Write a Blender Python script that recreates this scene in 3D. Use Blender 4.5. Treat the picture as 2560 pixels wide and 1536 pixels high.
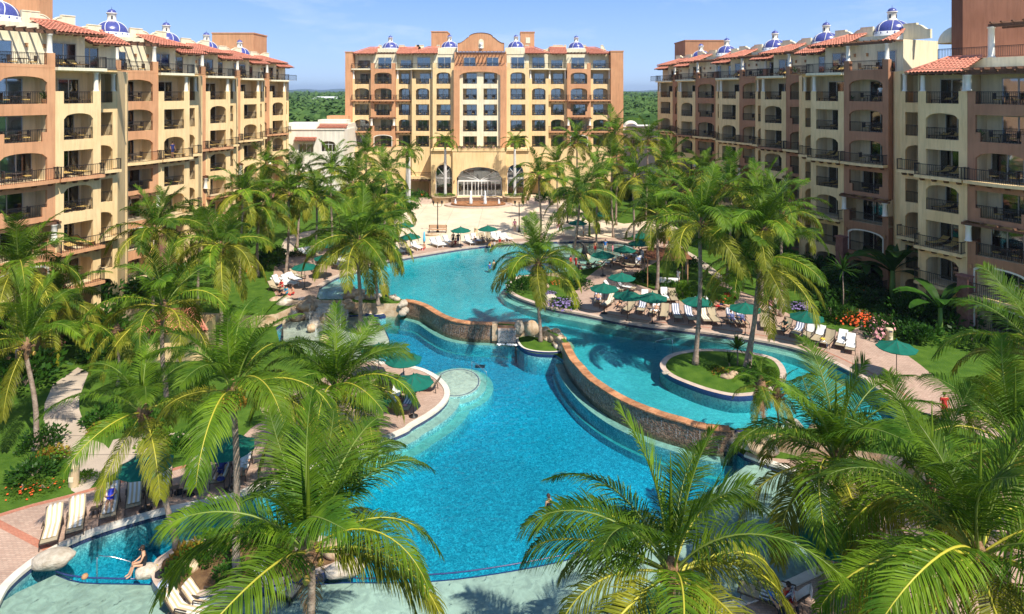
import bpy, bmesh, math, random
from mathutils import Vector, Matrix, noise
from mathutils.geometry import tessellate_polygon
R = math.radians
PI = math.pi
S = bpy.context.scene
for _o in list(bpy.data.objects):
    bpy.data.objects.remove(_o)
COL = S.collection

# ------------------------------------------------------------------ camera, sky, sun, exposure
CAM_H = 20.0
FPX, CX, HY = 1600.0, 1280.0, 230.0        # measured on the 2560 px wide photograph
cd = bpy.data.cameras.new('camera')
cam = bpy.data.objects.new('camera', cd)
COL.objects.link(cam)
S.camera = cam
cam.location = (0, 0, CAM_H)
cam.rotation_euler = (R(90), 0, 0)
cd.sensor_width = 36
cd.lens = 36 * FPX / 2560
cd.shift_y = -(768 - HY) / 2560
cd.clip_start = 0.3
cd.clip_end = 30000

SUN_EL, SUN_DIR = R(52), Vector((0.60, -0.80, 0)).normalized()
sun_vec = Vector((SUN_DIR.x * math.cos(SUN_EL), SUN_DIR.y * math.cos(SUN_EL), math.sin(SUN_EL)))
w = bpy.data.worlds.new('World')
S.world = w
w.use_nodes = True
nt = w.node_tree
nt.nodes.clear()
wo = nt.nodes.new('ShaderNodeOutputWorld')
bg = nt.nodes.new('ShaderNodeBackground')
sky = nt.nodes.new('ShaderNodeTexSky')
sky.sky_type = 'NISHITA'
sky.sun_disc = False
sky.sun_elevation = SUN_EL
sky.sun_rotation = math.atan2(SUN_DIR.x, SUN_DIR.y)
sky.air_density = 1.0
sky.dust_density = 0.0
sky.ozone_density = 3.0
sky.altitude = 0
tc = nt.nodes.new('ShaderNodeTexCoord')
mp = nt.nodes.new('ShaderNodeMapping')
mp.inputs['Scale'].default_value = (1.2, 1.2, 5.0)
cn = nt.nodes.new('ShaderNodeTexNoise')
cn.inputs['Scale'].default_value = 3.2
cn.inputs['Detail'].default_value = 6
cn.inputs['Roughness'].default_value = 0.6
cr = nt.nodes.new('ShaderNodeValToRGB')
cr.color_ramp.elements[0].position = 0.56
cr.color_ramp.elements[0].color = (0, 0, 0, 1)
cr.color_ramp.elements[1].position = 0.86
cr.color_ramp.elements[1].color = (0.5, 0.5, 0.5, 1)
mx = nt.nodes.new('ShaderNodeMixRGB')
mx.inputs['Color2'].default_value = (5.5, 5.9, 7.0, 1)
sat = nt.nodes.new('ShaderNodeHueSaturation')
sat.inputs['Saturation'].default_value = 1.0
nt.links.new(tc.outputs['Generated'], mp.inputs[0])
nt.links.new(mp.outputs[0], cn.inputs['Vector'])
nt.links.new(cn.outputs[0], cr.inputs[0])
nt.links.new(cr.outputs[0], mx.inputs['Fac'])
# the band of sky above the horizon is a clear mid blue, paler low down
sx = nt.nodes.new('ShaderNodeSeparateXYZ'); nt.links.new(tc.outputs['Generated'], sx.inputs[0])
hr = nt.nodes.new('ShaderNodeValToRGB')
for i_, (p_, c_) in enumerate([(0.0, (3.0, 4.3, 6.2)), (0.06, (2.3, 3.6, 6.2)), (0.14, (1.5, 2.75, 5.9)), (0.5, (1.0, 1.7, 3.0))]):
    e_ = hr.color_ramp.elements[i_] if i_ < 2 else hr.color_ramp.elements.new(p_)
    e_.position = p_; e_.color = (c_[0] / 7, c_[1] / 7, c_[2] / 7, 1)
nt.links.new(sx.outputs[2], hr.inputs[0])
hm = nt.nodes.new('ShaderNodeVectorMath'); hm.operation = 'SCALE'; hm.inputs['Scale'].default_value = 7.0
nt.links.new(hr.outputs[0], hm.inputs[0])
hf = nt.nodes.new('ShaderNodeMapRange'); hf.inputs['From Min'].default_value = 0.15; hf.inputs['From Max'].default_value = 0.9; hf.inputs['To Min'].default_value = 0.9; hf.inputs['To Max'].default_value = 0.3
nt.links.new(sx.outputs[2], hf.inputs[0])
hx = nt.nodes.new('ShaderNodeMixRGB'); nt.links.new(hf.outputs[0], hx.inputs['Fac']); nt.links.new(sky.outputs[0], hx.inputs['Color1']); nt.links.new(hm.outputs[0], hx.inputs['Color2'])
nt.links.new(hx.outputs[0], sat.inputs['Color'])
nt.links.new(sat.outputs[0], mx.inputs['Color1'])
nt.links.new(mx.outputs[0], bg.inputs[0])
bg.inputs[1].default_value = 0.13
nt.links.new(bg.outputs[0], wo.inputs[0])
sl = bpy.data.lights.new('sun', 'SUN')
sun = bpy.data.objects.new('sun', sl)
COL.objects.link(sun)
sl.energy = 4.4
sl.angle = R(0.5)
sl.color = (1.0, 0.93, 0.81)
sun.rotation_euler = sun_vec.to_track_quat('Z', 'Y').to_euler()
S.view_settings.view_transform = 'Standard'
S.view_settings.look = 'None'
S.view_settings.gamma = 1
S.view_settings.exposure = 0.55
S.render.engine = 'CYCLES'
S.cycles.max_bounces = 6
S.cycles.transparent_max_bounces = 12
S.cycles.caustics_reflective = False
S.cycles.caustics_refractive = False

# ------------------------------------------------------------------ measuring: photograph pixel -> point of the place
def G(x, y, z=0.0):
    d = (CAM_H - z) * FPX / (y - HY)
    return Vector(((x - CX) * d / FPX, d, z))
def AT(x, y, d):
    return Vector(((x - CX) * d / FPX, d, CAM_H - (y - HY) * d / FPX))
def Z1(x, y): return (660 + x / 3.091, 460 + y / 3.091)
def Z2(x, y): return (1200 + x / 2.473, 500 + y / 2.473)
def Z3(x, y): return (x / 2.474, 1000 + y / 2.474)
def Z4(x, y): return (1300 + x / 1.9635, 900 + y / 1.9635)
def Z5(x, y): return (860 + x / 4.946, 820 + y / 4.946)
def Z6(x, y): return (1100 + x / 3.748, 440 + y / 3.748)
def Z7(x, y): return (1640 + x / 3.533, 640 + y / 3.533)
def Z8(x, y): return (1960 + x / 2.968, 400 + y / 2.968)
def ZD(x, y): return (x * 1.0348, y * 1.0348)
def GP(zf, pts, z=0.0):
    return [G(*zf(x, y), z) for x, y in pts]
ZLO = -1.1

# ------------------------------------------------------------------ materials
MATS = {}
def mat(name, col, rough=0.8, col2=None, nscale=3.0, bump=0.0, bscale=20.0, spec=0.4, metal=0.0, detail=4, trans=0.0, rand=0.0, coord='Object', contrast=0.5):
    if name in MATS: return MATS[name]
    m = bpy.data.materials.new(name)
    m.use_nodes = True
    n, l = m.node_tree.nodes, m.node_tree.links
    b = n['Principled BSDF']
    out = n['Material Output']
    b.inputs['Roughness'].default_value = rough
    b.inputs['Specular IOR Level'].default_value = spec
    b.inputs['Metallic'].default_value = metal
    tcn = n.new('ShaderNodeTexCoord')
    last = None
    if col2 is not None:
        ns = n.new('ShaderNodeTexNoise'); ns.inputs['Scale'].default_value = nscale; ns.inputs['Detail'].default_value = detail
        l.new(tcn.outputs[coord], ns.inputs['Vector'])
        rp = n.new('ShaderNodeValToRGB')
        rp.color_ramp.elements[0].position = 0.5 - contrast / 3; rp.color_ramp.elements[1].position = 0.5 + contrast / 3
        rp.color_ramp.elements[0].color = (*col, 1); rp.color_ramp.elements[1].color = (*col2, 1)
        l.new(ns.outputs[0], rp.inputs[0])
        last = rp.outputs[0]
    if 'stucco' in name:      # rain streaks and faded patches
        mq = n.new('ShaderNodeMapping'); mq.inputs['Scale'].default_value = (2.2, 2.2, 0.22); l.new(tcn.outputs[coord], mq.inputs[0])
        nq = n.new('ShaderNodeTexNoise'); nq.inputs['Scale'].default_value = 1.6; nq.inputs['Detail'].default_value = 7; nq.inputs['Roughness'].default_value = 0.65; l.new(mq.outputs[0], nq.inputs['Vector'])
        rq = n.new('ShaderNodeMapRange'); rq.inputs['From Min'].default_value = 0.36; rq.inputs['From Max'].default_value = 0.55; rq.inputs['To Min'].default_value = 0.84; rq.inputs['To Max'].default_value = 1.0; l.new(nq.outputs[0], rq.inputs[0])
        hq = n.new('ShaderNodeHueSaturation'); l.new(rq.outputs[0], hq.inputs['Value']); l.new(last, hq.inputs['Color']); last = hq.outputs[0]
    if rand:
        oi = n.new('ShaderNodeObjectInfo')
        hs = n.new('ShaderNodeHueSaturation')
        mr = n.new('ShaderNodeMapRange'); mr.inputs['To Min'].default_value = 1 - rand; mr.inputs['To Max'].default_value = 1 + rand
        l.new(oi.outputs['Random'], mr.inputs['Value'])
        l.new(mr.outputs[0], hs.inputs['Value'])
        if last: l.new(last, hs.inputs['Color'])
        else: hs.inputs['Color'].default_value = (*col, 1)
        last = hs.outputs[0]
    if last: l.new(last, b.inputs['Base Color'])
    else: b.inputs['Base Color'].default_value = (*col, 1)
    if bump:
        nb = n.new('ShaderNodeTexNoise'); nb.inputs['Scale'].default_value = bscale; nb.inputs['Detail'].default_value = 3
        l.new(tcn.outputs[coord], nb.inputs['Vector'])
        bp = n.new('ShaderNodeBump'); bp.inputs['Strength'].default_value = bump; bp.inputs['Distance'].default_value = 0.05
        l.new(nb.outputs[0], bp.inputs['Height']); l.new(bp.outputs[0], b.inputs['Normal'])
    if trans:
        tr = n.new('ShaderNodeBsdfTranslucent')
        if last: l.new(last, tr.inputs['Color'])
        else: tr.inputs['Color'].default_value = (*col, 1)
        ms = n.new('ShaderNodeMixShader'); ms.inputs[0].default_value = trans
        l.new(b.outputs[0], ms.inputs[1]); l.new(tr.outputs[0], ms.inputs[2]); l.new(ms.outputs[0], out.inputs[0])
    MATS[name] = m
    return m

def pattern_mat(name, kind, c1, c2, mortar, scale, rough=0.8, bump=0.3, size=(0.5, 0.25), msize=0.02, big=None):
    """brick / tile grid pattern with recessed joints, plus broad tonal wear"""
    if name in MATS: return MATS[name]
    m = bpy.data.materials.new(name); m.use_nodes = True
    n, l = m.node_tree.nodes, m.node_tree.links
    b = n['Principled BSDF']; b.inputs['Roughness'].default_value = rough
    t = n.new('ShaderNodeTexCoord')
    br = n.new('ShaderNodeTexBrick')
    br.inputs['Scale'].default_value = scale
    br.inputs['Color1'].default_value = (*c1, 1); br.inputs['Color2'].default_value = (*c2, 1); br.inputs['Mortar'].default_value = (*mortar, 1)
    br.inputs['Brick Width'].default_value = size[0]; br.inputs['Row Height'].default_value = size[1]; br.inputs['Mortar Size'].default_value = msize
    if kind == 'grid': br.offset = 0.0
    src = 'UV' if kind == 'uv' else 'Object'
    l.new(t.outputs[src], br.inputs['Vector'])
    ns = n.new('ShaderNodeTexNoise'); ns.inputs['Scale'].default_value = 0.35; ns.inputs['Detail'].default_value = 8; ns.inputs['Roughness'].default_value = 0.7
    l.new(t.outputs['Object'], ns.inputs['Vector'])
    mr = n.new('ShaderNodeMapRange'); mr.inputs['From Min'].default_value = 0.3; mr.inputs['From Max'].default_value = 0.7
    mr.inputs['To Min'].default_value = 0.78; mr.inputs['To Max'].default_value = 1.15
    l.new(ns.outputs[0], mr.inputs[0])
    hs = n.new('ShaderNodeHueSaturation'); l.new(br.outputs['Color'], hs.inputs['Color']); l.new(mr.outputs[0], hs.inputs['Value'])
    l.new(hs.outputs[0], b.inputs['Base Color'])
    bp = n.new('ShaderNodeBump'); bp.inputs['Strength'].default_value = bump; bp.inputs['Distance'].default_value = 0.01; bp.invert = True
    l.new(br.outputs['Fac'], bp.inputs['Height']); l.new(bp.outputs[0], b.inputs['Normal'])
    MATS[name] = m
    return m

def tint_mat(name, rough=0.8, trans=0.0):
    """cloth or paint whose colour is the object's own colour"""
    if name in MATS: return MATS[name]
    m = bpy.data.materials.new(name); m.use_nodes = True
    n, l = m.node_tree.nodes, m.node_tree.links
    b = n['Principled BSDF']; b.inputs['Roughness'].default_value = rough
    oi = n.new('ShaderNodeObjectInfo'); l.new(oi.outputs['Color'], b.inputs['Base Color'])
    MATS[name] = m
    return m

def stripe_mat(name, c1, c2, scale, axis='X'):
    if name in MATS: return MATS[name]
    m = bpy.data.materials.new(name); m.use_nodes = True
    n, l = m.node_tree.nodes, m.node_tree.links
    b = n['Principled BSDF']; b.inputs['Roughness'].default_value = 0.95
    t = n.new('ShaderNodeTexCoord'); wv = n.new('ShaderNodeTexWave'); wv.wave_profile = 'SIN'; wv.bands_direction = axis
    wv.inputs['Scale'].default_value = scale
    rp = n.new('ShaderNodeValToRGB'); rp.color_ramp.interpolation = 'CONSTANT'
    rp.color_ramp.elements[0].color = (*c1, 1); rp.color_ramp.elements[1].position = 0.5; rp.color_ramp.elements[1].color = (*c2, 1)
    l.new(t.outputs['Object'], wv.inputs['Vector']); l.new(wv.outputs['Fac'], rp.inputs[0]); l.new(rp.outputs[0], b.inputs['Base Color'])
    MATS[name] = m
    return m

M = dict(
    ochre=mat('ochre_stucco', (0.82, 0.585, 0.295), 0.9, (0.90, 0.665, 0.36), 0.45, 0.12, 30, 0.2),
    peach=mat('peach_stucco', (0.60, 0.30, 0.155), 0.9, (0.68, 0.36, 0.19), 0.45, 0.12, 30, 0.2),
    cream=mat('cream_stucco', (0.80, 0.71, 0.49), 0.9, (0.88, 0.80, 0.58), 0.45, 0.1, 30, 0.2),
    white=mat('white_stucco', (0.82, 0.76, 0.64), 0.9, (0.86, 0.81, 0.71), 0.5, 0.1, 30, 0.2),
    inner=mat('balcony_stucco', (0.77, 0.62, 0.39), 0.9, (0.81, 0.66, 0.43), 0.6, 0.08, 30, 0.2),
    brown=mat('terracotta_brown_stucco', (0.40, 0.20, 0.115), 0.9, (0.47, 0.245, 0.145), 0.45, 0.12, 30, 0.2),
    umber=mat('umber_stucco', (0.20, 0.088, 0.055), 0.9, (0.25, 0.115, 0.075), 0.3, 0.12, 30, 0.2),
    wood=mat('dark_wood', (0.11, 0.05, 0.028), 0.75, (0.2, 0.10, 0.055), 8, 0.2, 40),
    iron=mat('black_iron', (0.02, 0.018, 0.018), 0.5),
    tile=mat('terracotta_roof_tile', (0.54, 0.19, 0.12), 0.85, (0.68, 0.28, 0.185), 2.5, 0.25, 12, rand=0.05),
    dome=mat('cobalt_tile', (0.05, 0.055, 0.24), 0.25, (0.10, 0.12, 0.36), 14, 0.15, 30, 0.6),
    glazed=mat('white_glaze', (0.82, 0.82, 0.80), 0.4),
    frame=mat('door_frame', (0.55, 0.50, 0.42), 0.5),
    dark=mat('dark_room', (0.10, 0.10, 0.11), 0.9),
    curtain=mat('curtain', (0.74, 0.74, 0.74), 0.95, rand=0.25),
    grass=mat('lawn_grass', (0.036, 0.092, 0.010), 0.95, (0.10, 0.18, 0.022), 1.3, 0.9, 9, 0.1, detail=10, contrast=0.8),
    soil=mat('planting_soil', (0.10, 0.055, 0.03), 0.95, (0.2, 0.12, 0.06), 3, 0.8, 12, 0.1),
    rock=mat('tan_boulder', (0.40, 0.26, 0.15), 0.9, (0.62, 0.48, 0.33), 1.7, 0.6, 6, 0.2, rand=0.25, detail=8),
    palerock=mat('pale_boulder', (0.44, 0.36, 0.27), 0.85, (0.66, 0.58, 0.47), 2.2, 0.9, 7, 0.2, rand=0.15, detail=8),
    green=mat('green_canvas', (0.008, 0.125, 0.085), 0.85, (0.012, 0.15, 0.105), 2, 0.1, 14, 0.2, trans=0.12, rand=0.12),
    sling=mat('beige_sling', (0.42, 0.34, 0.22), 0.9, rand=0.12),
    bronze=mat('bronze_frame', (0.07, 0.05, 0.038), 0.5),
    whitecloth=mat('white_towel', (0.80, 0.78, 0.74), 0.95, rand=0.06),
    cushion=mat('mustard_cushion', (0.62, 0.42, 0.13), 0.95, rand=0.1),
    skin=mat('skin', (0.55, 0.30, 0.18), 0.6, rand=0.3),
    cloth=tint_mat('cloth'),
    hair=mat('hair', (0.05, 0.03, 0.02), 0.7, rand=0.6),
    gold=mat('grey_hair', (0.35, 0.27, 0.18), 0.7),
    stonecap=mat('cap_stone', (0.36, 0.15, 0.065), 0.6, (0.55, 0.27, 0.13), 2.5, 0.35, 10, rand=0.25),
    coping=mat('pale_coping', (0.66, 0.60, 0.50), 0.8, (0.76, 0.70, 0.60), 2.0, 0.2, 25),
    pinkcoping=mat('pink_coping', (0.50, 0.37, 0.29), 0.85, (0.62, 0.49, 0.40), 2.0, 0.2, 25),
    blueband=mat('blue_tile_band', (0.012, 0.02, 0.09), 0.25, (0.05, 0.08, 0.22), 30),
    steel=mat('steel', (0.6, 0.6, 0.6), 0.25, metal=1.0),
    orange=mat('orange_ring', (0.75, 0.10, 0.02), 0.6),
    bin=mat('beige_bin', (0.66, 0.50, 0.30), 0.85, (0.72, 0.57, 0.36), 3, 0.3, 40),
    benchwood=mat('teak', (0.42, 0.22, 0.10), 0.8, (0.5, 0.28, 0.14), 5, 0.2, 30),
    redstone=mat('red_pillar_stone', (0.24, 0.10, 0.08), 0.85, (0.32, 0.15, 0.12), 4, 0.5, 8),
    gazebo=mat('reed_roof', (0.22, 0.085, 0.045), 0.9, (0.33, 0.14, 0.075), 6, 0.4, 20),
)
def leaf(name, c1, c2, tr=0.3, rough=0.45):
    return mat(name, c1, rough, c2, 0.9, 0.0, 1, 0.2, trans=tr, rand=0.32)
M['leaf'] = leaf('palm_leaf_green', (0.044, 0.115, 0.008), (0.165, 0.265, 0.014), 0.34, 0.5)
M['leafy'] = leaf('palm_leaf_yellowing', (0.13, 0.165, 0.014), (0.29, 0.29, 0.026), 0.34, 0.45)
M['spear'] = leaf('young_leaf', (0.16, 0.26, 0.02), (0.2, 0.30, 0.03), 0.3)
M['rachis'] = mat('palm_midrib', (0.44, 0.40, 0.045), 0.45, rand=0.2)
M['rachisg'] = mat('green_palm_midrib', (0.17, 0.23, 0.04), 0.45, rand=0.2)
M['bark'] = mat('palm_bark', (0.24, 0.17, 0.13), 0.95, (0.42, 0.33, 0.26), 5, 0.8, 14, 0.1)
M['greybark'] = mat('royal_bark', (0.52, 0.50, 0.48), 0.9, (0.66, 0.64, 0.62), 2, 0.3, 12, 0.1)
M['shaft'] = mat('crown_shaft', (0.16, 0.28, 0.05), 0.5)
M['fibre'] = mat('palm_fibre', (0.20, 0.10, 0.05), 0.95, (0.36, 0.22, 0.12), 9, 0.8, 20)
M['nut'] = mat('coconut_husk', (0.42, 0.26, 0.05), 0.6, (0.5, 0.34, 0.08), 5)
M['bush'] = leaf('shrub_leaf', (0.02, 0.07, 0.008), (0.05, 0.13, 0.014), 0.25)
M['bushy'] = leaf('bright_shrub_leaf', (0.07, 0.16, 0.012), (0.15, 0.26, 0.02), 0.3)
M['croton'] = leaf('croton_leaf', (0.25, 0.12, 0.02), (0.36, 0.28, 0.03), 0.25)
M['purple'] = mat('purple_flower', (0.22, 0.16, 0.35), 0.8)
M['red'] = mat('red_flower', (0.70, 0.06, 0.015), 0.8, (0.8, 0.16, 0.03), 8)
M['pink'] = mat('pink_flower', (0.75, 0.33, 0.36), 0.8)
M['forest'] = mat('forest_leaf', (0.018, 0.05, 0.010), 0.9, (0.06, 0.11, 0.022), 0.12, 0.6, 1.2, 0.1, detail=8)
M['forestleaf'] = mat('forest_clump_leaf', (0.035, 0.09, 0.014), 0.8, (0.10, 0.18, 0.035), 0.3, trans=0.15)
M['hill'] = mat('hill_forest', (0.03, 0.06, 0.03), 1.0, (0.05, 0.085, 0.045), 0.004, 0, 1, 0.0)
M['pinkpaver'] = pattern_mat('pink_paving', 'brick', (0.46, 0.30, 0.22), (0.56, 0.39, 0.29), (0.33, 0.23, 0.18), 2.2, size=(0.5, 0.25), msize=0.022)
M['redband'] = pattern_mat('red_brick_band', 'brick', (0.48, 0.17, 0.10), (0.56, 0.23, 0.14), (0.30, 0.15, 0.1), 3.0, size=(0.5, 0.25))
M['plazapave'] = pattern_mat('plaza_paving', 'grid', (0.74, 0.59, 0.42), (0.77, 0.62, 0.45), (0.42, 0.33, 0.24), 0.18, size=(0.9, 0.9), msize=0.005, bump=0.1)
M['pathpave'] = pattern_mat('path_paving', 'grid', (0.50, 0.40, 0.31), (0.54, 0.44, 0.34), (0.22, 0.18, 0.14), 0.3, size=(3.0, 0.62), msize=0.01, bump=0.2)
def pebble():
    m = bpy.data.materials.new('pebble_wall'); m.use_nodes = True
    n, l = m.node_tree.nodes, m.node_tree.links
    b = n['Principled BSDF']; b.inputs['Roughness'].default_value = 0.28
    t = n.new('ShaderNodeTexCoord'); v = n.new('ShaderNodeTexVoronoi'); v.inputs['Scale'].default_value = 9
    l.new(t.outputs['Object'], v.inputs['Vector'])
    rp = n.new('ShaderNodeValToRGB'); rp.color_ramp.elements[0].color = (0.10, 0.055, 0.032, 1); rp.color_ramp.elements[1].color = (0.33, 0.205, 0.13, 1)
    sp = n.new('ShaderNodeSeparateColor'); l.new(v.outputs['Color'], sp.inputs[0]); l.new(sp.outputs[0], rp.inputs[0]); l.new(rp.outputs[0], b.inputs['Base Color'])
    bp = n.new('ShaderNodeBump'); bp.inputs['Strength'].default_value = 0.8; bp.inputs['Distance'].default_value = 0.04; bp.invert = True
    l.new(v.outputs['Distance'], bp.inputs['Height']); l.new(bp.outputs[0], b.inputs['Normal'])
    return m
M['mosaic'] = pebble()


# water: clear surface with ripples over an absorbing body
def water_mat(name, ripple_scale, strength, absorb, density):
    m = bpy.data.materials.new(name); m.use_nodes = True
    n, l = m.node_tree.nodes, m.node_tree.links
    n.clear()
    out = n.new('ShaderNodeOutputMaterial')
    t = n.new('ShaderNodeTexCoord')
    mpn = n.new('ShaderNodeMapping'); mpn.inputs['Scale'].default_value = (1, 0.75, 1)
    l.new(t.outputs['Object'], mpn.inputs[0])
    n1 = n.new('ShaderNodeTexNoise'); n1.inputs['Scale'].default_value = ripple_scale; n1.inputs['Detail'].default_value = 3; n1.inputs['Distortion'].default_value = 0.6
    l.new(mpn.outputs[0], n1.inputs['Vector'])
    bp = n.new('ShaderNodeBump'); bp.inputs['Strength'].default_value = strength; bp.inputs['Distance'].default_value = 0.12
    l.new(n1.outputs[0], bp.inputs['Height'])
    tr = n.new('ShaderNodeBsdfTransparent'); tr.inputs[0].default_value = (0.97, 1.0, 1.0, 1)
    gl = n.new('ShaderNodeBsdfGlossy'); gl.inputs['Roughness'].default_value = 0.06
    l.new(bp.outputs[0], gl.inputs['Normal'])
    fr = n.new('ShaderNodeFresnel'); fr.inputs['IOR'].default_value = 1.33; l.new(bp.outputs[0], fr.inputs['Normal'])
    ms = n.new('ShaderNodeMixShader')
    l.new(fr.outputs[0], ms.inputs[0]); l.new(tr.outputs[0], ms.inputs[1]); l.new(gl.outputs[0], ms.inputs[2])
    l.new(ms.outputs[0], out.inputs['Surface'])
    va = n.new('ShaderNodeVolumeAbsorption'); va.inputs['Color'].default_value = (*absorb, 1); va.inputs['Density'].default_value = density
    l.new(va.outputs[0], out.inputs['Volume'])
    return m
M['water_lo'] = water_mat('pool_water', 2.6, 0.55, (0.0, 0.82, 0.91), 0.92)
M['water_hi'] = water_mat('calm_pool_water', 1.7, 0.40, (0.0, 0.82, 0.88), 0.80)

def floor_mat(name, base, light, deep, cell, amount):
    """pool surface mottled by noise; on the deep floor it paints in light sparkle"""
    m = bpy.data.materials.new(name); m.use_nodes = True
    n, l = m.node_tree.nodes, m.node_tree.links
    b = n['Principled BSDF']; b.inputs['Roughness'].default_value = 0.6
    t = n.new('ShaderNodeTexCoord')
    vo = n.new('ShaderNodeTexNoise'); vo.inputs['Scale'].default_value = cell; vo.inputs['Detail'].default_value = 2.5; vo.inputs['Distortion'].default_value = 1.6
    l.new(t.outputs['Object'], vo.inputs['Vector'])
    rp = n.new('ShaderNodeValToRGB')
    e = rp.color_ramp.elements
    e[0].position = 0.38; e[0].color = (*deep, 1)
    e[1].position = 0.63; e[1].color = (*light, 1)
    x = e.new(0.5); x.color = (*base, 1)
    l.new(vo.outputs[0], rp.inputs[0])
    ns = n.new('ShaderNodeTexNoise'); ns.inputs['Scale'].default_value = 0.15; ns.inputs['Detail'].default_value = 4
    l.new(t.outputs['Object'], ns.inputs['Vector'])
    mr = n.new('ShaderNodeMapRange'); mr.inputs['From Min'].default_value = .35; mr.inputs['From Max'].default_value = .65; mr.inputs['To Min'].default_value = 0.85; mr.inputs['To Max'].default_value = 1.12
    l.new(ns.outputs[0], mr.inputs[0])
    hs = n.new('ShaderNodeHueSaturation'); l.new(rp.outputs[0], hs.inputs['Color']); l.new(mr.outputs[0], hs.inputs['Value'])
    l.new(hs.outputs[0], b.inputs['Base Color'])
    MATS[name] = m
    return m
M['floor_deep'] = floor_mat('deep_pool_sparkle', (0.46, 0.56, 0.56), (0.88, 0.90, 0.88), (0.23, 0.38, 0.43), 6.5, 1)  # pale and blue speckle: sparkle of light through ripples, painted into the colour
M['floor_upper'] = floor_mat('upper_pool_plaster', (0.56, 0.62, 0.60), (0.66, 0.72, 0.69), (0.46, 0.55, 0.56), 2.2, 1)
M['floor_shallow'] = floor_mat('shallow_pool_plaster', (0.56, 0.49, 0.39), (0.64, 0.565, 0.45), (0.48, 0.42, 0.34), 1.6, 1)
M['sidewall'] = floor_mat('island_side_tile', (0.16, 0.30, 0.33), (0.22, 0.38, 0.40), (0.10, 0.20, 0.25), 4.0, 1)

def glass_mat():
    m = bpy.data.materials.new('window_glass'); m.use_nodes = True
    n, l = m.node_tree.nodes, m.node_tree.links
    n.clear()
    out = n.new('ShaderNodeOutputMaterial')
    tr = n.new('ShaderNodeBsdfTransparent'); tr.inputs[0].default_value = (0.74, 0.82, 0.88, 1)
    gl = n.new('ShaderNodeBsdfGlossy'); gl.inputs['Roughness'].default_value = 0.03; gl.inputs[0].default_value = (0.9, 0.95, 1, 1)
    lw = n.new('ShaderNodeFresnel'); lw.inputs['IOR'].default_value = 2.3
    ms = n.new('ShaderNodeMixShader')
    l.new(lw.outputs[0], ms.inputs[0]); l.new(tr.outputs[0], ms.inputs[1]); l.new(gl.outputs[0], ms.inputs[2]); l.new(ms.outputs[0], out.inputs[0])
    return m
M['glass'] = glass_mat()
def spray_mat(name, alpha):
    m = bpy.data.materials.new(name); m.use_nodes = True
    n, l = m.node_tree.nodes, m.node_tree.links
    b = n['Principled BSDF']; b.inputs['Base Color'].default_value = (0.88, 0.92, 0.93, 1); b.inputs['Roughness'].default_value = 0.4
    b.inputs['Alpha'].default_value = alpha
    return m
M['spray'] = spray_mat('falling_water', 0.45)
M['film'] = spray_mat('water_film', 0.22); M['mist'] = spray_mat('water_mist', 0.3)
M['foam'] = spray_mat('foaming_water', 0.8)

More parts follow.
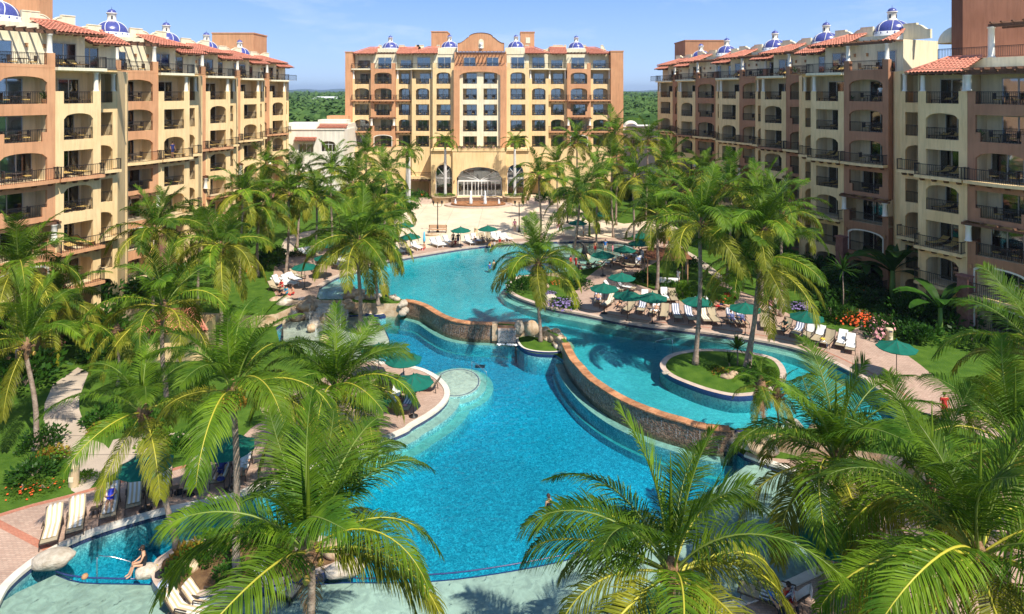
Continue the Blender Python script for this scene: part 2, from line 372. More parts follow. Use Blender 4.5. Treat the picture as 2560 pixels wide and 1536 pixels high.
# ------------------------------------------------------------------ mesh building
class MB:
    def __init__(s): s.v = []; s.f = []; s.m = []; s.smooth = []
    def add(s, vs, fs, mi=0, sm=False):
        o = len(s.v); s.v.extend([tuple(v) for v in vs])
        for f in fs: s.f.append(tuple(i + o for i in f)); s.m.append(mi); s.smooth.append(sm)
    def quad(s, a, b, c, d, mi=0): s.add([a, b, c, d], [(0, 1, 2, 3)], mi)
    def tri(s, a, b, c, mi=0): s.add([a, b, c], [(0, 1, 2)], mi)
    def box(s, c, d, mi=0, T=None):
        x, y, z = c; a, b, h = d[0] / 2, d[1] / 2, d[2] / 2
        vs = [Vector((x + i * a, y + j * b, z + k * h)) for k in (-1, 1) for j in (-1, 1) for i in (-1, 1)]
        if T: vs = [T(v) for v in vs]
        s.add(vs, [(2, 3, 1, 0), (5, 7, 6, 4), (1, 5, 4, 0), (6, 7, 3, 2), (4, 6, 2, 0), (3, 7, 5, 1)], mi)
    def bar(s, a, b, w, h=None, mi=0):
        a, b = Vector(a), Vector(b); h = h or w
        t = (b - a).normalized(); up = Vector((0, 0, 1)) if abs(t.z) < 0.95 else Vector((0, 1, 0))
        sx = t.cross(up).normalized() * w / 2; sz = sx.cross(t).normalized() * h / 2
        vs = [p + i * sx + j * sz for p in (a, b) for i, j in ((-1, -1), (1, -1), (1, 1), (-1, 1))]
        s.add(vs, [(0, 1, 2, 3), (7, 6, 5, 4), (0, 4, 5, 1), (1, 5, 6, 2), (2, 6, 7, 3), (3, 7, 4, 0)], mi)
    def tube(s, pts, rad, seg=6, mi=0, cap=True):
        pts = [Vector(p) for p in pts]; n = len(pts)
        if not hasattr(rad, '__len__'): rad = [rad] * n
        vs = []; ref = None
        for i, p in enumerate(pts):
            t = (pts[min(i + 1, n - 1)] - pts[max(i - 1, 0)]).normalized()
            if ref is None: ref = Vector((0, 0, 1)) if abs(t.z) < 0.9 else Vector((1, 0, 0))
            a = t.cross(ref).normalized(); b = t.cross(a).normalized(); ref = a.cross(t)
            for k in range(seg):
                q = 2 * PI * k / seg
                vs.append(p + (a * math.cos(q) + b * math.sin(q)) * rad[i])
        fs = [(i * seg + k, i * seg + (k + 1) % seg, (i + 1) * seg + (k + 1) % seg, (i + 1) * seg + k) for i in range(n - 1) for k in range(seg)]
        if cap: fs += [tuple(range(seg))[::-1], tuple((n - 1) * seg + k for k in range(seg))]
        s.add(vs, fs, mi, True)
    def lathe(s, prof, c=(0, 0, 0), seg=16, mi=0, sx=1, sy=1, sm=True):
        c = Vector(c); vs = []
        for r, z in prof:
            for k in range(seg):
                q = 2 * PI * k / seg
                vs.append(c + Vector((r * math.cos(q) * sx, r * math.sin(q) * sy, z)))
        n = len(prof)
        fs = [(i * seg + k, i * seg + (k + 1) % seg, (i + 1) * seg + (k + 1) % seg, (i + 1) * seg + k) for i in range(n - 1) for k in range(seg)]
        s.add(vs, fs, mi, sm)
    def poly(s, pts, z=None, mi=0, holes=()):
        loops = [[Vector((p[0], p[1], 0)) for p in pts]] + [[Vector((p[0], p[1], 0)) for p in h] for h in holes]
        tris = tessellate_polygon(loops)
        flat = [p for lp in loops for p in lp]
        zz = [p[2] for lp in [pts] + list(holes) for p in lp] if z is None else None
        vs = [(p.x, p.y, z if z is not None else zz[i]) for i, p in enumerate(flat)]
        fs = []
        for t in tris:
            a, b, c = (flat[i] for i in t)
            fs.append(t if (b - a).cross(c - a).z > 0 else (t[0], t[2], t[1]))
        s.add(vs, fs, mi)
    def skirt(s, pts, z0, z1, mi=0, closed=True):
        n = len(pts); vs = [(p[0], p[1], z0) for p in pts] + [(p[0], p[1], z1) for p in pts]
        s.add(vs, [(i, (i + 1) % n, n + (i + 1) % n, n + i) for i in range(n if closed else n - 1)], mi)
    def mesh(s, name, mats):
        me = bpy.data.meshes.new(name); me.from_pydata(s.v, [], s.f)
        for m in (mats if isinstance(mats, (list, tuple)) else [mats]): me.materials.append(m)
        me.polygons.foreach_set('material_index', s.m)
        me.polygons.foreach_set('use_smooth', s.smooth)
        me.update()
        return me
    def build(s, name, mats, parent=None, **k):
        return link(name, s.mesh(name, mats), parent, **k)

WM = {}     # world matrices of things, to parent children given in place coordinates
def link(name, data, parent=None, loc=None, rz=0, local=False, scale=None):
    o = bpy.data.objects.new(name, data); COL.objects.link(o)
    if loc is not None: o.location = loc
    if rz: o.rotation_euler = (0, 0, rz)
    if scale is not None: o.scale = scale if hasattr(scale, '__len__') else (scale,) * 3
    if parent is not None:
        o.parent = parent
        if not local and parent.name in WM: o.matrix_parent_inverse = WM[parent.name].inverted()
    return o
def tag(o, label=None, cat=None, group=None, kind=None):
    if label: o['label'] = label
    if cat: o['category'] = cat
    if group: o['group'] = group
    if kind: o['kind'] = kind
    return o
def thing(name, label, cat, loc=(0, 0, 0), group=None, rz=0):
    o = link(name, None, loc=loc, rz=rz)
    o.empty_display_size = 0.3
    WM[o.name] = Matrix.Translation(Vector(loc)) @ Matrix.Rotation(rz, 4, 'Z')
    return tag(o, label, cat, group)
def struct(mb, name, mats):
    return tag(mb.build(name, mats), kind='structure')
KIDS = {}
def copy_tree(o, parent=None):
    c = o.copy(); COL.objects.link(c)
    if parent is not None: c.parent = parent
    if o not in KIDS: KIDS[o] = list(o.children)
    for ch in KIDS[o]: copy_tree(ch, c)
    return c
USED = set()
def place(proto, loc, rz=0, label=None, group=None, scale=None, color=None):
    """first call moves the prototype itself, later calls copy it with its parts"""
    if proto not in USED:
        USED.add(proto); KIDS[proto] = list(proto.children)
        for ch in KIDS[proto]: KIDS[ch] = list(ch.children)
        o = proto
    else: o = copy_tree(proto)
    o.location = loc; o.rotation_euler = (0, 0, rz)
    if scale is not None: o.scale = (scale,) * 3
    if label: o['label'] = label
    if group: o['group'] = group
    return o
ORD = ['first', 'second', 'third', 'fourth', 'fifth', 'sixth', 'seventh', 'eighth', 'ninth', 'tenth', 'eleventh', 'twelfth', 'thirteenth', 'fourteenth', 'fifteenth', 'sixteenth', 'seventeenth', 'eighteenth', 'nineteenth', 'twentieth', 'twenty-first', 'twenty-second']

def nth(i):
    return ORD[i] if i < len(ORD) else '%d%s' % (i + 1, {1: 'st', 2: 'nd', 3: 'rd'}.get((i + 1) % 10 if (i + 1) // 10 != 1 else 0, 'th'))
def smooth(pts, n=5, closed=True):
    out = []; N = len(pts)
    rng = range(N) if closed else range(N - 1)
    for i in rng:
        g = (lambda k: pts[k % N]) if closed else (lambda k: pts[max(0, min(N - 1, k))])
        p0, p1, p2, p3 = (Vector(g(i + k)) for k in (-1, 0, 1, 2))
        for j in range(n):
            t = j / n
            out.append(0.5 * ((2 * p1) + (p2 - p0) * t + (2 * p0 - 5 * p1 + 4 * p2 - p3) * t * t + (3 * p1 - p0 - 3 * p2 + p3) * t ** 3))
    if not closed: out.append(Vector(pts[-1]))
    return out
def area2(pts): return sum(pts[i][0] * pts[(i + 1) % len(pts)][1] - pts[(i + 1) % len(pts)][0] * pts[i][1] for i in range(len(pts)))
def offset(pts, d, closed=True):
    """push a loop outward (d>0) or inward (d<0); an open line to its right"""
    sg = 1 if (not closed or area2(pts) > 0) else -1
    out = []; N = len(pts)
    for i, p in enumerate(pts):
        a = pts[(i - 1) % N] if closed or i > 0 else pts[i]
        b = pts[(i + 1) % N] if closed or i < N - 1 else pts[i]
        t = Vector((b[0] - a[0], b[1] - a[1], 0))
        t = t.normalized() if t.length > 1e-6 else Vector((1, 0, 0))
        out.append(Vector((p[0] + t.y * d * sg, p[1] - t.x * d * sg, p[2] if len(p) > 2 else 0)))
    return out
def inside(p, poly):
    c = False; n = len(poly); j = n - 1
    for i in range(n):
        if (poly[i][1] > p[1]) != (poly[j][1] > p[1]) and p[0] < (poly[j][0] - poly[i][0]) * (p[1] - poly[i][1]) / (poly[j][1] - poly[i][1]) + poly[i][0]: c = not c
        j = i
    return c
# ================================================================== THE GROUND, THE POOLS
rng = random.Random(7)
# line of the waterfall wall (centre of its cap), from the left boulders to the lower right planting
wall_a = smooth(GP(Z1, [(1085, 905), (1170, 921), (1250, 948), (1350, 1010), (1450, 1054), (1600, 1080), (1775, 1087), (1950, 1098)]), 4, False)
wall_mid = GP(Z1, [(2060, 1105), (2180, 1135), (2290, 1190)])
wall_b = smooth(GP(Z2, [(528, 892), (560, 958), (600, 1016), (700, 1118), (850, 1218), (1000, 1287), (1110, 1328), (1230, 1362)]) + GP(Z4, [(900, 330), (1040, 345)]), 4, False)
wall_line = wall_a + wall_mid + wall_b

upper_pool = ([p for p in offset(wall_line, -0.32, False)][::-1]   # near side, running right to left
    + GP(Z1, [(1060, 890), (1000, 880), (900, 860), (840, 850), (830, 890), (670, 890), (662, 892), (430, 892), (400, 860)])
    + smooth(GP(Z1, [(430, 800), (560, 722), (700, 682), (860, 624), (990, 592), (1250, 547), (1600, 492), (2010, 457)]), 3, False)
    + smooth(GP(Z2, [(500, 258), (700, 256), (860, 262), (960, 285), (950, 330), (880, 378), (760, 405), (640, 430), (520, 445), (380, 452), (250, 470), (180, 505), (160, 545), (200, 590),
                     (300, 632), (440, 672), (600, 702), (800, 742), (1000, 778), (1230, 803), (1500, 838), (1700, 868), (1900, 908), (2050, 955), (2160, 1002)]), 3, False)
    + smooth(GP(Z4, [(1690, 100), (1810, 190), (1850, 280), (1700, 330), (1400, 336), (1060, 344)]), 3, False))
# wall_line offset keeps the pool clear of the cap on the far side
lo = ZLO
foot_a = offset(wall_a, 0.2, False); foot_b = offset(wall_b, 0.2, False)
lower_pool = (GP(Z1, [(190, 1040), (430, 1018), (660, 1018), (760, 1008), (900, 1024), (1010, 1000)], lo)
    + foot_a[1:]
    + smooth(GP(Z1, [(1958, 1235), (2010, 1285), (2110, 1312), (2250, 1318)], lo), 3, False)
    + foot_b[1:] + GP(Z4, [(1060, 440), (1100, 470)], lo)
    + smooth(GP(Z4, [(1180, 500), (1350, 560), (1520, 700), (1570, 850), (1560, 960), (1400, 1050), (1240, 1120), (1020, 1200), (900, 1320)], lo), 3, False)
    + [Vector((3.0, 21.0, lo)), Vector((0, 19.0, lo)), Vector((-12, 19.0, lo)), Vector((-20, 21.5, lo))]
    + smooth(GP(Z3, [(-110, 1480), (0, 1250), (60, 1150), (180, 1040), (300, 960), (500, 860), (700, 790), (900, 730), (1100, 680), (1300, 640), (1450, 605)], lo)
             + [G(660, 1215, lo), G(760, 1180, lo), G(860, 1145, lo), G(940, 1110, lo), G(1014, 1079, lo)]
             + GP(Z5, [(850, 1215), (1050, 1098), (1200, 988), (1288, 880), (1300, 780), (1250, 690), (1150, 603), (1000, 524), (850, 482), (720, 464)], lo), 3, False)
    + [G(940, 905, lo), G(860, 900, lo), G(780, 890, lo), G(700, 860, lo), G(690, 820, lo)])

terrace_edge = [Vector((-75, 60, 0)), Vector((-34, 59, 0)), G(640, 790), G(690, 785), G(735, 765), G(*Z1(400, 895)), G(*Z1(560, 900)), G(*Z1(668, 900)), G(*Z1(700, 915)), G(*Z1(900, 925)), G(*Z1(1030, 925))]
terrace = terrace_edge + wall_line[1:] + [G(1870, 1068), G(1960, 1085), G(2100, 1120), G(2300, 1150), G(2600, 1165), Vector((75, 34, 0)), Vector((75, 160, 0)), Vector((-75, 160, 0))]
island = smooth(GP(Z2, [(1112, 1035), (1150, 975), (1250, 942), (1400, 928), (1560, 935), (1700, 952), (1830, 990), (1890, 1060), (1880, 1140), (1780, 1200), (1600, 1224), (1450, 1200), (1300, 1152), (1170, 1095)]), 4)
planter = smooth(GP(Z3, [(1030, 965), (962, 1010), (935, 1080), (948, 1150), (1005, 1210), (1100, 1248), (1250, 1240), (1450, 1210), (1700, 1168), (1850, 1132), (2000, 1090), (2090, 1055), (2160, 1000), (2180, 940), (2080, 880), (1900, 850), (1600, 838), (1300, 858), (1120, 905)], lo), 3)

b = MB()
BIG = [(-9000, -60), (9000, -60), (9000, 12000), (-9000, 12000)]
b.poly([(x, y, lo) for x, y in BIG], lo, 0, [lower_pool])
struct(b, 'ground', M['grass'])
b = MB()
b.poly(terrace, 0.0, 0, [upper_pool])
b.skirt(terrace, lo - 2.0, 0.0, 1)
struct(b, 'lawn_terrace', [M['grass'], M['rock']])

def basin(name, loop, top, depth, m_floor, m_wall, shelves=()):
    b = MB()
    b.poly(loop, top - depth, 0)
    b.skirt(loop, top - depth, top - 0.28, 0)
    b.skirt(loop, top - 0.28, top, 1)
    for lp, d in shelves:
        b.poly(lp, top - d, 2)
        b.skirt(lp, top - depth, top - d, 0)
    return struct(b, name, [m_floor, m_wall, M['floor_shallow']])

def band(line, w0, w1):
    a = offset(line, w0, False); c = offset(line, w1, False)
    return a + c[::-1]
# shelves of the lower pool: splash pad, entry apron in the foreground, steps by the deck point, ledge below the wall
pad = GP(Z1, [(150, 1000), (430, 990), (660, 990), (800, 990), (860, 1040), (930, 1105), (968, 1190), (970, 1260), (900, 1330), (700, 1400), (300, 1400), (150, 1300)], lo)
apron = [G(*ZD(40, 1415), lo), G(*ZD(135, 1372), lo), G(*ZD(200, 1392), lo), G(*ZD(360, 1396), lo), G(*ZD(430, 1405), lo), G(*ZD(700, 1400), lo), G(*ZD(830, 1392), lo), G(*ZD(960, 1392), lo), G(*ZD(1100, 1384), lo),
         G(*ZD(1250, 1362), lo), G(*ZD(1360, 1340), lo), G(*ZD(1450, 1312), lo), G(*ZD(1600, 1250), lo), G(*ZD(1720, 1170), lo), G(*ZD(1850, 1080), lo), G(*ZD(1860, 1030), lo), Vector((24, 40, lo)), Vector((26, 15, lo)), Vector((-26, 15, lo))]
oval = [G(1142, 948, lo) + Vector((1.75 * math.cos(t * PI / 12), 2.3 * math.sin(t * PI / 12), 0)) for t in range(24)]
oval2 = [G(1142, 948, lo) + Vector((2.2 * math.cos(t * PI / 12), 2.9 * math.sin(t * PI / 12), 0)) for t in range(24)]
oval3 = [G(1142, 948, lo) + Vector((2.7 * math.cos(t * PI / 12), 3.5 * math.sin(t * PI / 12), 0)) for t in range(24)]
point = smooth([G(700, 1200, lo), G(780, 1172, lo), G(860, 1145, lo), G(940, 1110, lo), G(1014, 1079, lo)] + GP(Z5, [(850, 1215), (1050, 1098), (1200, 988), (1288, 880), (1300, 780), (1250, 690), (1150, 603)], lo), 3, False)
ledge = foot_a; ledge2 = foot_b[:-2]
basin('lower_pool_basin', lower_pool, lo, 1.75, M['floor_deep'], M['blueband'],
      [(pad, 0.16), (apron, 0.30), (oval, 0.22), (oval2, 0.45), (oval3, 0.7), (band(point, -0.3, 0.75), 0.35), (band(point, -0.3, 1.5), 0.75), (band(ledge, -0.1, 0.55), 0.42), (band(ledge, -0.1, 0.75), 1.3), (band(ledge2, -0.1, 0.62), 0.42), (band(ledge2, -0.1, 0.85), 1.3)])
kid = GP(Z2, [(440, 240), (700, 240), (900, 240), (1000, 290), (960, 345), (880, 392), (640, 445), (520, 460), (470, 400), (440, 330)], 0)
edge_r = smooth(GP(Z2, [(160, 545), (200, 590), (300, 632), (440, 672), (600, 702), (800, 742), (1000, 778), (1230, 803), (1500, 838), (1700, 868), (1900, 908), (2050, 955), (2160, 1002)]), 3, False)
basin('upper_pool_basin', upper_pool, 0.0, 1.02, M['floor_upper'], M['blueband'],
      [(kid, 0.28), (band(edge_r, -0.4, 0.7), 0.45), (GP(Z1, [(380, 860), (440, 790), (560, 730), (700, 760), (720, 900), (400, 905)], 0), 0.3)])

def water(name, loop, top, depth, m):
    b = MB(); lp = offset(loop, 0.06)
    b.poly(lp, top - 0.09); n = len(lp)
    b.skirt(lp, top - depth - 0.1, top - 0.09)
    bb = MB(); bb.poly(lp, top - depth - 0.1)
    b.add(bb.v, [f[::-1] for f in bb.f])
    me = b.mesh(name, m); bm = bmesh.new(); bm.from_mesh(me)
    bmesh.ops.remove_doubles(bm, verts=bm.verts, dist=0.0005)
    bmesh.ops.recalc_face_normals(bm, faces=bm.faces); bm.to_mesh(me); bm.free()
    return tag(link(name, me), kind='structure')
water('lower_pool_water', lower_pool, lo, 1.75, M['water_lo'])
water('upper_pool_water', upper_pool, 0.0, 1.02, M['water_hi'])

# dark lines of tile marking the change of depth
b = MB()
for line, dz in ((pad[4:8], 0.155), (smooth(apron[1:14], 3, False), 0.295)):
    a = offset(line, -0.04, False); c = offset(line, 0.04, False)
    for i in range(len(line) - 1):
        b.quad((a[i].x, a[i].y, lo - dz), (a[i + 1].x, a[i + 1].y, lo - dz), (c[i + 1].x, c[i + 1].y, lo - dz), (c[i].x, c[i].y, lo - dz))
ov = [G(1142, 948, lo) + Vector((1.62 * math.cos(t * PI / 16), 2.15 * math.sin(t * PI / 16), 0)) for t in range(-10, 14)]
a = offset(ov, -0.035, False); c = offset(ov, 0.035, False)
for i in range(len(ov) - 1): b.quad((a[i].x, a[i].y, lo - .215), (a[i + 1].x, a[i + 1].y, lo - .215), (c[i + 1].x, c[i + 1].y, lo - .215), (c[i].x, c[i].y, lo - .215))
struct(b, 'pool_depth_marking', M['blueband'])

# copings
def coping(name, line, z, w, m, closed=False, rise=0.10, side=1):
    b = MB()
    inn = offset(line, -0.03 * side, closed); out = offset(line, w * side, closed)
    n = len(line); rngi = range(n if closed else n - 1)
    for i in rngi:
        j = (i + 1) % n
        P = lambda q, h: Vector((q.x, q.y, z + h))
        b.quad(P(inn[i], rise), P(inn[j], rise), P(out[j], rise), P(out[i], rise))
        b.quad(P(inn[i], -0.07), P(inn[j], -0.07), P(inn[j], rise), P(inn[i], rise))
        b.quad(P(out[i], -0.05), P(out[j], -0.05), P(out[j], rise), P(out[i], rise))
    return struct(b, name, m)
L_far = smooth(GP(Z1, [(430, 800), (560, 722), (700, 682), (860, 624), (990, 592), (1250, 547), (1600, 492), (2010, 457)]) + GP(Z2, [(500, 258), (700, 256), (860, 262), (960, 285)]), 4, False)
coping('pool_coping', L_far, 0, 0.45, M['pinkcoping'], rise=0.09, side=-1)
L_r = smooth(GP(Z2, [(250, 470), (180, 505), (160, 545), (200, 590), (300, 632), (440, 672), (600, 702), (800, 742), (1000, 778), (1230, 803), (1500, 838), (1700, 868), (1900, 908), (2050, 955), (2160, 1002)]) + GP(Z4, [(1690, 100), (1810, 190)]), 4, False)
coping('pool_coping', L_r, 0, 0.42, M['pinkcoping'], rise=0.09, side=-1)
L_pt = smooth(GP(Z3, [(-110, 1480), (0, 1250), (60, 1150), (180, 1040), (300, 960), (500, 860), (700, 790), (900, 730), (1100, 680), (1300, 640), (1450, 605)], lo)
             + [G(660, 1215, lo), G(760, 1180, lo), G(860, 1145, lo), G(940, 1110, lo), G(1014, 1079, lo)]
             + GP(Z5, [(850, 1215), (1050, 1098), (1200, 988), (1288, 880), (1300, 780), (1250, 690), (1150, 603), (1000, 524), (850, 482), (720, 464)], lo) + [G(940, 905, lo)], 4, False)
coping('pool_coping', L_pt, lo, 0.36, M['coping'], rise=0.08, side=-1)
L_lr = smooth(GP(Z4, [(1100, 470), (1180, 500), (1350, 560), (1520, 700), (1570, 850), (1560, 960), (1400, 1050), (1240, 1120), (1020, 1200), (900, 1320)], lo), 3, False)
coping('pool_coping', L_lr, lo, 0.36, M['coping'], rise=0.08, side=-1)

def mound(name, loop, z, rise, m_top, m_side, w, m_cop, hump=0.12, base_drop=1.9):
    """island: side wall, coping ring and a domed bed"""
    b = MB(); inn = offset(loop, -w)
    cx = sum(p.x for p in loop) / len(loop); cy = sum(p.y for p in loop) / len(loop); n = len(loop)
    b.skirt(loop, z - .25, z + rise, 1); b.skirt(loop, z - base_drop, z - .25, 3)
    rings = [inn] + [[Vector((cx + (p.x - cx) * k, cy + (p.y - cy) * k, 0)) for p in inn] for k in (0.8, 0.55, 0.3, 0.1)]
    zs = [z + rise - 0.02, z + rise + hump * .5, z + rise + hump * .85, z + rise + hump, z + rise + hump]
    for i in range(n):
        j = (i + 1) % n
        b.quad((loop[i].x, loop[i].y, z + rise), (loop[j].x, loop[j].y, z + rise), (inn[j].x, inn[j].y, z + rise), (inn[i].x, inn[i].y, z + rise), 2)
        b.quad((inn[i].x, inn[i].y, z + rise), (inn[j].x, inn[j].y, z + rise), (inn[j].x, inn[j].y, z + rise - .05), (inn[i].x, inn[i].y, z + rise - .05), 2)
        for k in range(4):
            q0, q1 = rings[k], rings[k + 1]
            b.quad((q0[i].x, q0[i].y, zs[k]), (q0[j].x, q0[j].y, zs[k]), (q1[j].x, q1[j].y, zs[k + 1]), (q1[i].x, q1[i].y, zs[k + 1]), 0)
    b.add([(p.x, p.y, zs[4]) for p in rings[4]], [tuple(range(n))], 0)
    return struct(b, name, [m_top, m_side, m_cop, M['sidewall']])
mound('grass_island', island, 0, 0.10, M['grass'], M['blueband'], 0.42, M['pinkcoping'], 0.25)
mound('planted_island', planter, lo, 0.16, M['soil'], M['blueband'], 0.38, M['pinkcoping'], 0.15)
rock_isle = smooth(GP(Z1, [(1950, 1195), (1965, 1245), (2010, 1285), (2110, 1308), (2250, 1312), (2330, 1290), (2340, 1230), (2290, 1180), (2180, 1135), (2060, 1110), (1980, 1120)], lo), 3)
mound('rock_island', rock_isle, lo, 0.14, M['grass'], M['blueband'], 0.18, M['coping'], 0.2)
left_isle = smooth(GP(Z1, [(770, 1000), (830, 1018), (900, 1020), (1000, 1000), (1040, 980), (1010, 945), (900, 930), (780, 940)], lo), 3)
mound('grass_bed', left_isle, lo, 0.14, M['grass'], M['blueband'], 0.18, M['coping'], 0.15)

# paving sheets
def sheet(name, pts, z, m, sm=3):
    b = MB(); lp = smooth(pts, sm) if sm else pts
    b.poly(lp, z)
    return struct(b, name, m)
def pave(name, pts, z, m, holes=()):
    b = MB(); b.poly(pts, z, 0, holes); return struct(b, name, m)
# deck at the far side of the upper pool and the plaza
far_edge = [p for p in offset(L_far, -0.2, False)]
plaza = [G(*Z1(1040, 250)), G(*Z1(1150, 195)), G(*Z1(1180, 150)), G(*Z1(1300, 110)), Vector((-16, 125, 0)), Vector((4, 125, 0)), G(1420, 500), G(1470, 540), G(1560, 560), G(1660, 548), G(1700, 575)]
pave('plaza_paving', plaza + [G(1600, 590), G(*Z2(860, 240)), G(*Z2(500, 225)), G(*Z1(2010, 425)), G(*Z1(1600, 452)), G(*Z1(1250, 500)), G(*Z1(990, 545)), G(*Z1(900, 500)), G(*Z1(950, 380))], 0.006, M['plazapave'])
farband = [G(*Z2(960, 285)), G(*Z2(1010, 262)), G(*Z2(860, 238)), G(*Z2(500, 222)), G(*Z1(2010, 422)), G(*Z1(1600, 450)), G(*Z1(1250, 498)), G(*Z1(990, 543)), G(*Z1(800, 560)), G(*Z1(620, 560)), G(*Z1(500, 500)), G(*Z1(380, 470)), G(*Z1(260, 510)), G(*Z1(150, 560)), G(*Z1(80, 640)), G(*Z1(60, 800)), G(*Z1(100, 880)), G(*Z1(400, 905))]
pave('upper_pool_deck', farband + [p for p in L_far], 0.012, M['pinkpaver'])
sheet('garden_path', GP(Z1, [(130, 620), (140, 470), (200, 400), (320, 370), (480, 350), (490, 375), (380, 400), (270, 430), (230, 500), (220, 600)]), 0.008, M['pathpave'])
# deck along the right of the upper pool
deck_r_out = GP(Z2, [(480, 450), (560, 500), (560, 560), (600, 560), (660, 480), (760, 405), (960, 300), (1010, 262), (1120, 240), (1180, 250), (1190, 330), (1060, 400), (950, 470), (920, 510), (990, 530), (1080, 560), (1200, 600), (1260, 640), (1400, 650), (1510, 665), (1590, 620), (1560, 560), (1480, 530), (1500, 505), (1600, 560), (1700, 600), (1770, 650), (1900, 700), (2010, 760), (2120, 800), (2230, 820), (2300, 815)]) \
    + GP(Z7, [(1760, 640), (1900, 600), (2000, 520), (2160, 470), (2200, 500), (2120, 560), (2020, 640), (1960, 740), (2100, 840), (2220, 880), (2330, 960)]) + [G(2420, 1010), G(2560, 1080), G(2480, 1100), G(2330, 1040)]
pave('right_pool_deck', deck_r_out + [p for p in L_r][::-1], 0.010, M['pinkpaver'])
sheet('garden_path', GP(Z2, [(1120, 245), (1180, 215), (1260, 300), (1330, 345), (1450, 430), (1500, 480), (1480, 500), (1400, 440), (1290, 370), (1200, 320)]), 0.016, M['pathpave'])
pave('planting_bed', smooth(GP(Z2, [(175, 545), (215, 590), (310, 625), (430, 660), (560, 690), (610, 640), (565, 560), (550, 500), (420, 470), (250, 480)]), 3), 0.018, M['grass'])
# lower left decks
deck_l_out = [Vector((-26, 19, lo))] + GP(Z3, [(-60, 720), (0, 700), (200, 640), (420, 585), (560, 545), (600, 490), (650, 400), (665, 330), (640, 290), (560, 250), (520, 120), (490, 60), (490, -80)], lo) \
    + [G(*ZD(193, 960), lo), G(*ZD(214, 900), lo), G(*ZD(190, 888), lo), G(*ZD(130, 930), lo), G(*ZD(108, 975), lo)] \
    + GP(Z3, [(270, 50), (275, 180), (300, 240), (360, 300), (400, 370), (480, 430), (540, 520), (460, 560)], lo)
# path is one piece, deck another, laid 4 mm apart
path_l = GP(Z3, [(490, 590), (560, 545), (610, 480), (655, 390), (690, 320), (640, 270), (560, 245), (520, 150), (490, 60), (488, -60)], lo) + [G(*ZD(190, 965), lo), G(*ZD(214, 900), lo), G(*ZD(188, 888), lo), G(*ZD(128, 930), lo), G(*ZD(108, 975), lo), G(*ZD(105, 1020), lo)] + GP(Z3, [(272, 120), (300, 240), (370, 320), (420, 400), (440, 560)], lo)
pave('garden_path', path_l, lo + 0.008, M['pathpave'])
pave('lower_pool_deck', [Vector((-28, 18, lo)), Vector((-28, 27, lo))] + smooth(GP(Z3, [(-60, 725), (0, 705), (200, 645), (420, 590), (700, 510), (1000, 440), (1240, 380)], lo), 2, False) + GP(Z3, [(1400, 330), (1550, 180), (1640, 120)], lo)
     + [G(640, 1000, lo), G(760, 960, lo), G(840, 930, lo), G(900, 908, lo), G(950, 900, lo)] + [p for p in L_pt][::-1] , lo + 0.014, M['pinkpaver'])
pave('garden_path', GP(Z3, [(660, 330), (700, 250), (860, 215), (1060, 200), (1200, 215), (1180, 240), (960, 250), (900, 330), (760, 420), (640, 500)], lo), lo + 0.020, M['pathpave'])
# red brick bands in the near deck
b = MB()
for z0, z1 in (((0, 770), (330, 940)),):
    p, q = G(*Z3(*z0), lo), G(*Z3(*z1), lo)
    t = (q - p).normalized(); nn = Vector((-t.y, t.x, 0)) * 0.17
    for s_ in (p - t * 2, ):
        b.quad(*(Vector((v.x, v.y, lo + 0.019)) for v in (s_ - nn, q - nn, q + nn, s_ + nn)))
ob = smooth(GP(Z3, [(-60, 725), (0, 705), (200, 645), (420, 590), (700, 510), (1000, 440), (1240, 380)], lo), 2, False)
a = offset(ob, 0.02, False); c = offset(ob, 0.3, False)
for i in range(len(ob) - 1): b.quad(*(Vector((v.x, v.y, lo + 0.019)) for v in (a[i], a[i + 1], c[i + 1], c[i])))
struct(b, 'brick_band', M['redband'])
b = MB()
rb = [p for p in L_r][8:]
for d0, d1 in ((1.25, 1.4),):
    a = offset(rb, -d0, False); c = offset(rb, -d1, False)
    for i in range(len(rb) - 1): b.quad(*(Vector((v.x, v.y, 0.0155)) for v in (a[i], a[i + 1], c[i + 1], c[i])))
struct(b, 'brick_band', M['redband'])
# deck at the lower right
pave('right_lower_deck', [Vector((p.x, p.y, lo)) for p in L_lr] + [Vector((4, 17, lo)), Vector((30, 17, lo)), Vector((30, 34, lo)), Vector((20, 36, lo))], lo + 0.012, M['pinkpaver'])

# steps down from the upper pool to the splash pad
for k in range(6):
    b = MB(); y0 = G(*Z1(560, 900)).y - 0.1 - k * 0.62
    x0, x1 = G(*Z1(432, 900)).x, G(*Z1(662, 900)).x
    z = -0.12 - (k + 1) * 0.145
    b.box(((x0 + x1) / 2, y0 - 0.31, (z + lo - 0.3) / 2), (x1 - x0, 0.62, z - lo + 0.3))
    o = struct(b, 'pool_step', M['floor_shallow'])

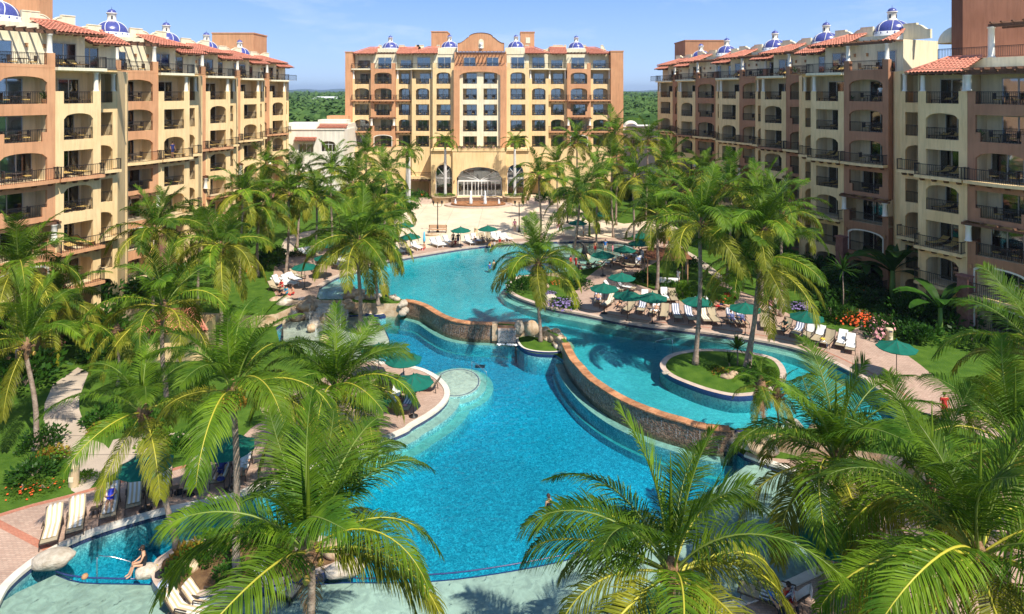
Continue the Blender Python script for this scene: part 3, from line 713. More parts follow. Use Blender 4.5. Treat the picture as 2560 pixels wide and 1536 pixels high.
# the waterfall wall: stone face, wet film, cap stones
def wall_piece(label, line, ang=None):
    W = thing('waterfall_wall', label, 'wall', (line[0].x, line[0].y, lo))
    b = MB(); ln = offset(line, 0.24, False); L = 0; N = len(ln)
    top, bot = 0.02, lo - 0.9
    for i in range(N - 1):
        b.quad((ln[i].x, ln[i].y, bot), (ln[i + 1].x, ln[i + 1].y, bot), (ln[i + 1].x, ln[i + 1].y, top), (ln[i].x, ln[i].y, top))
    fc = b.build('wall_face', M['mosaic'], W)
    back = offset(line, -0.26, False)
    b = MB()
    for i in range(N - 1): b.quad((back[i].x, back[i].y, -0.9), (back[i + 1].x, back[i + 1].y, -0.9), (back[i + 1].x, back[i + 1].y, top), (back[i].x, back[i].y, top))
    b.build('wall_back', M['mosaic'], W)
    # cap stones about half a metre long, slightly uneven
    tot = [0]
    for i in range(N - 1): tot.append(tot[-1] + (line[i + 1] - line[i]).length)
    def at(s):
        for i in range(N - 1):
            if s <= tot[i + 1] or i == N - 2:
                k = (s - tot[i]) / (tot[i + 1] - tot[i]); p = line[i].lerp(line[i + 1], k); t = (line[i + 1] - line[i]).normalized(); return p, t
    s = 0
    while s < tot[-1] - 0.1:
        ds = min(0.62, tot[-1] - s); p, t = at(s + ds / 2); nn = Vector((t.y, -t.x, 0)); dz = rng.uniform(0, 0.025); hw = ds / 2 - 0.012; j = rng.uniform(-.015, .015)
        b = MB()
        b.box((0, 0, 0), (2 * hw, 0.62, 0.09), 0, lambda v: p + t * v.x + nn * (v.y + j) + Vector((0, 0, 0.06 + dz + v.z)))
        b.build('cap_stone', M['stonecap'], W)
        s += ds
    # running water film on the face
    b = MB(); ln2 = offset(line, 0.30, False); r2 = random.Random(3)
    for i in range(N - 1):
        a0, a1 = ln2[i], ln2[i + 1]; seg = (a1 - a0).length; n = max(1, int(seg / 0.09))
        for k in range(n):
            if r2.random() < 0.6:
                q0 = a0.lerp(a1, (k + r2.uniform(0, .5)) / n); q1 = a0.lerp(a1, (k + r2.uniform(.5, .7)) / n)
                z0 = r2.uniform(lo - 0.1, -0.5); z1 = min(0.0, z0 + r2.uniform(.15, .7))
                b.quad((q0.x, q0.y, z0), (q1.x, q1.y, z0), (q1.x, q1.y, z1), (q0.x, q0.y, z1))
    tag(b.build('water_film', M['film'], W), kind='stuff')
    return W
wall_piece('long curved stone waterfall wall dividing the two pools, left of the small cascade', wall_a[:-4])
wall_piece('curved stone waterfall wall sweeping from the rock island to the lower right', wall_b)
# the little cascade left of the rock island
pc, pd = G(*Z1(1810, 1085)), G(*Z1(1945, 1092))
W = thing('cascade', 'small cascade pouring through the gap beside the rock island', 'waterfall', (pc.x, pc.y, lo))
b = MB()
b.box(((pc.x + pd.x) / 2, pc.y - 0.1, -0.12), (pd.x - pc.x, 1.5, 0.2)); b.build('spillway_slab', M['stonecap'], W)
b = MB(); b.box(((pc.x + pd.x) / 2, pc.y - 0.5, -0.9), (pd.x - pc.x, 0.3, 1.2)); b.build('wall_face', M['mosaic'], W)
for i in range(9):
    x = pc.x + (pd.x - pc.x) * (i + 0.5) / 9; b = MB()
    wv = rng.uniform(.05, .13)
    pts = [(x, pc.y - 0.86 - 0.10 * k, 0.0 - 0.03 - (k ** 1.7) * 0.1) for k in range(5)]
    for k in range(4): b.quad((x - wv, pts[k][1], pts[k][2]), (x + wv, pts[k][1], pts[k][2]), (x + wv * .9, pts[k + 1][1], pts[k + 1][2]), (x - wv * .9, pts[k + 1][1], pts[k + 1][2]))
    b.build('water_stream', M['film'], W)
b = MB()
for i in range(60):
    x = rng.uniform(pc.x - .1, pd.x + .1); y = pc.y - 1.25 - rng.uniform(0, .35); r_ = rng.uniform(.04, .1)
    b.lathe([(0.01, .05), (r_, 0.02), (r_ * 1.2, 0)], (x, y, lo - 0.09), 6)
tag(b.build('foam', M['foam'], W), kind='stuff')
b = MB(); q = G(*Z1(1785, 1085))
b.box((q.x, q.y - .1, lo / 2), (0.45, 0.9, -lo + 0.24)); tag(b.build('stone_pier', M['rock']), 'pale stone pier between the curved waterfall wall and the cascade', 'pier')
# ================================================================== THE BUILDINGS
FLH = 3.1
class Fr:
    """plan frame: u along the facade, v outward, z up"""
    def __init__(s, o, d, flip=False):
        s.o = Vector((o[0], o[1], 0)); s.d = Vector((d[0], d[1], 0)).normalized()
        s.n = Vector((s.d.y, -s.d.x, 0)) if not flip else Vector((-s.d.y, s.d.x, 0))
        s.rz = math.atan2(s.n.x, -s.n.y)
    def __call__(s, u, v, z): return Vector((s.o.x + s.d.x * u + s.n.x * v, s.o.y + s.d.y * u + s.n.y * v, z))

# shared pieces (local x along the facade, local y into the building)
_cache = {}
def sliding_door(wd, hd, seed):
    key = ('door', round(wd, 1), round(hd, 1), seed)
    if key in _cache: return _cache[key]
    r = random.Random(seed)
    f, g, c = MB(), MB(), MB()
    w2 = wd / 2
    f.box((-w2, 0, hd / 2), (.07, .1, hd)); f.box((w2, 0, hd / 2), (.07, .1, hd)); f.box((0, 0, hd), (wd + .07, .1, .07)); f.box((0, 0, .03), (wd, .1, .05))
    f.box((0, 0.01, hd / 2), (.07, .1, hd - .1))
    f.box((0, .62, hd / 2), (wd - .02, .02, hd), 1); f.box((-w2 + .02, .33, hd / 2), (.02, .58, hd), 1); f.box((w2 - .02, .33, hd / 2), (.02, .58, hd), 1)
    g.box((-w2 / 2, .0, hd / 2), (w2 - .08, .02, hd - .12)); g.box((w2 / 2, .035, hd / 2), (w2 - .08, .02, hd - .12))
    style = seed % 4
    spans = [[(-w2 + .05, -w2 + .6), (w2 - .5, w2 - .05)], [(-w2 + .05, 0.15)], [(-w2 + .05, w2 - .05)], [(0.1, w2 - .05)]][style]
    for a, b2 in spans:
        n = max(4, int((b2 - a) / .09)); vs = []
        for i in range(n + 1):
            x = a + (b2 - a) * i / n; y = .16 + .03 * (-1) ** i
            vs += [(x, y, .05), (x, y, hd - .06)]
        c.add(vs, [(2 * i, 2 * i + 2, 2 * i + 3, 2 * i + 1) for i in range(n)])
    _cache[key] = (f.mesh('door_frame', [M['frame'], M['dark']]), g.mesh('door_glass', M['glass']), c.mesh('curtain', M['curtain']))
    return _cache[key]
def railing(wd, h=1.0):
    key = ('rail', round(wd, 1), h)
    if key in _cache: return _cache[key]
    m = MB(); w2 = wd / 2
    m.box((0, 0, h), (wd, .05, .05)); m.box((0, 0, .1), (wd, .03, .03)); m.box((0, 0, h - .1), (wd, .02, .02))
    n = int(wd / .13)
    for i in range(n + 1): m.box((-w2 + wd * i / n, 0, h / 2 + .05), (.022, .022, h - .1))
    m.box((-w2, 0, h / 2), (.05, .05, h)); m.box((w2, 0, h / 2), (.05, .05, h))
    _cache[key] = m.mesh('railing', M['iron']); return _cache[key]
def slab_mesh(wd, depth, bow, m):
    key = ('slab', round(wd, 1), depth, bow, m.name)
    if key in _cache: return _cache[key]
    b = MB(); w2 = wd / 2; n = 8
    front = [(-w2 + wd * i / n, -depth - bow * math.sin(PI * i / n)) for i in range(n + 1)]
    pts = [(w2, .1), (-w2, .1)] + front
    b.poly(pts, .02); bb = MB(); bb.poly(pts, -.24); b.add(bb.v, [f[::-1] for f in bb.f]); b.skirt(pts, -.24, .02)
    key_m = b.mesh('balcony_slab', m); r = MB()
    path = [(-w2 + .06, 0)] + [(x * .97, y + .08) for x, y in front] + [(w2 - .06, 0)]
    P3 = [Vector((x, y, 1.0)) for x, y in path]
    for i in range(len(P3) - 1):
        a, c = P3[i], P3[i + 1]; r.bar(a, c, .05); r.bar(a - Vector((0, 0, .9)), c - Vector((0, 0, .9)), .03)
        k = max(1, int((c - a).length / .13))
        for j in range(k):
            p = a.lerp(c, j / k); r.box((p.x, p.y, .52), (.022, .022, .96))
    for i in (1, len(P3) - 2): r.box((P3[i].x, P3[i].y, .52), (.06, .06, 1.04))
    _cache[key] = (key_m, r.mesh('railing', M['iron'])); return _cache[key]
def _m(key, fn):
    if key not in _cache: _cache[key] = fn()
    return _cache[key]
def corbel_mesh():
    def f():
        b = MB(); b.add([(x, y, z) for x in (-.08, .08) for y, z in ((0, 0), (-.55, 0), (-.55, -.1), (-.4, -.22), (0, -.24))],
                        [(0, 1, 2, 3, 4), (9, 8, 7, 6, 5), (0, 5, 6, 1), (1, 6, 7, 2), (2, 7, 8, 3), (3, 8, 9, 4)])
        return b.mesh('corbel', M['wood'])
    return _m('corbel', f)
def column_mesh(h, m, r=.2):
    def f():
        b = MB(); b.lathe([(r * 1.25, 0), (r * 1.25, .08), (r, .12), (r * .93, h - .15), (r * 1.2, h - .1), (r * 1.2, h)], seg=14); return b.mesh('column', m)
    return _m(('col', round(h, 1), m.name, r), f)
def beam_mesh(l, s=.16):
    def f():
        b = MB(); b.box((0, 0, 0), (l, s, s * 1.25)); return b.mesh('pergola_beam', M['wood'])
    return _m(('beam', round(l, 1), s), f)
def rafter_mesh(l, s=.13):
    def f():
        b = MB(); h = s * 1.2
        b.add([(x, y, z) for x in (-s / 2, s / 2) for y, z in ((l / 2, h), (-l / 2, h), (-l / 2, h * .45), (-l / 2 + .18, 0), (l / 2, 0))],
              [(0, 1, 2, 3, 4), (9, 8, 7, 6, 5), (0, 5, 6, 1), (1, 6, 7, 2), (2, 7, 8, 3), (3, 8, 9, 4)])
        return b.mesh('pergola_rafter', M['wood'])
    return _m(('rafter', round(l, 1), s), f)
def lantern_mesh():
    def f():
        b = MB(); b.box((0, -.12, 0), (.16, .16, .3)); b.box((0, -.12, .17), (.2, .2, .04)); b.box((0, -.02, .05), (.1, .06, .12)); return b.mesh('wall_lantern', M['benchwood'])
    return _m('wl', f)

def wall_cell(b, F, u0, u1, z0, z1, a, c, d, e, rise=0.0, t=0.28, v=0.0, mi=0, step=False, top=None):
    """wall between z0,z1 with an opening from a to c wide, d to e high, arch rise on top; reveals t deep"""
    q = lambda p, r, s, w: b.quad(F(p[0], v, p[1]), F(r[0], v, r[1]), F(s[0], v, s[1]), F(w[0], v, w[1]), mi)
    q((u0, z0), (a, z0), (a, z1), (u0, z1)); q((c, z0), (u1, z0), (u1, z1), (c, z1))
    if d > z0 + 1e-3: q((a, z0), (c, z0), (c, d), (a, d))
    n = 10 if rise else 1
    pts = []
    for i in range(n + 1):
        x = -1 + 2 * i / n
        pts.append((a + (c - a) * i / n, e + (rise * math.sqrt(max(0, 1 - x * x * .96)) if rise else 0)))
    if rise: pts[0] = (a, e); pts[-1] = (c, e)
    for i in range(n):
        q(pts[i], pts[i + 1], (pts[i + 1][0], z1), (pts[i][0], z1))
    out = [(a, d)] + pts + [(c, d)]
    for i in range(len(out)):
        p, r = out[i], out[(i + 1) % len(out)]
        b.quad(F(p[0], v, p[1]), F(r[0], v, r[1]), F(r[0], v - t, r[1]), F(p[0], v - t, p[1]), mi)

def room(b, F, a, c, z0, z1, v0, depth, mi=1):
    """balcony recess behind an opening: floor, ceiling, back and side walls"""
    a, c = a - .12, c + .12; v1 = v0 - depth; k = v0 - .28
    b.quad(F(a, k, z0), F(c, k, z0), F(c, v1, z0), F(a, v1, z0), mi)
    b.quad(F(a, k, z1), F(a, v1, z1), F(c, v1, z1), F(c, k, z1), mi)
    b.quad(F(a, v1, z0), F(c, v1, z0), F(c, v1, z1), F(a, v1, z1), mi)
    b.quad(F(a, k, z0), F(a, v1, z0), F(a, v1, z1), F(a, k, z1), mi)
    b.quad(F(c, k, z0), F(c, v1, z0), F(c, v1, z1), F(c, k, z1), mi)

def put(name, mesh, B, F, u, v, z, rz=0):
    return link(name, mesh, B, F(u, v, z), F.rz + rz)
def add_door(B, F, u, v, z, wd, hd, seed):
    f, g, c = sliding_door(wd, hd, seed)
    o = put('sliding_door', f, B, F, u, v + .06, z)
    link('door_glass', g, o, local=True); link('curtain', c, o, local=True)
    return o
FURN = []     # (kind, position, facing, words) for the balcony furniture, set out later
def pergola(B, F, u0, u1, v, z, n=5, l=1.2, cols=True, colmat=None, colh=1.6):
    put('pergola_beam', beam_mesh(u1 - u0 + .4), B, F, (u0 + u1) / 2, v, z)
    for i in range(n): put('pergola_rafter', rafter_mesh(l), B, F, u0 + .15 + (u1 - u0 - .3) * i / (n - 1), v - l * .22, z + .1)
    if cols:
        for u in (u0 + .3, u1 - .3): put('column', column_mesh(colh, colmat or M['white'], .22), B, F, u, v - .04, z - .1 - colh)

DET = {}
def bay(B, F, u0, u1, kinds, wallm, slabm, zb=0.3, seed=0, depth=2.0, mg=.55, where='', v=0.0, furn='table', low=0, full=True):
    """one stack of balconies; kinds[i] describes floor i"""
    b = MB(); Wd = u1 - u0; r = random.Random(seed); ends = []
    for i, k in enumerate(kinds):
        if k is None: continue
        z0 = zb + FLH * i; z1 = z0 + FLH; a, c = u0 + mg, u1 - mg; flr = z0 + .02
        uc = (a + c) / 2; arch = k[0] == 'a'; prot = 'p' in k; bow = 'b' in k
        if k[0] in 'ars':
            d = flr if not prot else flr
            e = z0 + (1.86 if arch else 2.3)
            wall_cell(b, F, u0, u1, z0, z1, a, c, z0 + .0 + (.0 if prot else .12), e, .5 if arch else 0, v=v)
            if k[0] == 's':
                for uu in (a, c):
                    s_ = 1 if uu == a else -1
                    b.box((0, 0, 0), (.35, .26, .75), 0, lambda p: F(uu + s_ * .17 + p.x, v - .14 + p.y, z0 + .12 + .375 + p.z))
            room(b, F, a, c, z0, z1 - .2, v, depth)
            if 'w' in k:   # white surround of arch
                n = 10; pts = [(a - .0, z0 + .15)] + [(a + (c - a) * j / n, e + (.5 * math.sqrt(max(0, 1 - (-1 + 2 * j / n) ** 2 * .96)) if arch else 0)) for j in range(n + 1)] + [(c, z0 + .15)]
                tr = MB()
                for j in range(len(pts) - 1):
                    p, q = pts[j], pts[j + 1]; cx, cz = uc, z0 + 1.2
                    ex = lambda t: (t[0] + (.13 if t[0] > uc + .01 else -.13 if t[0] < uc - .01 else 0), t[1] + (.13 if t[1] > z0 + 1.9 else 0))
                    tr.quad(F(p[0], v + .03, p[1]), F(q[0], v + .03, q[1]), F(ex(q)[0], v + .03, ex(q)[1]), F(ex(p)[0], v + .03, ex(p)[1]))
                tr.build('arch_surround', M['white'], B)
        elif k[0] == 'o' or k[0] == 'g':
            # open loggia: parapet piers with columns carrying the slab or pergola above
            hgt = 1.15
            for p, q in ((u0, a), (c, u1)):
                for (x0, x1, vv0, vv1) in ((p, q, v, v),): b.quad(F(p, v, z0), F(q, v, z0), F(q, v, z0 + hgt), F(p, v, z0 + hgt))
                b.quad(F(p, v, z0 + hgt), F(q, v, z0 + hgt), F(q, v - .4, z0 + hgt), F(p, v - .4, z0 + hgt))
                ed = q if p == u0 else p
                b.quad(F(ed, v, z0), F(ed, v, z0 + hgt), F(ed, v - .4, z0 + hgt), F(ed, v - .4, z0))
            b.quad(F(a, v, z0), F(c, v, z0), F(c, v, z0 + .1), F(a, v, z0 + .1))
            b.quad(F(u0, v, z1 - .3), F(u1, v, z1 - .3), F(u1, v, z1), F(u0, v, z1))
            room(b, F, u0 + .12, u1 - .12, z0, z1 - .3, v + .28, depth + .28)
            if k[0] == 'g': pergola(B, F, u0 - .1, u1 + .1, v + .28, z1 - .5, 5, 1.0, True, None, 1.3)
            else:
                for u in ((u0 + .28,) if 'l' in k else (u1 - .28,) if 'r' in k else (u0 + .28, u1 - .28)): put('column', column_mesh(1.65, M['cream'] if 'c' in k else M['white'], .19), B, F, u, v - .22, z0 + hgt)
            ends.append((z0 + hgt, z1 - .3))
        # rail or balcony
        if prot or bow:
            sw = (Wd - .12) if prot else (Wd - .05)
            sm, rm = slab_mesh(sw, .75, .35 if bow else 0.0, slabm)
            o = put('balcony', sm, B, F, uc, v, z0 + .03); link('railing', rm, o, local=True)
            n = 4
            for j in range(n): put('corbel', corbel_mesh(), B, F, u0 + .5 + (Wd - 1.0) * j / (n - 1), v, z0 - .23)
        else:
            put('railing', railing(c - a), B, F, uc, v - .12, z0 + .1)
        dw = min(2.3, (c - a) * .72); dx = r.choice((-1, 1)) * ((c - a) - dw) / 2 * .6
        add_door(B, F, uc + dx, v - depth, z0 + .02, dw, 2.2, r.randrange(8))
        if i >= low: FURN.append((furn, F(uc + r.uniform(-.2, .2), v - 1.0 + (.35 if (prot or bow) else 0), z0 + .03), F.rz, c - a, (where, i)))
    # cheeks and base
    zt = zb + FLH * len(kinds); z_prev = -1.2
    segs = []; lastz = -1.2
    for lo_, hi_ in sorted(ends): segs.append((lastz, lo_)); lastz = hi_
    segs.append((lastz, zt))
    for u in (u0, u1):
        for s0, s1 in segs: b.quad(F(u, v, s0), F(u, v - 4.5, s0), F(u, v - 4.5, s1), F(u, v, s1))
        for lo_, hi_ in ends: b.quad(F(u, v - depth, lo_), F(u, v - 4.5, lo_), F(u, v - 4.5, hi_), F(u, v - depth, hi_), 1)
    b.quad(F(u0, v, -1.2), F(u1, v, -1.2), F(u1, v, zb), F(u0, v, zb))
    return b.build('bay_wall', [wallm, M['inner']], B)

def dome_group(B, F, u, v, z, s=1.0):
    """blue tiled dome with white ribs, diamond band and lantern"""
    p = F(u, v, z); b = MB()
    b.lathe([(1.85 * s, -1.2), (1.85 * s, .0), (1.78 * s, .06), (1.78 * s, .34 * s), (1.7 * s, .34 * s)], p, 24); b.build('dome_drum', M['glazed'], B)
    b = MB(); prof = [(1.7 * s * math.cos(t * PI / 16) ** .9, (.34 + 1.32 * math.sin(t * PI / 16)) * s) for t in range(7)] + [(.5 * s, 1.64 * s)]
    b.lathe(prof, p, 32); d = b.build('dome', M['dome'], B)
    for k in range(8):
        q = k * PI / 4 + .2; rb = MB()
        pts = [p + Vector((r_ * 1.01 * math.cos(q + (.2 if (k % 2) else -.2) * (i / 7)), r_ * 1.01 * math.sin(q + (.2 if k % 2 else -.2) * (i / 7)), z_ + .015)) for i, (r_, z_) in enumerate(prof)]
        rb.tube(pts, .042 * s, 4); rb.build('dome_rib', M['glazed'], d)
    for k in range(16):
        q = k * PI / 8; r_ = 1.79 * s; c0 = p + Vector((r_ * math.cos(q), r_ * math.sin(q), .19 * s)); t = Vector((-math.sin(q), math.cos(q), 0)) * .1 * s; h = Vector((0, 0, .12 * s)); o = Vector((math.cos(q), math.sin(q), 0)) * .02
        rb = MB(); rb.quad(c0 - t + o, c0 - h + o, c0 + t + o, c0 + h + o); rb.build('diamond_tile', M['dome'], d)
    b = MB(); b.lathe([(.55 * s, 1.55 * s), (.55 * s, 1.68 * s), (.45 * s, 1.7 * s), (.45 * s, 2.45 * s), (.56 * s, 2.5 * s), (.56 * s, 2.6 * s), (.45 * s, 2.6 * s)], p, 16); ln = b.build('dome_lantern', M['white'], B)
    for k in range(4):
        q = k * PI / 2 + .6; c0 = p + Vector((.452 * s * math.cos(q), .452 * s * math.sin(q), 2.05 * s)); t = Vector((-math.sin(q), math.cos(q), 0)) * .1 * s; o = Vector((math.cos(q), math.sin(q), 0)) * .015
        rb = MB(); pts = [c0 - t - Vector((0, 0, .22 * s)) + o, c0 + t - Vector((0, 0, .22 * s)) + o] + [c0 + o + t * math.cos(x * PI / 5) + Vector((0, 0, (.12 + .1 * math.sin(x * PI / 5)) * s)) for x in range(6)]
        rb.add(pts, [tuple(range(len(pts)))]); rb.build('lantern_window', M['dark'], ln)
    b = MB(); b.lathe([(.46 * s, 2.6 * s), (.44 * s, 2.75 * s), (.32 * s, 2.92 * s), (.1 * s, 3.02 * s), (.0, 3.04 * s)], p, 16); b.build('lantern_cap', M['dome'], B)
    b = MB(); b.tube([p + Vector((0, 0, 3.0 * s)), p + Vector((0, 0, 3.3 * s))], .02, 4); b.build('finial', M['iron'], B)

def tile_roof(B, F, u0, u1, v0, z0, v1, z1, hl=0.0, hr=0.0, pitch=.3):
    """barrel tile roof from eave (v0,z0) up to (v1,z1), hip lengths hl / hr at the ends"""
    b = MB(); n = max(3, int((u1 - u0) / pitch)); du = (u1 - u0) / n
    for i in range(n):
        ua, ub = u0 + du * i, u0 + du * (i + 1); um = (ua + ub) / 2
        h = 1.0
        if hl: h = min(h, (um - u0) / hl)
        if hr: h = min(h, (u1 - um) / hr)
        rows = max(1, int(8 * h + .5)); 
        for j in range(rows):
            t0, t1 = h * j / rows, h * (j + 1) / rows
            lift0, lift1 = .05, .0
            A = lambda u, t, dz: F(u, v0 + (v1 - v0) * t, z0 + (z1 - z0) * t + dz)
            prof = [(ua, 0), (ua + du * .28, .1), (ua + du * .72, .1), (ub, 0)]
            for k in range(3):
                (p, hp), (q, hq) = prof[k], prof[k + 1]
                b.quad(A(p, t0, hp + lift0), A(q, t0, hq + lift0), A(q, t1, hq + lift1), A(p, t1, hp + lift1))
    tag(b.build('roof_tiles', M['tile'], B), kind='stuff')
    b = MB()
    e0, e1 = F(u0, v0, z0), F(u1, v0, z0); r0, r1 = F(u0 + hl, v1, z1), F(u1 - hr, v1, z1)
    dn = Vector((0, 0, -.1))
    b.quad(e0 + dn, e1 + dn, r1 + dn, r0 + dn); b.quad(e0 + dn, e1 + dn, e1, e0)
    if hl: b.tube([e0 + Vector((0, 0, .1)), r0 + Vector((0, 0, .12))], .09, 6, 1)
    if hr: b.tube([e1 + Vector((0, 0, .1)), r1 + Vector((0, 0, .12))], .09, 6, 1)
    b.tube([r0 + Vector((0, 0, .1)), r1 + Vector((0, 0, .1))], .1, 6, 1)
    b.build('roof_deck', [M['wood'], M['tile']], B)

def side_roof(B, F, u, vv0, vv1, z0, z1, run, sgn):
    """hip side of a tile roof facing along +-u"""
    b = MB(); n = max(3, int(abs(vv0 - vv1) / .3)); dv = (vv1 - vv0) / n
    for i in range(n):
        va, vb = vv0 + dv * i, vv0 + dv * (i + 1); h = min(1, (i + .5) / n * 1.0)
        for j in range(max(1, int(6 * h))):
            rows = max(1, int(6 * h)); t0, t1 = h * j / rows, h * (j + 1) / rows
            A = lambda v, t, dz: F(u - sgn * run * t, v, z0 + (z1 - z0) * t + dz)
            prof = [(va, 0), (va + dv * .28, .09), (va + dv * .72, .09), (vb, 0)]
            for k in range(3):
                (p, hp), (q, hq) = prof[k], prof[k + 1]
                b.quad(A(p, t0, hp + .04), A(q, t0, hq + .04), A(q, t1, hq), A(p, t1, hp))
    tag(b.build('roof_tiles', M['tile'], B), kind='stuff')

def brackets(B, F, u0, u1, v, z, n):
    for i in range(n): put('roof_bracket', rafter_mesh(.9, .15), B, F, u0 + (u1 - u0) * (i + .5) / n, v - .4, z - .2)

def scroll_wall(B, F, u0, u1, v, z, h, side, m=None, t=.3):
    """low parapet whose top sweeps up in a scroll (side=+1 rises toward u1)"""
    pts = []
    n = 8; L = u1 - u0
    prof = [(0, .35 * h)] + [(L * (.12 + .33 * i / n), .35 * h + .55 * h * math.sin(PI / 2 * i / n) ** 1.4) for i in range(n + 1)] + [(L * .5, .92 * h), (L * .5, 1.0 * h + .12), (L, 1.0 * h + .12)]
    if side < 0: prof = [(L - x, y) for x, y in prof][::-1]
    b = MB(); top = [(u0 + x, z + y) for x, y in prof]
    for i in range(len(top) - 1):
        (a, za), (c, zc) = top[i], top[i + 1]
        if c - a > 1e-4:
            b.quad(F(a, v, z - .6), F(c, v, z - .6), F(c, v, zc), F(a, v, za)); b.quad(F(a, v - t, z - .6), F(c, v - t, z - .6), F(c, v - t, zc), F(a, v - t, za))
        b.quad(F(a, v + .05, za), F(c, v + .05, zc), F(c, v - t - .05, zc), F(a, v - t - .05, za))
        b.quad(F(a, v + .05, za), F(c, v + .05, zc), F(c, v + .05, zc - .1), F(a, v + .05, za - .1))
    b.quad(F(u0, v, z - .6), F(u0, v - t, z - .6), F(u0, v - t, top[0][1]), F(u0, v, top[0][1])); b.quad(F(u1, v, z - .6), F(u1, v - t, z - .6), F(u1, v - t, top[-1][1]), F(u1, v, top[-1][1]))
    b.build('scroll_parapet', m or M['cream'], B)

def penthouse(B, F, wp, wb, wr, zp, accent, seed, where, domes=True, flip=False, full_roof=True):
    """top storey of a wing module: accent bay 0..wp, plain bay wp..wp+wb, recess to +wr"""
    W = wp + wb; H = 3.0; v1 = -2.4; ze = zp + H
    b = MB()
    # terrace floor, back wall, end walls
    b.quad(F(0, .02, zp), F(W + wr, .02, zp), F(W + wr, v1, zp), F(0, v1, zp), 0)
    b.quad(F(0, v1, zp), F(W, v1, zp), F(W, v1, ze + .3), F(0, v1, ze + .3), 1)
    b.quad(F(0, v1, zp), F(0, v1 - 6, zp), F(0, v1 - 6, ze + .3), F(0, v1, ze + .3), 1)
    b.quad(F(W, v1, zp), F(W, v1 - 6, zp), F(W, v1 - 6, ze + .3), F(W, v1, ze + .3), 1)
    b.quad(F(W, v1 - 2, zp), F(W + wr + 1, v1 - 2, zp), F(W + wr + 1, v1 - 2, ze - .3), F(W, v1 - 2, ze - .3), 1)
    b.quad(F(0, v1, ze + .3), F(W, v1, ze + .3), F(W, v1 - 8, ze + .3), F(0, v1 - 8, ze + .3), 1)
    b.quad(F(W, v1 - 1, ze - .1), F(W + wr + 1, v1 - 1, ze - .1), F(W + wr + 1, v1 - 8, ze - .1), F(W, v1 - 8, ze - .1), 1)
    b.build('penthouse_wall', [M['inner'], M['cream']], B)
    # accent parapet piers
    b = MB()
    for u in (0, wp - .6):
        b.box((0, 0, 0), (.6, .5, 1.25), 0, lambda p: F(u + .3 + p.x, -.246 + p.y, zp + .6 + p.z))
    b.box((0, 0, 0), (wp - 1.2, .3, .3), 0, lambda p: F(wp / 2 + p.x, -.146 + p.y, zp + .1 + p.z))
    b.build('parapet', accent, B)
    put('railing', railing(wp - 1.2, .95), B, F, wp / 2, -.15, zp + .22)
    # plain bay: cream slab standing proud with railing
    sm, rm = slab_mesh(wb + (.3 if flip else .3), .5, 0.0, M['cream'])
    o = put('balcony', sm, B, F, wp + wb / 2 + .12, .0, zp + .04); link('railing', rm, o, local=True)
    put('railing', railing(wr - .2, .95), B, F, W + wr / 2 + .1, -.6, zp + .05)
    r = random.Random(seed)
    add_door(B, F, wp * .35, v1, zp + .02, 1.9, 2.2, r.randrange(8)); add_door(B, F, wp + wb * .5, v1, zp + .02, 2.1, 2.25, r.randrange(8))
    add_door(B, F, W + wr * .5, v1 - 2, zp + .02, 1.6, 2.1, r.randrange(8))
    for u in (wp * .78, wp + .35): put('wall_lantern', lantern_mesh(), B, F, u, v1, zp + 1.9)
    for u in (.3, wp - .3): put('column', column_mesh(1.6, M['white'], .2), B, F, u, -.25, zp + 1.22)
    # trellis over the accent bay
    put('pergola_beam', beam_mesh(wp + .5, .2), B, F, wp / 2, -.15, ze - .05)
    for i in range(7): put('pergola_rafter', rafter_mesh(3.0, .12), B, F, .1 + (wp - .2) * i / 6, -1.2, ze + .08)
    # roof over plain bay and recess
    tile_roof(B, F, wp - .1, W + .6, -.1, ze, -3.6, ze + 1.2, 0, 2.6)
    side_roof(B, F, W + .6, -.1, -3.6, ze, ze + 1.2, 2.6, 1)
    brackets(B, F, wp + .2, W + .5, .2, ze, 6)
    if wr > 1:
        tile_roof(B, F, W + .6, W + wr + 1.5, -2.6, ze - .55, -5.6, ze + .55)
        brackets(B, F, W + .8, W + wr + .8, -2.5, ze - .55, 3)
    tile_roof(B, F, -.5, .9, .0, ze + .02, -3.6, ze + 1.3, 1.1, 0)
    # parapets and dome over the accent bay
    b = MB()
    b.box((0, 0, 0), (wp - .9, .3, .62), 0, lambda p: F(wp / 2 + .4 + p.x, v1 - .1 + p.y, ze + .5 + p.z)); b.build('roof_parapet', M['cream'], B)
    scroll_wall(B, F, wp - .6, wp + 2.2, -3.9, ze + .95, .95, -1)
    scroll_wall(B, F, -1.6, 1.1, -4.2, ze + .95, .95, 1)
    scroll_wall(B, F, wp + 1.8, W + .4, -4.6, ze + 1.1, .8, 1)
    if domes: dome_group(B, F, wp * .58, -5.0, ze + 1.05, .95)
    FURN.append(('table', F(wp * .6, -1.2, zp + .03), F.rz, 2.6, (where, 7))); FURN.append(('lounger', F(wp + wb * .5, -.9, zp + .03), F.rz, 2.6, (where, 7)))

P1 = ['aw', 'awp', 'g', 's', 'apb', 's', 'a']
P2 = ['apb', 'aw', 'g', 's', 'apb', 'a', 'a']
B1 = ['r', 'ap', 'rp', 'a', 'rp', 'a', 'or']
B2 = ['ap', 'r', 'ap', 'r', 'ap', 'r', 'or']
R1 = ['a', 'r', 'ap', 'r', 'ap', 'r', 'o']

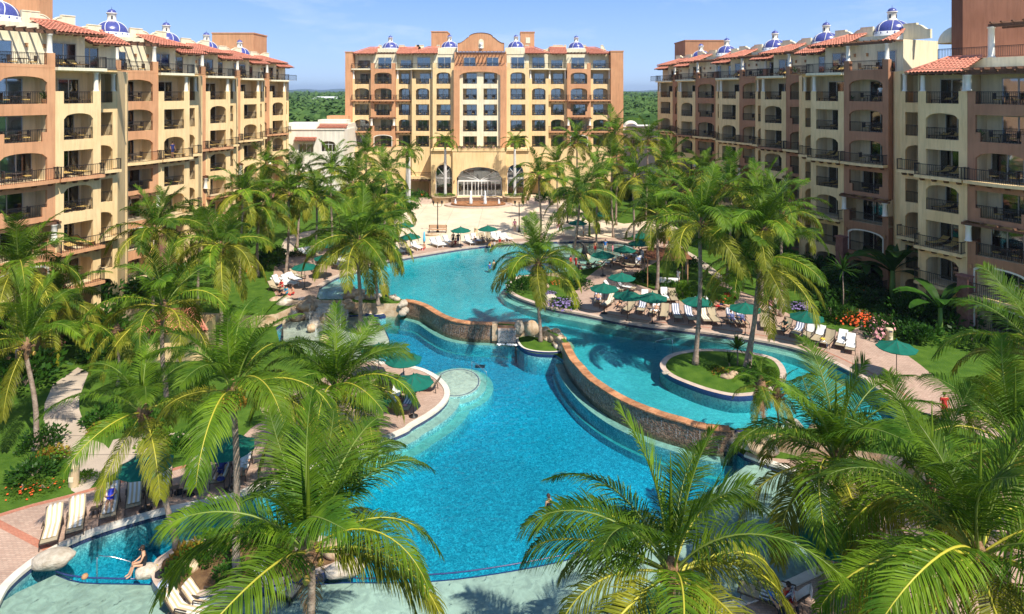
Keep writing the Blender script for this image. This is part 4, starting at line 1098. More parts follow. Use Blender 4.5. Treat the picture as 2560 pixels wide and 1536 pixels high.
def wing(name, label, starts, dirv, flip, wp, wb, wr, rv, accent, where, seed, tall_first=True):
    s0 = starts[0]
    B = thing(name, label, 'building', (s0[0], s0[1], -1.1))
    for mi_, st in enumerate(starts):
        F = Fr(st, dirv, flip); kP = P1 if mi_ % 2 == 0 else P2; kB = B1 if mi_ % 2 == 0 else B2
        if mi_ == 1: kB = B2
        lowm = flip and mi_ == 0
        w_ = '%s wing' % where; first = 2 if mi_ == 0 else 3
        kp, kb_, kr = (kP[:6] + ['g'], kB[:6] + ['o'], R1) if lowm else (kP, kB, R1)
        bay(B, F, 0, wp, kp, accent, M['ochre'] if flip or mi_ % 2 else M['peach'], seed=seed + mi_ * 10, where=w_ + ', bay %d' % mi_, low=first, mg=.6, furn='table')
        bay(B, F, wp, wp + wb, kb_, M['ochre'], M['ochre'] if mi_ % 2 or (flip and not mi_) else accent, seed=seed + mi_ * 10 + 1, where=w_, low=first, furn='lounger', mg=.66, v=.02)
        Fr2 = Fr(F(0, -rv, 0), dirv, flip)
        bay(B, Fr2, wp + wb, wp + wb + wr, R1, M['ochre'] if not flip else M['ochre'], M['ochre'], seed=seed + mi_ * 10 + 2, where=w_, low=9, furn='table', mg=.45)
        # solid body behind the balconies
        b = MB(); zt = .3 + FLH * 7 - .02
        for (a, c, v0, v1, z1) in ((0.02, wp + wb - .02, -2.6, -15, zt), (wp + wb - 1, wp + wb + wr + 2.5, -2.6 - rv, -15.5, .3 + FLH * 7 - .04)):
            pts = [F(a, v0, 0), F(c, v0, 0), F(c, v1, 0), F(a, v1, 0)]
            b.skirt(pts, -1.2, z1); b.quad(*[Vector((p.x, p.y, z1)) for p in pts])
        pts = [F(wp + wb + wr, -rv - .01, 0), F(wp + wb + wr + 3.2, -rv - 3.5, 0)]
        b.skirt(pts, -1.2, zt, closed=False)
        b.build('wing_body', M['ochre'], B)
        # rough red stone pillars against the two lowest storeys
        b = MB(); nz = 8
        for k in range(nz):
            z0, z1 = -1.2 + 5.9 * k / nz, -1.2 + 5.9 * (k + 1) / nz; j = .03 * (-1) ** k
            b.box((0, 0, 0), (.85 + j, .8 + j, z1 - z0), 0, lambda p: F(wp - .05 + p.x, .42 + p.y, (z0 + z1) / 2 + p.z))
        b.box((0, 0, 0), (1.0, .95, .14), 0, lambda p: F(wp - .05 + p.x, .42 + p.y, 4.79 + p.z)); b.build('stone_pillar', M['redstone'], B)
        put('wall_lantern', lantern_mesh(), B, F, wp - .3, .03, 5.6); put('wall_lantern', lantern_mesh(), B, F, .3, .03, 5.6)
        zp = .3 + FLH * 7
        if not lowm: penthouse(B, F, wp, wb, wr, zp, accent, seed + mi_, w_)
        else:
            # stepped-down end: tile roof over the loggia, planted roof terrace and pergola above
            W = wp + wb; b = MB()
            b.quad(F(0, .02, zp), F(W + .5, .02, zp), F(W + .5, -9, zp), F(0, -9, zp))
            b.quad(F(-.2, -3.2, zp), F(W, -3.2, zp), F(W, -3.2, zp + .9), F(-.2, -3.2, zp + .9)); b.box((0, 0, 0), (W, .35, .9), 0, lambda p: F(W / 2 + p.x, -3.0 + p.y, zp + .45 + p.z))
            b.build('terrace_wall', M['cream'], B)
            tile_roof(B, F, wp + .2, W + .9, .5, zp - .35, -2.8, zp + 1.0, 0, 1.9); side_roof(B, F, W + .9, .5, -2.8, zp - .35, zp + 1.0, 1.9, 1); brackets(B, F, wp + .4, W + .6, .5, zp - .35, 6)
            put('pergola_beam', beam_mesh(wp + .6, .22), B, F, wp / 2, .25, zp - .35)
            for i in range(7): put('pergola_rafter', rafter_mesh(2.6, .14), B, F, .1 + (wp - .2) * i / 6, -.4, zp - .2)
            put('railing', railing(W, .95), B, F, W / 2, -3.0, zp + .9)
            put('pergola_beam', beam_mesh(wp + 1.0, .22), B, F, wp / 2 - .6, -3.0, zp + 3.6); put('pergola_beam', beam_mesh(wp + 1.0, .22), B, F, wp / 2 - .6, -5.2, zp + 3.6)
            for i in range(7): put('pergola_rafter', rafter_mesh(3.0, .14), B, F, -.4 + (wp) * i / 6, -4.1, zp + 3.75)
            put('column', column_mesh(2.6, M['white'], .25), B, F, wp - .3, -3.0, zp + .9)
    return B

LD = (.454, .891)
left = wing('left_wing', 'long peach and ochre hotel wing stepping back along the left side of the gardens', [(-40.2, 49.3), (-40.0, 64.5), (-41.2, 77.6), (-42.7, 91.55), (-43.6, 105.45)], LD, False, 4.6, 3.7, 3.0, 2.5, M['peach'], 'left', 100)
RDv = (-.454, .891)
def rs(x, d, w): return (x + .454 * w, d - .891 * w)
rst = [rs(37.7, 53.3, 5.0), rs(35.0, 67.5, 4.8), rs(35.05, 81.5, 4.6), rs(33.2, 92.6, 4.4), rs(30.5, 105.5, 4.4), rs(29.9, 118.0, 4.4)]
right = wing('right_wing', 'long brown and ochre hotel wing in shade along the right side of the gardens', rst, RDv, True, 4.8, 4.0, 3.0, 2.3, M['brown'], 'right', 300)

def tower(B, x0, x1, y0, y1, z0, z1, m, name='stair_tower', win=None):
    b = MB(); pts = [(x0, y0), (x1, y0), (x1, y1), (x0, y1)]
    b.skirt(pts, z0, z1); b.poly(pts, z1)
    b.box(((x0 + x1) / 2, (y0 + y1) / 2, z1 + .08), (x1 - x0 + .2, y1 - y0 + .2, .2))
    if win: b.box((win[0], y0 - .03, win[1]), (win[2], .1, win[3]), 1)
    return b.build(name, [m, M['cream']], B)
tower(left, -58, -43.2, 58.5, 60.2, -1, 34.5, M['peach']); tower(left, -52.5, -45.2, 112, 118, -1, 30.2, M['peach'])
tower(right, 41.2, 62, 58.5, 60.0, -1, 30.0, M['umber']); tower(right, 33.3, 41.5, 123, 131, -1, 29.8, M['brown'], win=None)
b = MB(); b.lathe([(1.7 * math.cos(t * PI / 12), 24.7 + 1.7 * math.sin(t * PI / 12)) for t in range(6)] + [(0.05, 26.4)], (43.2, 61.9, 0), 20); b.build('plain_dome', M['cream'], right)
# end wall of the left wing nearest the camera and far ends
b = MB(); F0 = Fr((-40.2, 49.3), LD)
pts = [F0(-.05, -.2, 0), F0(-12, -4, 0), F0(-12, -15, 0), F0(-.05, -15, 0)]; b.skirt(pts, -1.2, 22); b.poly(pts, 22); b.build('wing_body', M['peach'], left)

# ------------------------------------------------------------------ the central building
D0 = 126.0
cxz = lambda zx: zx / 37.69 - 34.65
czz = lambda zy: 33.39 - zy / 37.69
Cb = thing('central_building', 'eight storey ochre and peach building with scrolled gable at the plaza end', 'building', (-6, D0, 0))
FC = Fr((0, D0, 0), (1, 0))
zb = 9.05    # lobby roof; storeys of 3.07 m above it
def cbay(x0, x1, kinds, wm, sm, v, mg, seed, furn='table', lowst=0):
    bay(Cb, FC, cxz(x0), cxz(x1), kinds, wm, sm, zb=zb, seed=seed, v=v, mg=mg + .14, where='central building', furn=furn)
c1 = ['a', 'ap', 'r', 'ap', 'ol']; c1r = ['r', 'ap', 'r', 'ap', 'or']
for i, (x0, x1, ks, wm, sm, v, mg) in enumerate([
    (107, 255, c1, M['ochre'], M['peach'], -1.2, .4), (255, 436, ['aw', 'g', 's', 'apb', 'a'], M['peach'], M['peach'], -.4, .55),
    (437, 563, ['r', 'ap', 'r', 'ap', 'o'], M['ochre'], M['peach'], -1.2, .4), (563, 722, ['r', 'r', 'r', 'a', 'or'], M['ochre'], M['ochre'], .1, .65),
    (722, 881, ['r', 'r', 'r', 'r', 'a'], M['ochre'], M['ochre'], 1.0, .6),
    (922, 1073, ['r', 'r', 'r', 'r', 'r'], M['cream'], M['cream'], 1.5, .5), (1073, 1221, ['r', 'r', 'r', 'r', 'r'], M['cream'], M['cream'], 1.5, .5),
    (1266, 1432, ['r', 'r', 'r', 'r', 'a'], M['ochre'], M['ochre'], 1.0, .6), (1432, 1577, ['r', 'r', 'r', 'a', 'ol'], M['ochre'], M['ochre'], .1, .45),
    (1577, 1717, ['r', 'ap', 'r', 'ap', 'o'], M['ochre'], M['peach'], -1.2, .4), (1717, 1892, ['aw', 'g', 's', 'apb', 'a'], M['peach'], M['peach'], -.4, .55),
    (1892, 2047, c1r, M['ochre'], M['peach'], -1.2, .45)]):
    cbay(x0, x1, ks, wm, sm, v, mg, 500 + i, 'chairs' if i in (5, 6) else 'table')
# peach piers and the great arch framing the centre
b = MB()
for x0, x1 in ((881, 922), (1221, 1266)):
    b.box(((cxz(x0) + cxz(x1)) / 2, D0 - 1.1, (zb + 24.3) / 2), (cxz(x1) - cxz(x0), 2.0, 24.3 - zb))
xa, xb_ = cxz(922), cxz(1221); zsp = czz(385); za = czz(357)
n = 12
for i in range(n):
    t0, t1 = i / n, (i + 1) / n; f_ = lambda t: zsp + (za - zsp) * math.sqrt(max(0, 1 - (2 * t - 1) ** 2))
    u0, u1 = xa + (xb_ - xa) * t0, xa + (xb_ - xa) * t1
    y = D0 - 2.1
    b.quad((u0, y, f_(t0)), (u1, y, f_(t1)), (u1, y, 24.3), (u0, y, 24.3)); b.quad((u0, y, f_(t0)), (u1, y, f_(t1)), (u1, y + 1, f_(t1)), (u0, y + 1, f_(t0)))
# penthouse wall of the centre with the scrolled gable
zg = czz(210); 
b.box(((xa + xb_) / 2, D0 + .3, (24.2 + zg) / 2), (cxz(1266) - cxz(881), .5, zg - 24.2))
gx0, gx1 = cxz(904), cxz(1248); gc = (gx0 + gx1) / 2; prof = [(gx0, czz(205)), (gx0, czz(143)), (cxz(925), czz(140)), (cxz(950), czz(125)), (cxz(975), czz(103))]
R0 = czz(66) - czz(103)
prof += [(gc + (cxz(985) - gc) * math.cos(t * PI / 10), czz(100) + (czz(66) - czz(100)) * math.sin(t * PI / 10)) for t in range(11)]
prof += [(2 * gc - x, z_) for x, z_ in prof[:5][::-1]]
yg = D0 - .35
b.add([(x, yg, z_) for x, z_ in prof], [tuple(range(len(prof)))]); b.add([(x, yg + .9, z_) for x, z_ in prof], [tuple(range(len(prof)))])
for i in range(len(prof) - 1): b.quad((prof[i][0], yg - .12, prof[i][1]), (prof[i + 1][0], yg - .12, prof[i + 1][1]), (prof[i + 1][0], yg + 1.0, prof[i + 1][1]), (prof[i][0], yg + 1.0, prof[i][1]))
b.box(((cxz(881) + cxz(1266)) / 2, D0 - 1.6, 24.62), (cxz(1266) - cxz(881), .3, .75))
b.build('centre_frame', M['peach'], Cb)
b = MB(); nx = cxz(1078)
pts = [(nx - .5, czz(183)), (nx + .5, czz(183)), (nx + .5, czz(132))] + [(nx + .5 * math.cos(t * PI / 8), czz(132) + .5 * math.sin(t * PI / 8)) for t in range(1, 8)] + [(nx - .5, czz(132))]
b.add([(x, yg - .05, z_) for x, z_ in pts], [tuple(range(len(pts)))]); b.build('gable_niche', M['cream'], Cb)
b = MB(); b.lathe([(.32, 0), (.32, .12), (.12, .3), (.25, .5), (.36, .9), (.3, 1.05), (.0, 1.1)], (nx, yg - .12, czz(183)), 12); b.build('bell', M['glazed'], Cb)
# sloping wooden trellis under the gable
for k in (0, 1):
    xx0, xx1 = (cxz(905), cxz(1068)) if k == 0 else (cxz(1082), cxz(1262))
    link('pergola_beam', beam_mesh(xx1 - xx0), Cb, ((xx0 + xx1) / 2, D0 - 1.9, czz(222)))
    for i in range(7):
        x = xx0 + .2 + (xx1 - xx0 - .4) * i / 6; rb = MB(); rb.bar((x, D0 - 2.3, czz(206)), (x, D0 + .1, czz(206)), .13, .16); rb.build('pergola_rafter', M['benchwood'], Cb)
        if i in (0, 1, 5, 6):
            rb = MB(); rb.bar((x, D0 - 1.85, czz(222)), (x + (.0), D0 - .05, czz(285)), .11); rb.build('pergola_strut', M['benchwood'], Cb)
for x in (cxz(993), cxz(1162)): add_door(Cb, FC, x, -.02, 24.45, 2.3, 2.3, 2)
link('railing', railing(8.0, .6), Cb, (cxz(1075), D0 - 1.62, 25.0))
# body
b = MB()
for x0, x1, v in ((107, 563, -3.6), (563, 722, -2.2), (722, 1432, -1.2), (1432, 1577, -2.2), (1577, 2047, -3.6)):
    pts = [FC(cxz(x0), v, 0), FC(cxz(x1), v, 0), FC(cxz(x1), -16, 0), FC(cxz(x0), -16, 0)]; b.skirt(pts, 0, 24.45); b.quad(*[Vector((p.x, p.y, 24.45)) for p in pts])
b.build('building_body', M['ochre'], Cb)
tower(Cb, cxz(58), cxz(112), D0 + 1.0, D0 + 15, -1, czz(210), M['peach'], 'end_tower'); tower(Cb, cxz(2042), cxz(2135), D0 + .4, D0 + 15, -1, czz(205), M['peach'], 'end_tower')
tower(Cb, cxz(678), cxz(800), D0 + 6, D0 + 12, 24, czz(62) + .6, M['peach'], 'roof_tower'); tower(Cb, cxz(1372), cxz(1480), D0 + 6, D0 + 12, 24, czz(66) + .6, M['peach'], 'roof_tower', win=(cxz(1430), czz(105), .9, 1.2))
# top storey of the side parts
zp = zb + FLH * 5
def ctop(x0, x1, v, kind, seed):
    u0, u1 = cxz(x0), cxz(x1); W = u1 - u0; b = MB()
    b.quad(FC(u0, v, zp), FC(u1, v, zp), FC(u1, v - 2.2, zp), FC(u0, v - 2.2, zp))
    b.quad(FC(u0, v - 2, zp), FC(u1, v - 2, zp), FC(u1, v - 2, zp + 3.1), FC(u0, v - 2, zp + 3.1)); b.quad(FC(u0, v - 2, zp), FC(u0, v - 4, zp), FC(u0, v - 4, zp + 3.1), FC(u0, v - 2, zp + 3.1)); b.quad(FC(u1, v - 2, zp), FC(u1, v - 4, zp), FC(u1, v - 4, zp + 3.1), FC(u1, v - 2, zp + 3.1))
    b.build('penthouse_wall', M['cream'], Cb)
    add_door(Cb, FC, (u0 + u1) / 2, v - 2, zp + .02, min(2.6, W * .62), 2.3, seed)
    if kind == 'slab':
        sm, rm = slab_mesh(W, .5, 0.0, M['cream']); o = put('balcony', sm, Cb, FC, (u0 + u1) / 2, v, zp + .05); link('railing', rm, o, local=True)
    else:
        for u in (u0 + .35, u1 - .35): pb = MB(); pb.box((u, D0 - v + .25, zp + .55), (.7, .5, 1.15)); pb.build('parapet', M[kind], Cb)
        put('railing', railing(W - 1.4, .95), Cb, FC, (u0 + u1) / 2, v - .15, zp + .08)
    FURN.append(('table', FC((u0 + u1) / 2, v - .9, zp + .03), 0, 2.6, ('central building', 7)))
ze = zp + 3.0
for i, (x0, x1, v, kd) in enumerate([(107, 255, -1.2, 'slab'), (255, 436, -.4, 'peach'), (437, 563, -1.2, 'slab'), (563, 722, .1, 'slab'), (722, 881, 1.0, 'ochre'), (1266, 1432, 1.0, 'ochre'), (1432, 1577, .1, 'slab'), (1577, 1717, -1.2, 'slab'), (1717, 1892, -.4, 'peach'), (1892, 2047, -1.2, 'slab')]):
    ctop(x0, x1, v, kd, 600 + i)
def croof(x0, x1, v, hl, hr, zt=1.5):
    tile_roof(Cb, FC, cxz(x0), cxz(x1), v, ze, v - 3.6, ze + zt, hl, hr); brackets(Cb, FC, cxz(x0) + .3, cxz(x1) - .3, v, ze, max(4, int((cxz(x1) - cxz(x0)) / .8)))
croof(92, 285, -1.4, 3.2, 0); croof(432, 585, -1.4, 0, 0); croof(545, 752, -.2, 3.2, 0); croof(1402, 1600, -.2, 0, 3.4); croof(1590, 1722, -1.4, 0, 0); croof(1868, 2062, -1.4, 0, 3.0)
for (x0, x1) in ((280, 430), (1715, 1885)):
    link('pergola_beam', beam_mesh(cxz(x1) - cxz(x0)), Cb, ((cxz(x0) + cxz(x1)) / 2, D0 + .5, ze - .02))
    for i in range(7): link('pergola_rafter', rafter_mesh(1.6), Cb, (cxz(x0) + .2 + (cxz(x1) - cxz(x0) - .4) * i / 6, D0 + 1.0, ze + .12))
for (x0, x1, v) in ((285, 432, -3.0), (752, 895, -.9), (1256, 1402, -.9), (1722, 1868, -3.0)):
    b = MB(); b.box(((cxz(x0) + cxz(x1)) / 2, D0 - v + .2, ze + .55), (cxz(x1) - cxz(x0), .4, 1.3)); b.build('roof_parapet', M['cream'], Cb)
    dome_group(Cb, FC, (cxz(x0) + cxz(x1)) / 2 + .2, v - 2.3, ze + 1.05, .95)
for (x0, x1, s_) in ((432, 520, -1), (255, 300, 1), (700, 750, 1), (1405, 1470, -1), (1690, 1725, 1), (1850, 1905, -1), (560, 620, -1), (1545, 1700, 1), (1990, 2030, -1), (520, 625, 1)):
    scroll_wall(Cb, FC, cxz(x0), cxz(x1), -5.0, ze + .7, 1.25, s_)
b = MB(); b.box((cxz(1077), D0 + 9, ze - .4), (cxz(2040) - cxz(115), 12, 1.6)); b.build('flat_roof', M['cream'], Cb)
# lobby storeys
yl = D0 - 4.2
FL = Fr((0, yl, 0), (1, 0)); b = MB()
PX0, PX1 = cxz(880), cxz(1265)
wall_cell(b, FL, PX0, PX1, 0, 8.6, cxz(908), cxz(1237), 0.05, czz(1128), czz(1045) - czz(1128), t=.9)
for x0, x1, a, c in ((722, 880, 755, 876), (1265, 1432, 1272, 1392)):
    wall_cell(b, FL, cxz(x0), cxz(x1), 0, 8.6, cxz(a), cxz(c), .05, czz(1090), czz(1028) - czz(1090), t=.5, v=-.5)
b.box(((cxz(722) + cxz(1432)) / 2, D0 - 1.4, 8.9), (cxz(1432) - cxz(722), 5.4, .35)); b.box(((PX0 + PX1) / 2, yl + .35, 8.95), (PX1 - PX0 + .3, .9, .6))
for x in (cxz(722), cxz(1432)): b.quad((x, yl + .5, 0), (x, D0 + 3, 0), (x, D0 + 3, 8.6), (x, yl + .5, 8.6))
for x in (PX0, PX1): b.quad((x, yl, 0), (x, yl + .5, 0), (x, yl + .5, 8.6), (x, yl, 8.6))
for x0, x1 in ((107, 722), (1432, 2047)):
    pts = [(cxz(x0), D0 + .2), (cxz(x1), D0 + .2), (cxz(x1), D0 + 5), (cxz(x0), D0 + 5)]; b.skirt(pts, 0, zb); 
b.build('lobby_wall', M['ochre'], Cb)
b = MB(); xl0, xl1 = cxz(915), cxz(1228); ym = yl + 1.3
b.box(((xl0 + xl1) / 2, ym, czz(1150)), (xl1 - xl0, .2, .28)); b.box(((xl0 + xl1) / 2, ym, .1), (xl1 - xl0, .15, .12))
for zx in (915, 958, 1015, 1062, 1086, 1130, 1185, 1228): b.box((cxz(zx), ym, (czz(1150)) / 2), (.14, .16, czz(1150)))
for zx in (985, 1040, 1108, 1158): b.box((cxz(zx), ym, (czz(1150)) / 2), (.07, .12, czz(1150)))
cx0 = cxz(1073); zc0 = czz(1150)
for q in (0.35, .75, PI - .75, PI - .35): b.bar((cx0, ym, zc0 + .1), (cx0 + 4.2 * math.cos(q), ym, zc0 + 3.0 * math.sin(q)), .1)
b.build('entrance_frame', M['glazed'], Cb)
b = MB(); b.box((cx0, ym + .05, 2.9), (xl1 - xl0, .03, 5.8)); b.build('entrance_glass', M['glass'], Cb)
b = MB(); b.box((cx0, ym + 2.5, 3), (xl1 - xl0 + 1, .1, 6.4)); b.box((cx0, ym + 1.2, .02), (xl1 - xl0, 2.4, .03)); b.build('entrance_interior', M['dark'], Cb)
for a, c in ((755, 876), (1272, 1392)):
    b = MB(); x0, x1 = cxz(a), cxz(c); xm = (x0 + x1) / 2; yy = yl + .95
    for x in (x0 + .05, xm, x1 - .05): b.box((x, yy, 2.6), (.09, .1, 5.2))
    b.box((xm, yy, czz(1128)), (x1 - x0, .1, .12)); b.bar((xm, yy, 4.0), (x0 + .3, yy, 5.6), .08); b.bar((xm, yy, 4.0), (x1 - .3, yy, 5.6), .08)
    b.build('side_window_frame', M['glazed'], Cb); b = MB(); b.box((xm, yy + .05, 2.9), (x1 - x0, .03, 5.8)); b.build('side_window_glass', M['glass'], Cb)
    b = MB(); b.box((xm, yy + 1.3, 3), (x1 - x0 + .6, .1, 6.2)); b.build('side_window_interior', M['dark'], Cb)
for x in (cxz(893), cxz(1250), cxz(740), cxz(1405)): link('wall_lantern', lantern_mesh(), Cb, (x, yl - .02 if 880 < (x + 34.65) * 37.69 < 1270 else yl + .48, 3.0))
# canopy pergolas beside the lobby
for sx in (cxz(640), cxz(1500)):
    link('pergola_beam', beam_mesh(4.5, .2), Cb, (sx, D0 - 3.2, 3.0))
    for i in range(6): link('pergola_rafter', rafter_mesh(3.2), Cb, (sx - 2 + 4 * i / 5, D0 - 1.8, 3.15))
    for dx in (-2, 2): link('column', column_mesh(2.9, M['peach'], .25), Cb, (sx + dx, D0 - 3.2, 0))
    b = MB(); b.box((sx, D0 - 1.5, 3.4), (4.6, 3.4, .3)); b.build('canopy_slab', M['ochre'], Cb)
    link('railing', railing(4.4), Cb, (sx, D0 - 3.1, 3.55))

# ------------------------------------------------------------------ low buildings left and right of it
def low_house(name, label, x0, x1, y0, y1, zt, wins, m=M['white']):
    Bn = thing(name, label, 'building', ((x0 + x1) / 2, y0, 0)); b = MB(); F = Fr((0, y0, 0), (1, 0)); xs = [x0] + [w_[0] - w_[1] for w_ in wins] ; cur = x0
    for (xc, hw, z_0, z_s, rise) in wins:
        wall_cell(b, F, cur, xc + hw + .4, 0, zt, xc - hw, xc + hw, z_0, z_s, rise, t=.35); cur = xc + hw + .4
        fb = MB(); fb.box((xc, y0 + .3, (z_0 + z_s) / 2 + .2), (.07, .07, z_s - z_0 + rise + .3)); fb.box((xc, y0 + .3, z_s), (2 * hw, .07, .08))
        for dx in (-hw + .04, -hw / 2, hw / 2, hw - .04): fb.box((xc + dx, y0 + .3, (z_0 + z_s) / 2), (.05, .06, z_s - z_0))
        f_ = fb.build('window_frame', M['glazed'], Bn); gb = MB(); gb.box((xc, y0 + .34, (z_0 + z_s + rise) / 2), (2 * hw, .02, z_s + rise - z_0)); gb.build('window_glass', M['glass'], Bn)
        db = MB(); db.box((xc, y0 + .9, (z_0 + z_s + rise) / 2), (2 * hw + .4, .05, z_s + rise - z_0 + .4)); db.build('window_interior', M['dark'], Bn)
    b.quad((cur, y0, 0), (x1, y0, 0), (x1, y0, zt), (cur, y0, zt))
    b.quad((x0, y0, 0), (x0, y1, 0), (x0, y1, zt), (x0, y0, zt)); b.quad((x1, y0, 0), (x1, y1, 0), (x1, y1, zt), (x1, y0, zt)); b.quad((x0, y0, zt), (x1, y0, zt), (x1, y1, zt), (x0, y1, zt))
    b.box(((x0 + x1) / 2, y0 + .1, zt + .08), (x1 - x0 + .3, .5, .22))
    b.build('wall', m, Bn); return Bn
LH = low_house('annex_building', 'low white annex with arched windows and small tiled awning left of the central building', -44.5, -31.0, 118, 134, 13.0,
          [(-42.2, 1.0, 9.0, 10.2, .5), (-38.0, 1.4, 8.8, 10.4, .0), (-33.9, 1.35, 9.0, 10.3, .6)])
tile_roof(LH, Fr((0, 118, 0), (1, 0)), -40.0, -36.0, 1.0, 11.0, .0, 11.5); 
b = MB(); b.box((-37.7, 126, 13.4), (13, 8, 1.0)); b.box((-34.4, 124, 14.2), (5.5, 3, .9)); b.build('stepped_parapet', M['white'], LH)
b = MB(); b.box((-34.2, 127, 14.8), (4.2, 3, 1.0)); b.build('roof_block', M['peach'], LH)
tile_roof(LH, Fr((0, 118.5, 0), (1, 0)), -36.5, -31.1, -.8, 13.2, -3.0, 13.8)
RH = low_house('annex_building', 'low white house with small dome right of the central building', 23.5, 33, 140, 150, 12.3, [(27.0, 1.2, 8.0, 9.5, .6), (30.6, 1.2, 8.0, 9.5, .6)])
b = MB(); b.lathe([(1.6 * math.cos(t * PI / 12), 12.3 + 1.3 * math.sin(t * PI / 12)) for t in range(6)] + [(.03, 13.6)], (26.5, 143, 0), 16); b.build('roof_dome', M['white'], RH)
# far-off pale roofs among the trees
for i, (x, y, sx, h, lb) in enumerate([(-176, 610, 24, 9, 'long pale roof standing far off among trees left of the central building'), (240, 800, 40, 8, 'grey roofed shed far off among trees to the right')]):
    Bq = thing('distant_building', lb, 'building', (x, y, 0)); b = MB(); b.box((x, y, h / 2 + 4), (sx, 14, h)); b.build('wall', M['white'], Bq)
    b = MB(); b.quad((x - sx / 2 - 1, y - 8, h + 4), (x + sx / 2 + 1, y - 8, h + 4), (x + sx / 2 - 2, y, h + 6.5), (x - sx / 2 + 2, y, h + 6.5)); b.build('roof', M['glazed'], Bq)
# thin radio masts on the horizon
for x, y, h in ((385, 1300, 86), (520, 1500, 80)):
    b = MB(); b.bar((x, y, 0), (x, y, h), .5); b.bar((x - 2, y, h * .8), (x + 2, y, h * .8), .4); b.bar((x - 1.5, y, h * .9), (x + 1.5, y, h * .9), .4)
    tag(b.build('radio_mast', M['steel']), ('tall' if h > 83 else 'shorter') + ' thin radio mast far off above the right wing roofs', 'mast')
# ================================================================== PALMS
M['stalk'] = mat('orange_fruit_stalk', (0.55, 0.24, 0.03), 0.7)
def frond_mesh(name, L, e0, droop, sway, nleaf, wid, seg, mats, hang=1.0, seed=0, lmax=.245, vee=.35, twist=0.0):
    """one leaf: an arching midrib with two rows of hanging leaflets. starts at the origin, heads along +x"""
    r = random.Random(seed); b = MB()
    n = 14; P = [Vector((0, 0, 0))]; T = []
    for i in range(n):
        s = (i + .5) / n; el = e0 - droop * s ** 1.25; yw = sway * s ** 1.6
        t = Vector((math.cos(el) * math.cos(yw), math.cos(el) * math.sin(yw), math.sin(el))); T.append(t); P.append(P[-1] + t * L / n)
    T.append(T[-1])
    b.tube(P, [.045 * (1 - i / n) ** .8 * L / 5 + .006 for i in range(n + 1)], 4, 1, False)
    def at(s):
        x = s * n; i = min(n - 1, int(x)); k = x - i
        return P[i].lerp(P[i + 1], k), T[i].lerp(T[min(n, i + 1)], k).normalized()
    up0 = Vector((0, 0, 1))
    for i in range(nleaf):
        s = .13 + .87 * (i + .5) / nleaf
        for side in (-1, 1):
            s2 = min(.999, s + r.uniform(-.4, .4) / nleaf); p, t = at(s2)
            lat = t.cross(up0)
            if lat.length < .15: lat = t.cross(Vector((-1, 0, .0)))
            lat = lat.normalized(); upn = lat.cross(t).normalized()
            tw = twist * s2; lat2 = lat * math.cos(tw) + upn * math.sin(tw); up2 = upn * math.cos(tw) - lat * math.sin(tw)
            ln = L * lmax * (math.sin(PI * (.12 + .80 * s2)) ** .75) * r.uniform(.82, 1.1)
            fw = .45 + .9 * s2 ** 1.5 + r.uniform(-.12, .12)
            d = (lat2 * side + t * fw + up2 * (vee * (1 - .8 * s2) + r.uniform(-.12, .12))).normalized()
            g = Vector((0, 0, -1)) * hang * r.uniform(.45, 1.55)
            d2 = (d + g * .55).normalized(); d3 = (d + g * 1.25).normalized()
            q = [p, p + d * ln * .38, p + d * ln * .38 + d2 * ln * .34]; q.append(q[-1] + d3 * ln * .3)
            wv = (t - d * t.dot(d)); wv = (wv.normalized() if wv.length > .1 else up2) * wid * .5
            wv = wv * .8 + up2 * wid * .25 * r.uniform(-1, 1)
            if seg == 3:
                b.add([q[0] - wv * .7, q[0] + wv * .7, q[1] + wv, q[1] - wv, q[2] + wv * .8, q[2] - wv * .8, q[3]], [(0, 1, 2, 3), (3, 2, 4, 5), (5, 4, 6)], 0)
            else:
                m_ = (q[1] + q[2]) / 2; b.add([q[0] - wv * .7, q[0] + wv * .7, m_ + wv, m_ - wv, q[3]], [(0, 1, 2, 3), (3, 2, 4)], 0)
    return b.mesh(name, mats)
# e0, droop, leaflets hang
SHAPES = [(86, 28, .25), (76, 55, .4), (66, 78, .55), (54, 92, .7), (42, 100, .85), (28, 98, 1.0), (14, 92, 1.1), (-2, 78, 1.2), (-22, 62, 1.2), (-48, 38, 1.2)]
FR = {}
def get_fronds(lod):
    if lod in FR: return FR[lod]
    out = []
    nl, wd, sg = {0: (112, .044, 3), 1: (72, .062, 3), 2: (36, .12, 2)}[lod]
    for k, (e, dr, hg) in enumerate(SHAPES):
        mats = [M['leafy'] if k >= 6 else M['leaf'], M['rachis'] if k >= 4 else M['rachisg']]
        out.append([frond_mesh('palm_frond', 5.0, R(e + j * 3), R(dr + 10 * j), R([-34, 22, 6][j + 1]), nl, wd, sg, mats, hg, seed=k * 7 + j, vee=.5 - .05 * k, twist=[.5, -.4, .0][j + 1]) for j in (-1, 0, 1)])
    FR[lod] = out; return out
M['dead'] = mat('dead_palm_leaf', (0.24, 0.13, 0.06), 0.9, (0.36, 0.22, 0.11), 2)
def dead_frond(lod): return _m(('dead', lod), lambda: frond_mesh('dead_frond', 4.6, R(-42), R(44), R(15), 44, .05, 3, [M['dead'], M['dead']], 1.3, seed=99, vee=.1))
def spear_mesh():
    def f():
        b = MB(); pts = [Vector((0.10 * i / 8, 0, 3.6 * i / 8)) for i in range(9)]
        b.tube(pts, [.07, .08, .085, .08, .07, .055, .04, .025, .008], 6); return b.mesh('spear_leaf', M['spear'])
    return _m('spear', f)
